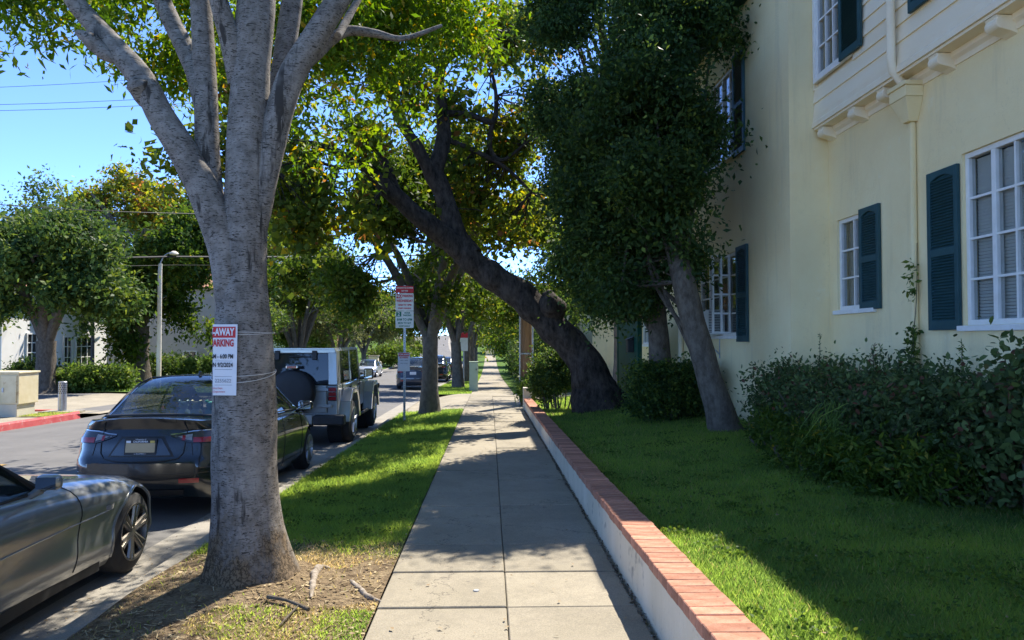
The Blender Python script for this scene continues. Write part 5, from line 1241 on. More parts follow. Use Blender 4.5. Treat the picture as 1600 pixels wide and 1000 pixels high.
# ------------------------------------------------------------------ signs
def put_text(name, body, size, mat, parent, M4, squeeze=1.0, bold=0.0, align='CENTER', spacing=1.0, warp=None):
    v, f = text_mesh(body, size, spacing, align, squeeze, bold)
    v = [warp(p) if warp else M4 @ p for p in v]
    return mesh_obj(name, v, f, mat, parent)
def plate(mb, M4, x0, x1, y0, y1, t=0.003, r=0.02, z=0.0):
    pts = []
    for cx, cy, a0 in ((x1 - r, y1 - r, 0), (x0 + r, y1 - r, 1.5708), (x0 + r, y0 + r, 3.1416), (x1 - r, y0 + r, 4.7124)):
        for k in range(4): pts.append((cx + r * math.cos(a0 + k * .5236), cy + r * math.sin(a0 + k * .5236)))
    n = len(pts)
    mb.add([M4 @ Vector((a, b, z)) for a, b in pts] + [M4 @ Vector((a, b, z - t)) for a, b in pts], [tuple(range(n)), tuple(range(2 * n - 1, n - 1, -1))] + [(k, n + k, n + (k + 1) % n, (k + 1) % n) for k in range(n)])
    return mb
def facing(loc, rz=0.0):
    """local x right, y up, z towards the camera (-Y)"""
    return Matrix.Translation(loc) @ Matrix.Rotation(rz, 4, 'Z') @ Matrix.Rotation(math.pi / 2, 4, 'X')
pb_ = Vector((-1.955, 17.0, zpark(-1.955, 17.0)))
sp = wempty('parking_sign', tuple(pb_), 'tall parking restriction sign with red and green panels on a steel pole', 'sign')
zt = atY(632, 447, 17).z
mb = MB()
mb.box(-1.98, -1.93, 17.0, 17.04, pb_.z - .1, zt + .02)
po = mb.build('pole', M['metal'], sp)
mb = MB(); z = pb_.z + .3
while z < zt: mb.box(-1.961, -1.949, 16.9975, 16.9990, z, z + .014); z += .05
tag(mb.build('holes', M['dark_metal'], po), kind='stuff')
def sgn(pyt, pyb, w=.415): 
    a, b = atY(631, pyt, 17).z, atY(631, pyb, 17).z
    return (a + b) / 2, (a - b)
for nm, a, b, m in (('top_panel', 447, 457.6, 'red_print'), ('no_parking_panel', 458.4, 485.6, 'sign_white'), ('time_limit_panel', 486.2, 512.5, 'sign_white')):
    zc_, h = sgn(a, b)
    Mx = facing(Vector((-1.955, 16.985, zc_)))
    pn = plate(MB(), Mx, -.207, .207, -h / 2, h / 2, .003, .018).build(nm, M['sign_white'] if nm != 'top_panel' else M['red_print'], sp)
    T = lambda body, s, x, y, m_, sq=.85, bold=.002: put_text('lettering', body, s, m_, pn, Mx @ Matrix.Translation((x, y, .0025)), sq, bold)
    if nm == 'top_panel':
        T('TOW-AWAY NO STOPPING', .042, 0, h * .22, M['sign_white'], .72); T('ANY TIME', .042, 0, -h * .22, M['sign_white'], .8)
    elif nm == 'no_parking_panel':
        plate(MB(), Mx @ Matrix.Translation((0, 0, .002)), -.192, -.065, h / 2 - .115, h / 2 - .012, .001, .004).build('red_patch', M['red_print'], pn)
        put_text('lettering', 'NO', .105, M['sign_white'], pn, Mx @ Matrix.Translation((-.128, h / 2 - .063, .0055)), .78, .003)
        T('PARKING', .078, .068, h / 2 - .063, M['red_print'], .74, .003)
        T('WEDNESDAY', .078, 0, h / 2 - .175, M['red_print'], .80, .003)
        T('10AM TO 12PM', .055, 0, h / 2 - .27, M['red_print'], .85); T('STREET CLEANING', .042, 0, h / 2 - .345, M['red_print'], .85)
    else:
        plate(MB(), Mx @ Matrix.Translation((0, 0, .002)), -.192, -.075, h / 2 - .125, h / 2 - .012, .001, .004).build('green_patch', M['green_print'], pn)
        put_text('lettering', '2', .12, M['sign_white'], pn, Mx @ Matrix.Translation((-.134, h / 2 - .07, .0055)), .9, .004)
        T('HOUR', .05, .06, h / 2 - .042, M['green_print'], .9); T('PARKING', .055, .06, h / 2 - .098, M['green_print'], .82)
        T('8AM TO 6PM', .078, 0, h / 2 - .195, M['green_print'], .78); T('MON TO SAT', .058, 0, h / 2 - .275, M['green_print'], .85); T('EXCEPT SUNDAY', .036, 0, h / 2 - .345, M['green_print'], .9)
ntc = wempty('pole_notice', (-1.955, 16.98, 1.2), 'white paper notice with red heading tied low on the sign pole', 'notice')
a, b = atY(632, 551, 17).z, atY(632, 580, 17).z
Mx = facing(Vector((-1.965, 16.975, (a + b) / 2)), .03); h = a - b
crd = plate(MB(), Mx, -.135, .135, -h / 2, h / 2, .002, .004).build('card', M['paper'], ntc)
plate(MB(), Mx @ Matrix.Translation((0, 0, .002)), -.125, .125, h / 2 - .085, h / 2 - .01, .001, .006).build('heading', M['red_print'], crd)
put_text('lettering', 'TOW-AWAY', .052, M['paper'], crd, Mx @ Matrix.Translation((0, h / 2 - .047, .0045)), .82, .002)
put_text('lettering', 'NO PARKING', .04, M['red_print'], crd, Mx @ Matrix.Translation((0, h / 2 - .115, .003)), .8, .002)
for i, s_ in enumerate(('7:00AM - 6:00PM', 'MON 9/2/2024')): put_text('lettering', s_, .03, M['ink'], crd, Mx @ Matrix.Translation((0, h / 2 - .18 - i * .065, .003)), .9)

sd = wempty('survey_disc', (-.09, 4.75, 0), 'small round metal survey disc set in the sunlit sidewalk', 'disc')
MB().lathe([(0, .004), (.018, .004), (.021, .001), (.021, -.01)], 'z', (-.085, 4.83, zs(4.83) + .004), 18).build('disc', M['metal'], sd)

# ---- notice bent round the big trunk
nt_ = wempty('tree_notice', (-1.85, 4.9, 1.4), 'white tow-away paper notice with red heading bent round the big trunk', 'notice')
RT = 0.212                                             # trunk radius here
def trunk_c(z):
    y = 500 - (z - H0) / 5.12 * FPX + 32
    return atY(381.5, y, 5.12)
zt_, zb_ = atY(350, 507, 4.95).z, atY(350, 617, 4.95).z
hN = zt_ - zb_; wN = 0.30
def bend(p, lift=0.0):
    """x: 0 at the right edge, negative to the left; wraps on the trunk, with a crease and a flatter right part"""
    z = (zt_ + zb_) / 2 + p.y
    c = trunk_c(z)
    tilt = 0.045 * (p.y / hN)                           # slight lean of the card
    s = p.x + tilt * 0.2
    a0 = -math.pi / 2 + 0.12                            # right edge, seen nearly frontal
    flat = 0.165
    rr = RT + 0.016 + lift
    base = Vector((c.x + rr * math.cos(a0), c.y + rr * math.sin(a0), z))
    ta = Vector((-1, 0.12, 0)).normalized()
    if -s <= flat:
        q = base + ta * (-s)
        return q + Vector((-0.12, -1, 0)).normalized() * lift
    q = base + ta * flat
    tb = Vector((-0.30, 1, 0)).normalized()
    return q + tb * (-s - flat) + Vector((-1, -.2, 0)).normalized() * lift
ns = 28
card = MB().grid(lambda u, t: bend(Vector((-wN * u, (t - .5) * hN, 0))), 40, 8)
co = card.build('card', M['paper'], nt_, smooth=False, recalc=False)
def bpatch(name, x0, x1, y0, y1, mat, lift):
    MB().grid(lambda u, t: bend(Vector((x0 + (x1 - x0) * u, y0 + (y1 - y0) * t, 0)), lift), 16, 3).build(name, mat, co, recalc=False)
def btext(body, size, x, y, mat, sq=.8, bold=.0, align='RIGHT'):
    v, f = text_mesh(body, size, 1.0, align, sq, bold)
    mesh_obj('lettering', [bend(Vector((p.x + x, p.y + y, 0)), .0022) for p in v], f, mat, co)
bpatch('heading', -.012, -.29, hN / 2 - .088, hN / 2 - .016, M['red_print'], .0012)
btext('TOW-AWAY', .066, -.022, hN / 2 - .052, M['paper'], .66, .0025)
btext('NO PARKING', .064, -.022, hN / 2 - .125, M['red_print'], .60, .0022)
btext('7 AM - 6:00 PM', .040, -.024, hN / 2 - .212, M['ink'], .70, .0010)
btext('MON 9/2/2024', .040, -.026, hN / 2 - .268, M['ink'], .74, .0010)
for yy, x1 in ((.236, -.15), (.292, -.15), (.338, -.15), (.394, -.15)): bpatch('rule', -.03, x1, hN / 2 - yy - .006, hN / 2 - yy - .0045, M['ink'], .0012)
btext('2255622', .034, -.034, hN / 2 - .372, pmat('grey pencil', (.25, .25, .27)), .95)
btext('Police Dept.', .018, -.09, hN / 2 - .42, M['red_print'], .9); btext('City Department', .018, -.075, hN / 2 - .443, M['red_print'], .9)
# string round the trunk
stg = wempty('tied_string', (-1.63, 5.12, 1.5), 'thin white string looped twice round the big trunk holding the notice', 'string')
for za, zb2 in ((523, 517), (519, 521), (587, 577), (597, 574)):
    pts = []
    for k in range(41):
        an = -math.pi / 2 - .1 + k / 40 * 6.283
        f_ = .5 - .5 * math.cos(k / 40 * 6.283)
        z = atY(380, za + (zb2 - za) * f_, 5).z
        c = trunk_c(z)
        rs_ = .204 if za < 550 else .212
        pts.append((Vector((c.x - .002 + rs_ * math.cos(an), c.y + rs_ * math.sin(an), z)), .0016))
    MB().tube(pts, 5, False).build('loop', M['string'], stg)

# ------------------------------------------------------------------ poles, cabinets, wires
lp = wempty('street_lamp', (-14.6, 33, zc(33)), 'slim white street lamp pole with a small curved top across the road', 'street lamp')
zl_ = atY(262, 412, 33).z
MB().tube([(Vector((-14.6, 33, zc(33) - .1)), .105), (Vector((-14.6, 33, zl_ - .3)), .085), (Vector((-14.58, 33, zl_)), .075)], 14).build('pole', M['stucco2'], lp, smooth=True)
MB().tube(catmull([(Vector((-14.6, 33, zl_ - .05)), .035), (Vector((-14.5, 33, zl_ + .22)), .03), (Vector((-14.33, 33, zl_ + .42)), .03), (Vector((-14.1, 33, zl_ + .48)), .03)], 4), 8).build('arm', M['metal'], lp, smooth=True)
MB().lathe([(0.0, .10), (.07, .10), (.16, .04), (.20, -.02), (.17, -.06), (0, -.08)], 'z', (-14.0, 33, zl_ + .46), 16).build('lamp_head', M['stucco2'], lp, smooth=True)
dl = wempty('lantern_post', (-18.0, 33.2, zc(33) + .1), 'dark lamp post with a cylindrical lantern before the white house', 'street lamp')
c = atY(146, 458, 33.2)
MB().tube([(Vector((c.x, 33.2, zc(33))), .09), (Vector((c.x, 33.2, c.z - .5)), .06)], 10).build('pole', M['dark_metal'], dl)
MB().lathe([(0, -.52), (.17, -.52), (.17, -.36), (.13, -.34), (.14, .40), (.11, .46), (.03, .50), (.03, 1.1), (0, 1.1)], 'z', c, 16).build('lantern', M['dark_metal'], dl, smooth=True)
up_ = wempty('utility_pole', (1.06, 21.3, zs(21)), 'weathered wooden utility pole at the end of the garden wall', 'utility pole')
MB().tube([(Vector((1.06, 21.3, zs(21) - .2)), .165), (Vector((1.06, 21.3, 1.5)), .155), (Vector((1.06, 21.3, 3.25)), .15)], 18).build('shaft', M['wood_pole'], up_, smooth=True)
MB().cyl((.88, 21.2, zs(21) - .1), (.88, 21.2, 3.0), .03, None, 8).cyl((1.24, 21.2, zs(21) - .1), (1.24, 21.2, 2.4), .025, None, 8).build('conduit', M['metal'], up_)
for z_ in (1.2, 2.6): MB().box(.86, 1.26, 21.13, 21.16, z_, z_ + .04).build('strap', M['metal'], up_)
cb = wempty('utility_cabinet', (-12.5, 19.3, zc(19)), 'cream metal utility cabinet with double doors beside the red kerb', 'cabinet')
xr = atY(30, 600, 19.0).x; zt2 = atY(15, 581, 19).z; b_ = zc(19)
M['cabinet'] = pmat('aged cream enamel', (.62, .53, .31), (.70, .62, .40), 4, .55, c3=(.40, .26, .12), s3=3)
MB().box(xr - 1.5, xr - .05, 19.0, 19.75, b_ - .05, b_ + .30).build('plinth', pmat('pale concrete', (.55, .50, .38), (.62, .56, .42), 5, .9), cb, bevel=.01)
MB().box(xr - 1.5, xr, 18.98, 19.8, b_ + .302, zt2 - .05).build('case', M['cabinet'], cb, bevel=.01)
MB().box(xr - 1.53, xr + .03, 18.94, 19.84, zt2 - .048, zt2).build('lid', M['cabinet'], cb, bevel=.012)
for x0_, x1_ in ((xr - .43, xr - .04), (xr - .86, xr - .47)):
    d_ = MB().box(x0_, x1_, 18.955, 18.978, b_ + .34, zt2 - .09).build('door', M['cabinet'], cb, bevel=.006)
    MB().box(x0_ + .04, x0_ + .08, 18.935, 18.953, (b_ + zt2) / 2 + .05, (b_ + zt2) / 2 + .16).build('handle', M['metal'], d_)
bo = wempty('bollard', (-12.07, 21.2, zc(20.5)), 'short grey perforated bollard on a square pad by the alley corner', 'bollard')
bz_, tz = zc(20.5) + .03, atY(98, 596, 21.2).z
bx = atY(98, 600, 20.4).x; tz = atY(98, 596, 20.4).z
MB().lathe([(0, bz_ - .05), (.105, bz_ - .05), (.105, tz - .01), (.095, tz), (0, tz)], 'z', (bx, 20.4, 0), 24).build('tube', M['metal'], bo, smooth=True)
mb = MB()
for r_ in range(6):
    for k in range(12):
        a = 6.283 * (k + .5 * (r_ % 2)) / 12; z = tz - .06 - r_ * .05
        mb.obox((bx + .106 * math.cos(a), 20.4 + .106 * math.sin(a), z), (.004, .026, .03), Matrix.Rotation(a, 3, 'Z'))
tag(mb.build('holes', M['dark_metal'], bo), kind='stuff')
MB().box(bx - .45, bx + .45, 20.05, 20.72, zc(20.5) - .05, zc(20.5) + .035).build('pad', M['kerb'], bo, bevel=.01)
gb = wempty('green_utility_box', (-.95, 29.6, zs(29.6)), 'pale green metal utility box standing beside the far sidewalk', 'utility box')
a, b = atY(740, 565, 29.5), atY(740, 602, 29.5)
M['pale_green'] = pmat('pale green enamel', (.28, .36, .26), (.33, .41, .30), 4, .5)
MB().box(a.x - .17, a.x + .17, 29.5, 29.95, zs(29.6) - .05, a.z - .03).build('case', M['pale_green'], gb, bevel=.012)
MB().box(a.x - .19, a.x + .19, 29.48, 29.98, a.z - .028, a.z).build('lid', M['pale_green'], gb, bevel=.01)
MB().box(a.x + .09, a.x + .12, 29.475, 29.498, a.z - .35, a.z - .28).build('latch', M['dark_metal'], gb)
for i, (x, y0_, y1_, Yd, lab) in enumerate(((725, 520, 548, 36.5, 'small distant parking sign beyond the second street tree'), (598, 545, 580, 84, 'faint sign post on the grass corner across the road'))):
    t_ = atY(x, y0_, Yd)
    e = wempty('distant_sign', (t_.x, Yd, zc(Yd)), lab, 'sign')
    MB().cyl((t_.x, Yd, zc(Yd) - .1), (t_.x, Yd, t_.z), .03, None, 8).build('pole', M['metal'], e)
    h_ = .9 if i == 0 else .7
    MB().box(t_.x - .19, t_.x + .19, Yd - .05, Yd - .035, t_.z - h_, t_.z - .25).build('panel', M['sign_white'], e)
    MB().box(t_.x - .19, t_.x + .19, Yd - .051, Yd - .034, t_.z - .245, t_.z).build('red_panel', M['red_print'] if i == 0 else M['sign_white'], e)
hy = wempty('fire_hydrant', (-12.2, 79, zc(79)), 'tiny white fire hydrant on the far sidewalk', 'hydrant')
p_ = atY(594, 576, 79)
MB().lathe([(0, .0), (.16, .0), (.16, .06), (.11, .08), (.11, .5), (.14, .52), (.13, .62), (.06, .72), (0, .74)], 'z', (p_.x, 79, zc(79) + .08), 14).build('barrel', M['stucco2'], hy, smooth=True)
MB().cyl((p_.x - .2, 79, zc(79) + .48), (p_.x + .2, 79, zc(79) + .48), .055, None, 10).build('outlet', M['stucco2'], hy)
# overhead lines
M['wire'] = pmat('cable', (.015, .015, .017), rough=.6)
def wire(pts, r, lab, sag=.0):
    P = [atY(x, y, d) for x, y, d in pts]
    L_ = []
    for a, b in zip(P, P[1:]):
        for k in range(12):
            t = k / 12; q = a.lerp(b, t); q.z -= sag * 4 * t * (1 - t); L_.append((q, r))
    L_.append((P[-1], r))
    o = MB().tube(L_, 5).build('overhead_wire', M['wire'], None, smooth=True); tag(o, lab, 'wire', 'overhead wires across the street')
wire([(-200, 142, 34), (230, 123, 40), (900, 80, 55)], .011, 'highest thin wire crossing the blue sky', .1)
wire([(-200, 166, 34), (260, 153, 40), (900, 120, 55)], .012, 'upper of two close wires crossing the sky', .1)
wire([(-200, 175, 34), (260, 163, 40), (900, 130, 55)], .012, 'lower of two close wires crossing the sky', .1)
wire([(-120, 309, 26), (170, 330, 30), (420, 334, 36)], .017, 'sagging wire in front of the yellowing tree top', .05)
wire([(-120, 401, 26), (265, 401, 32.9), (700, 398, 46)], .040, 'thick bundled cable running to the lamp post', .06)
wire([(-120, 415, 26), (270, 414, 34), (700, 412, 46)], .008, 'thin wire just under the bundled cable', .05)

# ------------------------------------------------------------------ buildings across the street
def bwindow(parent, x0, x1, z0, z1, Y, nx, nz):
    w = MB()
    for a, b, c, d in ((x0, x1, z1 - .07, z1), (x0, x1, z0, z0 + .07), (x0, x0 + .07, z0 + .07, z1 - .07), (x1 - .07, x1, z0 + .07, z1 - .07)): w.box(a, b, Y - .05, Y + .03, c, d)
    for i in range(1, nx): x = x0 + (x1 - x0) * i / nx; w.box(x - .02, x + .02, Y - .04, Y + .02, z0 + .07, z1 - .07)
    for i in range(1, nz): z = z0 + (z1 - z0) * i / nz; w.box(x0 + .07, x1 - .07, Y - .041, Y + .02, z - .02, z + .02)
    wo = w.build('window', M['white'], parent)
    MB().box(x0 + .05, x1 - .05, Y - .02, Y - .012, z0 + .05, z1 - .05).build('pane', M['dark_glass'], wo)
def house(name, label, x0, x1, Y0, Y1, zb, zt, mat, wins, roofc=None, ridge=1.4, over=.5):
    e = wempty(name, ((x0 + x1) / 2, Y0, zb), label, 'house')
    MB().box(x0, x1, Y0, Y1, zb - .4, zt).build('wall', mat, e)
    for w in wins: bwindow(e, *w[:4], Y0 - .01, *w[4:])
    if roofc:
        xm = (x0 + x1) / 2; o = over
        MB().add([(x0 - o, Y0 - o, zt + .02), (x1 + o, Y0 - o, zt + .02), (x1 + o, Y1 + o, zt + .02), (x0 - o, Y1 + o, zt + .02), (x0 + (x1 - x0) * .3, (Y0 + Y1) / 2, zt + ridge), (x1 - (x1 - x0) * .3, (Y0 + Y1) / 2, zt + ridge)],
                 [(0, 1, 5, 4), (1, 2, 5), (2, 3, 4, 5), (3, 0, 4), (3, 2, 1, 0)]).build('roof', roofc, e)
    return e
terra = pmat('terracotta tiles', (.30, .14, .08), (.42, .22, .13), 6, .9, .5, 20, stretch=(6, 1, 1))
whitew = pmat('white rendered wall', (.76, .74, .68), (.82, .80, .75), 1.5, .9, .2, 60)
XH = -20.5
def YH(p): return atX(p, 540, XH).y
z0_ = zc(34)
WH = wempty('white_house', (-25, 35, z0_), 'white house with gridded windows behind the trees at far left', 'house')
ya_, yb_, zt_h = YH(2), YH(167), atX(100, 458, XH).z
MB().box(-32, XH, ya_, yb_, z0_ - .5, zt_h).build('wall', whitew, WH)
MB().box(XH - .3, XH + .35, YH(60), YH(83), z0_ - .5, zt_h - .3).build('bay', whitew, WH, bevel=.02)
for p0, p1, y0w, y1w, nx_, nz_ in ((40, 57, 582, 520, 2, 4), (98, 111, 592, 525, 2, 4), (117, 144, 590, 525, 3, 4)):
    a_, b_2 = YH(p0), YH(p1); zlo, zhi = atX((p0 + p1) / 2, y0w, XH).z, atX((p0 + p1) / 2, y1w, XH).z
    w = MB()
    for c_, d_, e_, f_ in ((a_, b_2, zhi - .07, zhi), (a_, b_2, zlo, zlo + .07), (a_, a_ + .07, zlo + .07, zhi - .07), (b_2 - .07, b_2, zlo + .07, zhi - .07)): w.box(XH - .02, XH + .06, c_, d_, e_, f_)
    for i in range(1, nx_): y = a_ + (b_2 - a_) * i / nx_; w.box(XH, XH + .05, y - .02, y + .02, zlo + .07, zhi - .07)
    for i in range(1, nz_): z = zlo + (zhi - zlo) * i / nz_; w.box(XH, XH + .049, a_ + .07, b_2 - .07, z - .02, z + .02)
    wo = w.build('window', M['white'], WH)
    MB().box(XH + .008, XH + .016, a_ + .05, b_2 - .05, zlo + .05, zhi - .05).build('pane', M['dark_glass'], wo)
MB().add([(-32.5, ya_ - .5, zt_h + .02), (XH + .5, ya_ - .5, zt_h + .02), (XH + .5, yb_ + .5, zt_h + .02), (-32.5, yb_ + .5, zt_h + .02), (-26, ya_ + 2, zt_h + 1.8), (-26, yb_ - 2, zt_h + 1.8)], [(0, 1, 4), (1, 2, 5, 4), (2, 3, 5), (3, 0, 4, 5), (3, 2, 1, 0)]).build('roof', terra, WH)
z1_ = zc(46)
house('grey_wing_house', 'shaded grey house wing behind the thick brown trunk', atY(166, 540, 46).x, atY(345, 540, 46).x, 46, 56, z1_, atY(0, 450, 46).z, pmat('shaded render', (.48, .46, .40), (.55, .52, .46), 2, .9),
      [(atY(286, 560, 46).x, atY(308, 560, 46).x, atY(0, 585, 46).z, atY(0, 548, 46).z, 2, 2), (atY(205, 560, 46).x, atY(225, 560, 46).x, atY(0, 585, 46).z, atY(0, 545, 46).z, 2, 3)], terra)
yl = pmat('pale yellow render', (.74, .66, .40), (.80, .72, .47), 2, .9)
house('yellow_house', 'pale yellow two-storey house beyond the silver vehicle', atY(395, 540, 74).x, atY(458, 540, 74).x, 74, 86, zc(74), atY(0, 470, 74).z, yl,
      [(atY(432, 540, 74).x, atY(437, 540, 74).x, atY(0, 530, 74).z, atY(0, 505, 74).z, 1, 2), (atY(443, 540, 74).x, atY(450, 540, 74).x, atY(0, 530, 74).z, atY(0, 505, 74).z, 2, 2)], pmat('grey roof', (.2, .18, .16), (.26, .24, .22), 4, .9))
def brickwall():
    m, nt, N, L, B = newmat('far brickwork')
    b = N.new('ShaderNodeTexBrick'); tc = N.new('ShaderNodeTexCoord'); mp = N.new('ShaderNodeMapping')
    mp.inputs['Rotation'].default_value = (math.pi / 2, 0, 0)
    L.new(tc.outputs['Object'], mp.inputs[0]); L.new(mp.outputs[0], b.inputs['Vector'])
    b.inputs['Color1'].default_value, b.inputs['Color2'].default_value, b.inputs['Mortar'].default_value = (.36, .12, .07, 1), (.28, .09, .055, 1), (.4, .33, .27, 1)
    b.inputs['Scale'].default_value = 3; b.inputs['Mortar Size'].default_value = .012
    L.new(b.outputs[0], B.inputs['Base Color']); B.inputs['Roughness'].default_value = .9
    return m
BB = house('brick_building', 'red brick building between the trees across the road', atY(466, 540, 80).x, atY(510, 540, 80).x, 80, 92, zc(80), atY(0, 508, 80).z, brickwall(), [(atY(505, 540, 80).x - .9, atY(505, 540, 80).x, .3, 1.5, 2, 2)], pmat('grey roof 2', (.2, .18, .16), (.26, .24, .22), 4, .9), .9)
MB().box(atY(497, 540, 80).x - .1, atY(497, 540, 80).x + .1, 79.9, 79.99, zc(80), atY(0, 508, 80).z).build('downspout', M['trim'], BB)
house('cream_house', 'cream house beyond the driveway on the right', 4.2, 12, 30, 40, -.4, 5.0, M['stucco'], [(5.2, 6.2, 1.2, 2.6, 2, 3)], pmat('grey roof 3', (.2, .18, .16), (.26, .24, .22), 4, .9))
for i, (px_, Y_) in enumerate(((583, 80), (590, 84))):
    p = atY(px_, 572, Y_)
    e = wempty('brick_pillar', (p.x, Y_, zc(Y_)), ['low brick garden pillar beside the far sidewalk, left one', 'low pale garden pillar beside the far sidewalk, right one'][i], 'pillar', 'garden pillars across the road')
    MB().box(p.x - .5, p.x + .5, Y_, Y_ + .8, zc(Y_), zc(Y_) + 1.3).build('shaft', BB.children[0].data.materials[0] if i == 0 else M['stucco'], e)
    MB().box(p.x - .58, p.x + .58, Y_ - .08, Y_ + .88, zc(Y_) + 1.302, zc(Y_) + 1.4).build('capstone', M['kerb'], e)

# ------------------------------------------------------------------ vehicles
M['paint_navy'] = paintmat('dark blue-green paint', (0.003, 0.007, 0.010), .0, .25)
M['paint_grey'] = paintmat('gunmetal paint', (0.33, 0.335, 0.33), .65, .30)
M['paint_silver'] = paintmat('champagne silver paint', (0.37, 0.38, 0.37), .5, .36)
M['rim_bronze'] = pmat('gunmetal alloy', (.28, .25, .21), rough=.35, metal=.85)
M['rim_silver'] = pmat('silver alloy', (.40, .40, .41), rough=.35, metal=.85)
M['well'] = pmat('wheel well', (.008, .008, .008), rough=.95)
M['seat'] = pmat('dark upholstery', (.03, .03, .032), (.045, .044, .044), 8, .9)
def interp(tab):
    a = np.array(tab, float); return lambda t: float(np.interp(t, a[:, 0], a[:, 1]))
def spl(tab):
    """smooth interpolation through a table"""
    a = np.array(tab, float); x, y = a[:, 0], a[:, 1]
    m = np.gradient(y, x)
    d = np.diff(y) / np.diff(x)
    for i in range(len(d)):
        if abs(d[i]) < 1e-9: m[i] = m[i + 1] = 0
    def f(t):
        if t <= x[0]: return float(y[0])
        if t >= x[-1]: return float(y[-1])
        i = int(np.searchsorted(x, t)) - 1; h = x[i + 1] - x[i]; s = (t - x[i]) / h
        return float(y[i] * (1 + 2 * s) * (1 - s) ** 2 + m[i] * h * s * (1 - s) ** 2 + y[i + 1] * s * s * (3 - 2 * s) + m[i + 1] * h * s * s * (s - 1))
    return f
class Shell:
    """car body as stacked plan outlines: rear at y=yr(z), nose at y=yf(z)"""
    def __init__(s, L, hw, yr, yf, zb, zt, fs, crown, rl=.55, we=.62, rlf=.9, wef=.5, bow=.06, bowf=.12):
        s.L, s.hw, s.yr, s.yf, s.zb, s.zt, s.fs, s.crown = L, hw, spl(yr), spl(yf), spl(zb), spl(zt), spl(fs), spl(crown)
        s.rl, s.we, s.rlf, s.wef, s.bow, s.bowf = rl, we, rlf, wef, bow, bowf
        s.hwf = spl(hw)
    def half(s, y, z, ya, yb):
        w = s.hwf(y)
        d = y - ya
        if d < s.rl: w *= s.we + (1 - s.we) * math.sqrt(max(0, 1 - (1 - max(0, d) / s.rl) ** 2))
        d = yb - y
        if d < s.rlf: w *= s.wef + (1 - s.wef) * math.sqrt(max(0, 1 - (1 - max(0, d) / s.rlf) ** 2))
        b, t = s.zb(y), s.zt(y)
        return w * s.fs(min(1, max(0, (z - b) / (t - b))))
    def side(s, y, z):
        return s.half(y, z, s.yr(z), s.yf(z))
    def section(s, q, v):
        """q: station 0..1, v: level 0..1 -> (x,y,z) on the right side"""
        y = q * s.L
        for _ in range(3):
            z = s.zb(y) + v * (s.zt(y) - s.zb(y)); ya, yb = s.yr(z), s.yf(z); y = ya + q * (yb - ya)
        return s.half(y, z, ya, yb), y, z
    def rear(s, fx, z):
        """a point on the tail: fx -1..1 across"""
        ya = s.yr(z); X = s.half(ya, z, ya, s.yf(z))
        return Vector((fx * X, ya - s.bow * (1 - fx * fx), z))
    def wrap(s, q, z):
        """q 0..1 across the right half of the tail, >1 along the flank (metres)"""
        if q <= 1: return s.rear(q, z)
        y = s.yr(z) + (q - 1); return Vector((s.side(y, z), y, z))
    def build(s, parent, mat, axles, ar, name='body', track=None):
        N, m, nd = 64, 16, 14
        Q = [(1 - math.cos(math.pi * i / N)) / 2 for i in range(N + 1)]
        mb = MB(); rows = []
        for q in Q:
            left, right = [], []
            for j in range(m + 1):
                x, y, z = s.section(q, j / m); right.append((x, y, z)); left.append((-x, y, z))
            xs, ys, zs_ = right[-1]
            deck = []
            for c in range(1, nd):
                t = -1 + 2 * c / nd
                y = ys - s.bow * (1 - t * t) * max(0, 1 - q * s.L / .5) + s.bowf * (1 - t * t) * max(0, 1 - (1 - q) * s.L / .8)
                deck.append((t * xs, y, zs_ + s.crown(ys) * (1 - abs(t) ** 2.4)))
            rows.append(left + deck + right[::-1])
        w = len(rows[0])
        mb.add([p for r in rows for p in r], [(i * w + k, i * w + k + 1, (i + 1) * w + k + 1, (i + 1) * w + k) for i in range(N) for k in range(w - 1)])
        mb.add([p for r in rows for p in (r[0], r[-1])], [(2 * i, 2 * i + 1, 2 * i + 3, 2 * i + 2) for i in range(N)])
        for q, sg, bw in ((0, -1, s.bow), (1, 1, s.bowf)):
            def cap(u, v, q=q, sg=sg, bw=bw):
                x, y, z = s.section(q, v); t = -1 + 2 * u
                zz = z + (s.crown(y) * (1 - abs(t) ** 2.4) if v > .999 else s.crown(y) * (1 - abs(t) ** 2.4) * max(0, v - .75) * 4)
                return (t * x, y + sg * bw * (1 - t * t), zz)
            mb.grid(cap, nd, m)
        o = mb.build(name, mat, parent)
        bm = bmesh.new(); bm.from_mesh(o.data)
        bmesh.ops.remove_doubles(bm, verts=bm.verts, dist=2e-4); bmesh.ops.recalc_face_normals(bm, faces=bm.faces)
        bm.to_mesh(o.data); bm.free()
        o.data.materials.append(M['well'])
        for ay, az in axles:
            ct = MB().cyl((-2, ay, az), (2, ay, az), ar, None, 56).build('cutter', M['well'])
            o.data.materials  # slot 1 = well
            md = o.modifiers.new('arch', 'BOOLEAN'); md.operation, md.object, md.solver = 'DIFFERENCE', ct, 'EXACT'
            if hasattr(md, 'material_mode'): md.material_mode = 'TRANSFER'
            po, mo = o.parent, o.matrix_parent_inverse.copy()
            o.parent = None
            bpy.context.view_layer.update()
            me = bpy.data.meshes.new_from_object(o.evaluated_get(bpy.context.evaluated_depsgraph_get()))
            o.modifiers.clear(); o.data = me; o.parent = po
            bpy.data.objects.remove(ct)
        smooth_by_angle(o, 32)
        return o
def car_empty(name, loc, rz, label, cat, group=None):
    return empty(name, loc, rz, label, cat, group)
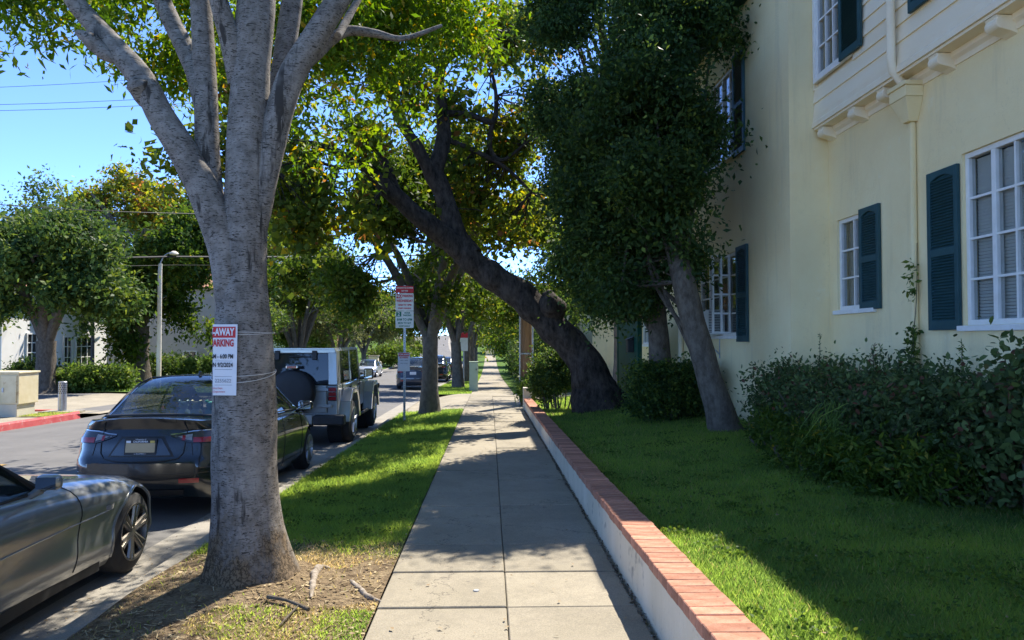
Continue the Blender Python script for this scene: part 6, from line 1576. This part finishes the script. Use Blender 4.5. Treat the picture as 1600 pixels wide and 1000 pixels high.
def wheel(parent, x, y, z, r, w, rim, spokes, out=1, twin=True, cap=True):
    """wheel with its face at x (outboard side 'out')"""
    prof = [(r * .70, .0), (r * .74, .010), (r * .90, .018), (r * .965, .030), (r, .055), (r, w - .055), (r * .965, w - .03), (r * .9, w - .015), (r * .70, w - .015)]
    t = MB().lathe([(a, -out * h) for a, h in prof], 'x', (x, y, z), 48).build('wheel', M['rubber'], parent, smooth=True)
    mb = MB()
    R1 = r * .705
    mb.lathe([(R1, -out * .0), (R1, out * .008), (R1 * .93, out * .004), (R1 * .90, -out * .03), (R1 * .86, -out * .10), (R1 * .86, -out * (w - .04))], 'x', (x, y, z), 40)
    c = Vector((x, y, z))
    for k in range(spokes):
        for dt in ((-.13, .13) if twin else (0,)):
            a = 6.283 * k / spokes + .3
            a1, a2 = a + dt * 1.2, a + dt
            p0 = c + Vector((-out * .030, R1 * .16 * math.cos(a1), R1 * .16 * math.sin(a1))); p1 = c + Vector((-out * .012, R1 * .92 * math.cos(a2), R1 * .92 * math.sin(a2)))
            pm = (p0 + p1) / 2 + Vector((out * .006, 0, 0))
            mb.tube([(p0, .026 if twin else .04), (pm, .020 if twin else .032), (p1, .024 if twin else .036)], 8)
    mb.lathe([(0, -out * .006), (R1 * .16, -out * .006), (R1 * .22, -out * .02), (R1 * .24, -out * .06)], 'x', (x, y, z), 24)
    mb.build('rim', M[rim], t, smooth=True)
    MB().lathe([(0, -out * .09), (R1 * .8, -out * .09), (R1 * .8, -out * .11), (0, -out * .11)], 'x', (x, y, z), 24).build('brake_disc', M['dark_metal'], t)
    return t
def line_on(parent, pts, r=.004, mat=None, name='seam'):
    return MB().tube([(Vector(p), r) for p in pts], 5).build(name, mat or M['black'], parent, smooth=True)
def cabin(parent, paint, stations, glass, pillars, zbelt, wb, wr, hz, rear_end, front_start, cols=None, roofmat=None):
    """greenhouse: stations y list; hz roof height(y); splits into roof, rear window, windshield and side windows"""
    zbf, wbf, wrf, hf = spl(zbelt), spl(wb), spl(wr), spl(hz)
    def sec(y):
        b, h = zbf(y), hf(y); B, T = wbf(y), wrf(y)
        P = []
        for t in (0, .2, .4, .6, .8, 1): P.append((B + (T + .03 - B) * t + .02 * math.sin(math.pi * t), b + (h - .035 - b) * t if h - b > .05 else b + (h - b) * t * .6))
        P += [(T - .03, h - .012), (T * .8, h), (T * .55, h + .012), (T * .28, h + .018), (0, h + .02)]
        return [Vector((x, y, z)) for x, z in P]
    rows = []
    for y in stations:
        s_ = sec(y); rows.append(s_[:-1] + [Vector((-p.x, p.y, p.z)) for p in s_[::-1]])
    n = len(rows[0])
    parts = {'roof': MB(), 'rear_window': MB(), 'windshield': MB(), 'side_window': MB(), 'side_window2': MB(), 'side_window3': MB(), 'side_window4': MB()}
    for i in range(len(rows) - 1):
        ym = (stations[i] + stations[i + 1]) / 2
        for k in range(n - 1):
            kk_ = min(k, n - 2 - k)               # 0..4 flank, 5.. top
            q = [rows[i][k], rows[i][k + 1], rows[i + 1][k + 1], rows[i + 1][k]]
            nm = 'roof'
            if kk_ >= 6:
                if ym < rear_end: nm = 'rear_window'
                elif ym > front_start: nm = 'windshield'
            elif kk_ <= 4 and kk_ >= 0:
                for j, (a, b) in enumerate(pillars):
                    if a < ym < b and kk_ <= 4 and (hf(ym) - zbf(ym)) > .12: nm = ['side_window', 'side_window2'][j] if k < n // 2 else ['side_window3', 'side_window4'][j]
            parts[nm].add(q, [(0, 1, 2, 3)])
    for nm, mb in parts.items():
        if not mb.v: continue
        o = mb.build(nm.rstrip('234'), (roofmat or paint) if nm == 'roof' else glass, parent)
        bm = bmesh.new(); bm.from_mesh(o.data); bmesh.ops.remove_doubles(bm, verts=bm.verts, dist=1e-4); bm.to_mesh(o.data); bm.free()
        smooth_by_angle(o, 50)
    return hf
def mirror_pod(parent, x, y, z, mat, out=1, s=1.0):
    P = MB()
    prof = [(0.0, .00), (.055, .01), (.085, .04), (.095, .09), (.085, .14), (.05, .18), (0, .19)]
    def pod(u, v):
        a = v * 6.283; k = min(1, max(0, u)); sh = math.sin(math.pi * min(1, .18 + k * .82)) ** .5 if k < 1 else 0
        return (x + out * (.02 + .105 * math.copysign(abs(math.cos(a)) ** .6, math.cos(a)) * sh * s + .09), y + (k - .3) * .13 * s, z + .068 * math.copysign(abs(math.sin(a)) ** .6, math.sin(a)) * sh * s)
    m = MB().grid(pod, 10, 28).build('mirror', mat, parent, smooth=True)
    MB().tube([(Vector((x - out * .02, y + .03, z - .09)), .022), (Vector((x + out * .06, y + .02, z - .04)), .026)], 8).build('mirror_stalk', mat, m, smooth=True)
    MB().obox((x + out * .11, y - .043 * s, z), (.165 * s, .004, .098 * s)).build('mirror_glass', M['mirror'], m)
    return m

def sedan(loc, rz, label, paint, group=None, detail=True, L=4.30, hw=.855, H=1.44, name='sedan', rim='rim_silver', axr=.305):
    e = car_empty(name, loc, rz, label, 'car', group)
    k = H / 1.44
    sh = Shell(L, [(0, hw * .965), (.8, hw * .99), (1.6, hw), (3.0, hw), (L - .5, hw * .97), (L, hw * .9)],
               [(.2, .14), (.34, .03), (.46, 0), (.60, .0), (.645, .035), (.70, .05), (.84, .085), (.93, .13), (1.0 * k, .085), (1.06 * k, .10)],
               [(.2, L - .16), (.4, L - .02), (.55, L), (.7, L - .08), (.9, L - .3)],
               [(0, .27), (.3, .20), (1, .19), (L - .6, .19), (L, .24)],
               [(0, 1.015 * k), (.35, 1.01 * k), (.8, .985 * k), (1.8, .955 * k), (2.9, .93 * k), (3.3, .90 * k), (3.9, .80 * k), (L, .68 * k)],
               [(0, .90), (.12, .965), (.3, .99), (.5, 1.0), (.66, .995), (.72, .985), (.88, .955), (.95, .925), (1.0, .86)],
               [(0, .035), (.5, .03), (1.5, .02), (3.2, .05), (L, .05)], rl=.62, we=.60, rlf=1.0, wef=.45)
    fa, ra = L - .84, L - .84 - 2.56
    body = sh.build(e, paint, [(fa, axr), (ra, axr)], axr + .045)
    cabin(e, paint, [.50, .62, .78, .95, 1.12, 1.28, 1.42, 1.5, 1.62, 1.8, 2.0, 2.10, 2.17, 2.35, 2.5, 2.65, 2.8, 2.95, 3.1, 3.22],
          M['car_glass'], [(1.05, 2.08), (2.16, 2.9)], [(0, .99 * k), (1, .965 * k), (3.3, .91 * k)], [(.4, .70), (.8, .755), (1.6, .775), (2.6, .775), (3.3, .72)],
          [(.45, .60), (.8, .595), (1.3, .565), (2.1, .555), (2.5, .57), (3.3, .66)], [(.48, 1.035 * k), (.62, 1.09 * k), (.9, 1.235 * k), (1.2, 1.365 * k), (1.5, 1.425 * k), (1.9, H - .005), (2.2, 1.425 * k), (2.5, 1.345 * k), (2.8, 1.21 * k), (3.2, .985 * k)], 1.45, 2.22)
    w = .205
    for sx in (1, -1):
        for ay in (fa, ra): wheel(e, sx * (hw - .012), ay, axr, axr, w, rim, 5 if detail else 5, sx, True)
    P = lambda q, z, lift=.006: (lambda a: Vector((a.x * 1.0 + (lift if q > .9 else 0), a.y - (lift if q < 1.12 else 0), a.z)))(sh.wrap(q, z))
    def patch(name, q0, q1, zlo, zhi, mat, lift, parent=e, sx=1, nu=14, nv=4):
        def fn(u, v):
            q = q0 + (q1 - q0) * u; a, b = zlo(u), zhi(u); p = P(q, a + (b - a) * v, lift); return (sx * p.x, p.y, p.z)
        return MB().grid(fn, nu, nv).build(name, mat, parent, smooth=True)
    for sx in (1, -1):
        lo = interp([(0, .868 * k), (.3, .832 * k), (.6, .80 * k), (1, .79 * k)]); hi = interp([(0, .878 * k), (.3, .885 * k), (.7, .91 * k), (1, .925 * k)])
        tl = patch('taillight', .56, 1.20, lo, hi, M['lens_smoke'], .010, e, sx)
        patch('reverse_lens', .66, .96, lambda u: lo(.16 + .47 * u) + .022, lambda u: hi(.16 + .47 * u) - .020, M['lens_clear'], .014, tl, sx)
        patch('red_lens', .985, 1.17, lambda u: .803 * k, lambda u: .852 * k, M['lens_red'], .014, tl, sx)
        patch('red_lens', .80, .86, lambda u: .825 * k, lambda u: .872 * k, M['lens_red'], .016, tl, sx, 4)
        patch('light_trim', .56, 1.20, lambda u: hi(u), lambda u: hi(u) + .010, M['chrome'], .012, tl, sx)
        patch('reflector', .80, 1.02, lambda u: .405 * k, lambda u: .45 * k, M['lens_red'], .007, e, sx, 6)
    if detail:
        # boot lid seam, number plate recess and bumper creases
        for sx in (1, -1):
            line_on(e, [Vector((sx * p.x, p.y, p.z)) for p in (P(.90, 1.0 * k, .002), P(.885, .93 * k, .002), P(.86, .86 * k, .003), P(.85, .78 * k, .003), P(.83, .70 * k, .003), P(.74, .645 * k, .003), P(.5, .625 * k, .003), P(.2, .62 * k, .003), P(0, .62 * k, .003))], .006)
            line_on(e, [Vector((sx * p.x, p.y, p.z)) for p in (P(.97, .80 * k, .002), P(1.0, .68 * k, .002), P(1.12, .62 * k, .002))], .004)
        rec = MB().grid(lambda u, v: (lambda zz, hwid: (lambda p: (p.x, p.y, p.z))(sh.rear((-1 + 2 * u) * hwid, zz) + Vector((0, -.005, 0))))(.665 * k + (.865 - .665) * k * v, .66 - .22 * v), 20, 5).build('number_plate_recess', M['black'], e, smooth=True)
        MB().grid(lambda u, v: tuple(sh.rear((-1 + 2 * u) * (.60 - .20 * v), .68 * k + .165 * k * v) + Vector((0, -.009, 0))), 20, 5).build('recess_panel', paint, rec, smooth=True)
        yp = sh.yr(.77) - sh.bow - .016
        Mx = Matrix.Translation((0, yp, .768 * k)) @ Matrix.Rotation(math.pi / 2 - .14, 4, 'X')
        fr = plate(MB(), Mx, -.158, .158, -.083, .083, .006, .012).build('plate_frame', M['black'], e)
        plate(MB(), Mx @ Matrix.Translation((0, 0, .003)), -.145, .145, -.058, .062, .002, .006).build('number_plate', pmat('tan plate', (.42, .31, .16), (.48, .36, .20), 3, .5), fr)
        plate(MB(), Mx @ Matrix.Translation((0, 0, .0045)), -.145, .145, .035, .062, .001, .003).build('plate_band', M['ink'], fr)
        put_text('lettering', 'CALIFORNIA', .026, M['paper'], fr, Mx @ Matrix.Translation((0, .049, .006)), 1.0, .0006)
        for xx, cc in ((-.118, M['paper']), (.118, pmat('yellow tag', (.62, .45, .10)))): plate(MB(), Mx @ Matrix.Translation((xx, .048, .006)), -.022, .022, -.011, .011, .001, .002).build('sticker', cc, fr)
        put_text('lettering', 'University of', .020, M['paper'], fr, Mx @ Matrix.Translation((0, .072, .002)), 1.0); put_text('lettering', 'o ALUMNI o', .020, M['paper'], fr, Mx @ Matrix.Translation((0, -.071, .002)), 1.1)
        patch('lower_valance', -.9, .9, lambda u: .275, lambda u: .335, M['black'], .008, e, 1, 24)
        for sx in (1, -1):
            line_on(e, [Vector((sx * p.x, p.y, p.z)) for p in [P(q, .49 * k + .03 * max(0, q - .6), .001) for q in np.linspace(0, 1.1, 16)]], .005, paint, 'crease')
            line_on(e, [Vector((sx * p.x, p.y, p.z)) for p in [P(q, .60 * k, .001) for q in np.linspace(0, .98, 14)]], .006, paint, 'crease')
            # doors
            for yy in (1.18, 2.12, 3.0): line_on(e, [(sx * (sh.side(yy, z) + .001), yy + .05 * (z - .6), z) for z in np.linspace(.26, .93 * k, 12)], .0035)
            for yy in (1.42, 2.36): MB().tube([(Vector((sx * (sh.side(yy, .82) + .006), yy, .83 * k)), .010), (Vector((sx * (sh.side(yy, .82) + .03), yy + .06, .832 * k)), .012), (Vector((sx * (sh.side(yy, .82) + .03), yy + .14, .832 * k)), .012), (Vector((sx * (sh.side(yy, .82) + .006), yy + .2, .83 * k)), .010)], 8).build('door_handle', paint, e, smooth=True)
            line_on(e, [(sx * (sh.side(y, .72 * k) + .001), y, (.74 - .03 * (y - 1)) * k) for y in np.linspace(.7, 3.4, 24)], .006, paint, 'crease')
            line_on(e, [(sx * .772, y, z) for y, z in ((.95, .985 * k), (1.4, .972 * k), (2.0, .958 * k), (2.6, .945 * k), (2.95, .93 * k))], .009, M['black'], 'window_trim')
        # black glass borders and bright waist trim
        for sx in (1, -1):
            line_on(e, [(sx * x_, y_, z_) for x_, y_, z_ in ((.60, .485, 1.03 * k), (.605, .62, 1.085 * k), (.595, .9, 1.232 * k), (.572, 1.2, 1.362 * k), (.55, 1.42, 1.412 * k))], .011, M['black'], 'glass_border')
        line_on(e, [(x_, .472 - .03 * (1 - (x_ / .6) ** 2), 1.035 * k + .018 * (1 - (x_ / .6) ** 2)) for x_ in np.linspace(-.6, .6, 15)], .013, M['black'], 'glass_border')
        line_on(e, [(x_, 1.455, 1.416 * k + .02 * (1 - (x_ / .56) ** 2)) for x_ in np.linspace(-.55, .55, 15)], .009, M['black'], 'glass_border')
        mirror_pod(e, hw - .02, 2.78, .99 * k, paint, 1, 1.0); mirror_pod(e, -hw + .02, 2.78, .99 * k, paint, -1, 1.0)
        # cabin inside
        MB().box(-.66, .66, .85, 2.9, .45, .50).build('cabin_floor', M['seat'], e)
        MB().box(-.62, .62, .60, 1.12, .93, .96).build('parcel_shelf', M['seat'], e)
        for x_ in (-.36, .36):
            MB().obox((x_, 1.95, .85), (.46, .16, .62), Matrix.Rotation(.22, 3, 'X')).build('seat_back', M['seat'], e, bevel=.05)
            MB().obox((x_, 1.86, 1.22), (.24, .09, .16), Matrix.Rotation(.15, 3, 'X')).build('headrest', M['seat'], e, bevel=.04)
        MB().obox((0, 1.15, .80), (1.2, .16, .52), Matrix.Rotation(.3, 3, 'X')).build('rear_bench', M['seat'], e, bevel=.05)
        # shark fin
        MB().prism([(1.45, 1.43 * k), (1.62, 1.445 * k), (1.47, 1.495 * k)], -.012, .012, 'x').build('antenna', paint, e, bevel=.005)
    else:
        yp = sh.yr(.77) - sh.bow - .014
        MB().box(-.15, .15, yp - .006, yp, .70 * k, .83 * k).build('number_plate', M['paper'], e)
        for sx in (1, -1):
            hl = MB().grid(lambda u, v, sx=sx: (lambda z, y: (sx * (sh.side(y, z) + .008), y, z))(.62 * k + .12 * k * v, L - .55 + .42 * u), 8, 3).build('headlight', M['lens_clear'], e, smooth=True)
            mirror_pod(e, sx * (hw - .02), 2.78, .99 * k, paint, sx, 1.0)
        MB().box(-.5, .5, L + bow_front(sh) , L + bow_front(sh) + .012, .33, .52).build('grille', M['black'], e, bevel=.01)
        MB().box(-.62, .62, .75, 2.9, .5, .95).build('seats', M['seat'], e)
    return e, sh
def bow_front(sh): return sh.bowf - .02

# dark sedan parked behind the big tree
SX, SY = -3.50, 7.52
s_e, s_sh = sedan((SX, SY, zr(9) + .035), 0, 'dark blue-green sedan seen from behind, parked between sports car and silver vehicle', M['paint_navy'], detail=True)
s_e.rotation_euler = (-math.atan((zr(8) - zr(11)) / 3), 0, 0)
# plush toys on the parcel shelf
for i, (x, c, lab) in enumerate(((.10, (.42, .55, .52), 'pale blue plush toy behind the sedan rear window'), (.24, (.62, .58, .36), 'cream plush toy behind the sedan rear window'), (.40, (.14, .42, .30), 'green plush toy behind the sedan rear window'), (.54, (.60, .22, .28), 'pink plush toy behind the sedan rear window'))):
    mt = pmat('plush %d' % i, c, tuple(q * .8 for q in c), 30, .95, .6, 60)
    t = empty('plush_toy', (SX + x, SY + .80, zr(9) + .035 + .97), 0, lab, 'toy', 'plush toys on the parcel shelf')
    MB().lathe([(0, 0), (.05, .005), (.07, .04), (.06, .085), (.03, .11), (0, .115)], 'z', (0, 0, 0), 14).build('torso', mt, t, smooth=True)
    MB().lathe([(0, .095), (.035, .10), (.055, .14), (.04, .18), (0, .19)], 'z', (0, 0, 0), 14).build('head', mt, t, smooth=True)
    for sx in (-1, 1): MB().lathe([(0, -.02), (.02, -.01), (.02, .01), (0, .02)], 'z', (sx * .045, 0, .185), 10).build('ear', mt, t, smooth=True)

# grey sports car in the foreground
GX, GY = -3.575, 2.46
gz = zr(5) + .03
g_e = car_empty('sports_car', (GX, GY, gz), 0, 'grey low sports car cut off by the left edge of the picture', 'car')
L, hw = 4.12, .875
gs = Shell(L, [(0, .80), (.6, .86), (1.0, .872), (1.7, .845), (2.3, .848), (2.9, .872), (3.33, .878), (3.7, .85), (L, .78)],
           [(.2, .12), (.4, .02), (.6, 0), (.8, .05)], [(.15, L - .12), (.3, L - .0), (.45, L - .02), (.6, L - .16), (.8, L - .5)],
           [(0, .25), (.4, .17), (2.5, .16), (3.6, .15), (L, .16)],
           [(0, .86), (.5, .90), (1.2, .86), (1.8, .835), (2.3, .825), (2.7, .80), (3.0, .775), (3.3, .742), (3.6, .68), (3.85, .60), (L, .48)],
           [(0, .90), (.10, .955), (.25, .985), (.45, .975), (.60, .985), (.70, 1.0), (.80, .99), (.90, .945), (.96, .88), (1.0, .80)],
           [(0, .03), (1.0, .01), (2.3, .02), (3.0, .005), (3.4, -.005), (L, .03)], rl=.6, we=.6, rlf=.72, wef=.52, bowf=.22)
gs.build(g_e, M['paint_grey'], [(3.33, .30), (.93, .30)], .352)
for sx in (1, -1):
    for ay in (3.33, .93):
        wheel(g_e, sx * (hw - .03), ay, .305, .305, .225, 'rim_bronze', 6, sx, True)
    # wheel-arch lip
    line_on(g_e, [(sx * (gs.side(3.33 + .352 * math.cos(a), .30 + .352 * math.sin(a)) - .002), 3.33 + .352 * math.cos(a), .30 + .352 * math.sin(a)) for a in np.linspace(-.25, 3.39, 34)], .012, M['paint_grey'], 'arch_lip')
    line_on(g_e, [(sx * (gs.side(2.52 + .05 * math.sin((z - .2) * 4), z) + .001), 2.52 + .05 * math.sin((z - .2) * 4), z) for z in np.linspace(.24, .80, 18)], .004)
    line_on(g_e, [(sx * (gs.side(y, .56) + .001), y, .545 + .02 * (y - 2)) for y in np.linspace(1.1, 2.95, 26)], .005, M['paint_grey'], 'crease')
    MB().grid(lambda u, v, sx=sx: (sx * (gs.side(2.86 + .10 * u, .57 + .035 * v) + .010 * math.sin(math.pi * u) + .002), 2.86 + .10 * u, .57 + .035 * v), 8, 4).build('side_marker', M['lens_clear'], g_e, smooth=True)
    MB().grid(lambda u, v, sx=sx: (sx * (gs.side(1.0 + 1.85 * u, .2) + .012), 1.35 + 1.5 * u, .155 + .075 * v), 20, 3).build('sill', M['black'], g_e)
    m_ = mirror_pod(g_e, sx * .80, 2.10, .915, M['paint_grey'], sx, .72)
# windscreen, frame and folded-up soft top
def scr(u, v): 
    x = -1 + 2 * u; return (x * (.70 - .12 * v), 2.42 - .62 * v - .20 * x * x * (1 - v * .3) + .12, .83 + .36 * v - .01 * x * x)
ws = MB().grid(scr, 20, 8).build('windshield', M['car_glass'], g_e, smooth=True)
for u in (0, 1): MB().tube([(Vector(scr(u, v)) + Vector((0, -.01, .006)), .026) for v in np.linspace(-.06, 1.02, 8)], 8).build('pillar', M['black'], g_e, smooth=True)
MB().tube([(Vector(scr(u, 1.0)), .025) for u in np.linspace(0, 1, 14)], 8).build('header', M['black'], g_e, smooth=True)
def top(u, v):
    x = -1 + 2 * u; y = 1.72 - 1.05 * v
    zz = 1.20 + .045 * math.sin(v * 2.2) - .34 * max(0, v - .55) ** 1.3 * 2.2
    edge = abs(x) ** 3
    return (x * (.585 + .06 * v), y - .12 * (x * x) * (1 - v), zz - .13 * edge)
MB().grid(top, 18, 12).build('soft_top', pmat('black canvas', (.014, .014, .015), (.022, .022, .023), 60, .9, .3, 200), g_e, smooth=True)
for sx in (1, -1):
    MB().grid(lambda u, v, sx=sx: (lambda y: (sx * (.765 - .15 * v), y - .28 * v * (1 - u * .0) * (1 if u > .5 else .2), .835 + .30 * v))(1.15 + 1.05 * u), 10, 5).build('side_window', M['car_glass'], g_e, smooth=True)
    line_on(g_e, [(sx * .775, y, z) for y, z in ((.9, .862), (1.4, .845), (1.9, .838), (2.3, .832))], .010, M['black'], 'window_trim')
for x_ in (-.36, .36): MB().obox((x_, 1.35, .72), (.46, .18, .75), Matrix.Rotation(.22, 3, 'X')).build('seat_back', M['seat'], g_e, bevel=.06)
MB().box(-.68, .68, 1.0, 2.4, .30, .34).build('cabin_floor', M['seat'], g_e)
MB().obox((0, 2.25, .78), (1.36, .34, .12)).build('dashboard', M['seat'], g_e, bevel=.03)

# silver boxy off-roader
JX, JY = -3.55, 13.55
jz = zr(15) + .035
j = car_empty('off_road_vehicle', (JX, JY, jz), 0, 'silver boxy four-wheel-drive with black-covered spare tyre on its tailgate', 'car')
jp = M['paint_silver']
MB().box(-.76, .76, .12, 2.95, .56, 1.14).build('body', jp, j, bevel=.035, seg=3)
MB().prism([(-.72, .62), (.72, .62), (.66, 1.16), (-.66, 1.16)], 2.952, 4.02, 'y').build('hood', jp, j, bevel=.04, seg=3)
MB().box(-.70, .70, .2, 3.9, .40, .558).build('chassis', M['black'], j)
# hard top with openings framed
tp = MB()
tp.prism([(-.72, 1.76), (-.69, 1.815), (.69, 1.815), (.72, 1.76)], .10, 2.35, 'y')
tp.prism([(-.755, 1.142), (-.75, 1.142), (-.72, 1.759), (-.735, 1.759)], .10, .11, 'y')
ht = tp.build('hard_top', jp, j, bevel=.02)
def jquad(pts, name, mat, parent=j, th=.02, bev=.008):
    a, b, c = [Vector(p) for p in pts[:3]]; n = (b - a).cross(c - a).normalized() * th
    m = len(pts)
    return MB().add([Vector(p) for p in pts] + [Vector(p) - n for p in pts], [tuple(range(m)), tuple(range(2 * m - 1, m - 1, -1))] + [(k, m + k, m + (k + 1) % m, (k + 1) % m) for k in range(m)]).build(name, mat, parent, bevel=bev)
for sx in (1, -1):
    # corner pillars and side panels
    jquad([(sx * .755, .10, 1.142), (sx * .755, .40, 1.142), (sx * .725, .42, 1.758), (sx * .725, .14, 1.758)], 'rear_pillar', jp, th=.05 * sx)
    jquad([(sx * .755, 1.33, 1.142), (sx * .755, 1.46, 1.142), (sx * .725, 1.46, 1.758), (sx * .725, 1.33, 1.758)], 'door_pillar', jp, th=.05 * sx)
    jquad([(sx * .745, .41, 1.142), (sx * .745, 1.33, 1.142), (sx * .715, 1.33, 1.758), (sx * .715, .43, 1.758)], 'side_window', M['dark_glass'], th=.01 * sx)
    jquad([(sx * .745, 1.47, 1.142), (sx * .745, 2.40, 1.142), (sx * .715, 2.20, 1.758), (sx * .715, 1.47, 1.758)], 'side_window', M['dark_glass'], th=.01 * sx)
    jquad([(sx * .755, 2.40, 1.142), (sx * .755, 2.52, 1.142), (sx * .72, 2.30, 1.80), (sx * .72, 2.20, 1.80)], 'windshield_pillar', jp, th=.05 * sx)
    # tail corner post faces at the back
    jquad([(sx * .755, .105, 1.142), (sx * .725, .135, 1.758), (sx * .585, .115, 1.758), (sx * .60, .075, 1.142)], 'tail_post', jp, th=.03 * -sx)
    # angular wheel flares
    for ay in (.86, 3.42):
        def arch(r0, rise, cut): 
            return [(ay - r0 - .04, .44), (ay - r0 + .10, .44 + rise * .62), (ay - r0 * .45, .44 + rise), (ay + r0 * .45, .44 + rise), (ay + r0 - .08, .44 + rise * .62), (ay + r0 + .06, .44)]
        o_, i_ = arch(.56, .60, 0), arch(.44, .50, 0)
        mb = MB()
        for a in range(5):
            v = [(x, *p) for x in (sx * .74, sx * .945) for p in (o_[a], o_[a + 1], i_[a + 1], i_[a])]
            mb.add(v, [(0, 1, 2, 3), (7, 6, 5, 4), (0, 4, 5, 1), (2, 6, 7, 3), (1, 5, 6, 2), (3, 7, 4, 0)])
        mb.build('fender_flare', jp, j, bevel=.012)
        MB().cyl((sx * .50, ay, .42), (sx * .765, ay, .42), .46, None, 28).build('wheel_well', M['well'], j)
        wheel(j, sx * .925, ay, .40, .40, .25, 'rim_silver', 5, sx, False)
    MB().tube([(Vector((sx * .86, 1.45, .44)), .035), (Vector((sx * .86, 2.85, .44)), .035)], 10).build('side_step', M['black'], j, smooth=True)
    for yy in (.50, 1.40, 2.38): line_on(j, [(sx * .763, yy, .62), (sx * .763, yy, 1.13)], .004)
    for yy in (1.22, 2.18): MB().box(sx * .765, sx * .795, yy, yy + .13, 1.02, 1.05).build('door_handle', M['black'], j, bevel=.008)
    mm = MB().box(sx * .86, sx * 1.06, 2.30, 2.38, 1.13, 1.36).build('mirror', M['black'], j, bevel=.03)
    MB().box(sx * .76, sx * .90, 2.32, 2.36, 1.13, 1.17).build('mirror_stalk', M['black'], mm)
    MB().box(min(sx * .88, sx * 1.04), max(sx * .88, sx * 1.04), 2.288, 2.299, 1.15, 1.34).build('mirror_glass', M['mirror'], mm)
    # tail lamp in a bright guard
    tl = MB().box(min(sx * .60, sx * .745), max(sx * .60, sx * .745), .055, .118, .86, 1.10).build('taillight', M['lens_red'], j, bevel=.01)
    gd = MB()
    for zz in (.85, .93, 1.01, 1.095): gd.box(min(sx * .59, sx * .755), max(sx * .59, sx * .755), .035, .053, zz, zz + .014)
    for xx in (.59, .742): gd.box(min(sx * xx, sx * (xx + .013)), max(sx * xx, sx * (xx + .013)), .036, .054, .864, 1.095)
    gd.build('lamp_guard', M['chrome'], tl)
    MB().box(min(sx * .36, sx * .92), max(sx * .36, sx * .92), -.12, .10, .42, .60).build('bumper_end', M['black'], j, bevel=.03)
MB().box(-.355, .355, -.13, .10, .44, .61).build('bumper', jp, j, bevel=.02)
tg = MB().box(-.56, .56, .085, .118, .63, 1.135).build('tailgate', jp, j, bevel=.015)
for zz in (.72, 1.02):
    MB().box(.36, .66, .060, .084, zz, zz + .065).build('hinge', jp, tg, bevel=.012)
line_on(j, [(.575, .112, .63), (.575, .112, 1.13)], .004); line_on(j, [(-.575, .112, .63), (-.575, .112, 1.13)], .004)
rg = jquad([(-.60, .072, 1.15), (.60, .072, 1.15), (.585, .108, 1.72), (-.585, .108, 1.72)], 'rear_window', M['dark_glass'], th=-.008)
for x_ in (-.34, .34): MB().box(x_ - .045, x_ + .045, .05, .10, 1.60, 1.77).build('glass_hinge', M['black'], rg, bevel=.01)
MB().tube([(Vector((-.12, .078, 1.655)), .016), (Vector((.10, .070, 1.66)), .014), (Vector((.30, .072, 1.65)), .006)], 8).build('wiper', M['black'], rg)
MB().box(-.72, .72, .09, .135, 1.722, 1.79).build('top_rail', jp, ht, bevel=.012)
spz = 1.02
st = MB().lathe([(0, -.275), (.20, -.275), (.36, -.262), (.395, -.235), (.405, -.19), (.405, -.05), (.37, -.02), (0, -.02)], 'y', (-.02, .06, spz), 48).build('spare_tyre_cover', pmat('black vinyl', (.010, .011, .013), (.016, .017, .02), 6, .6, .1, 30), j, smooth=True)
bl_ = MB().box(-.12, .10, -.17, -.10, 1.452, 1.505).build('brake_light', M['chrome'], j, bevel=.012)
MB().box(-.095, .075, -.176, -.169, 1.462, 1.495).build('red_lens', M['lens_red'], bl_)
MB().box(-.03, .01, -.14, .07, 1.42, 1.455).build('brake_light_arm', M['black'], bl_)
MB().box(-.6, .6, .6, 2.2, .9, 1.12).build('cabin_floor', M['seat'], j)
for x_ in (-.36, .36):
    MB().box(x_ - .22, x_ + .22, 1.9, 2.05, 1.1, 1.50).build('seat_back', M['seat'], j, bevel=.04); MB().box(x_ - .12, x_ + .12, 1.9, 2.0, 1.52, 1.70).build('headrest', M['seat'], j, bevel=.03)
jquad([(-.66, 2.52, 1.16), (.66, 2.52, 1.16), (.64, 2.30, 1.76), (-.64, 2.30, 1.76)], 'windshield', M['dark_glass'], th=.008)
for sx in (1, -1): MB().box(min(sx * .90, sx * .97), max(sx * .90, sx * .97), 3.72, 3.86, .86, .96).build('front_marker', M['black'], j, bevel=.01)

# parked cars in the distance
DG = 'parked cars in the distance'
def far_car(x, Y, rz, col, lab, H=1.44, hw=.88, L=4.4, metal=.4):
    p = paintmat('paint ' + lab[:12], col, metal, .3)
    return sedan((x, Y, zr(Y) + .04), rz, lab, p, DG, False, L, hw, H)[0]
far_car(-3.62, 35.0, 0, (.045, .055, .075), 'dark blue hatchback with pale plate parked beyond the driveway', 1.50)
far_car(-3.62, 47.5, 0, (.012, .012, .014), 'black car parked in front of the blue hatchback', 1.70, .93, 4.6)
far_car(-3.62, 57.5, 0, (.02, .021, .022), 'dark car furthest along the near kerb', 1.60, .92)
far_car(-9.75, 62.0, math.pi, (.55, .56, .57), 'white sedan across the road peeking past the off-roader', 1.45)
far_car(-10.6, 97.0, math.pi, (.42, .43, .43), 'silver car parked across the road at the foot of the hill', 1.5)
far_car(-11.2, 105.0, math.pi, (.66, .66, .66), 'white car behind the silver one at the foot of the hill', 1.7)
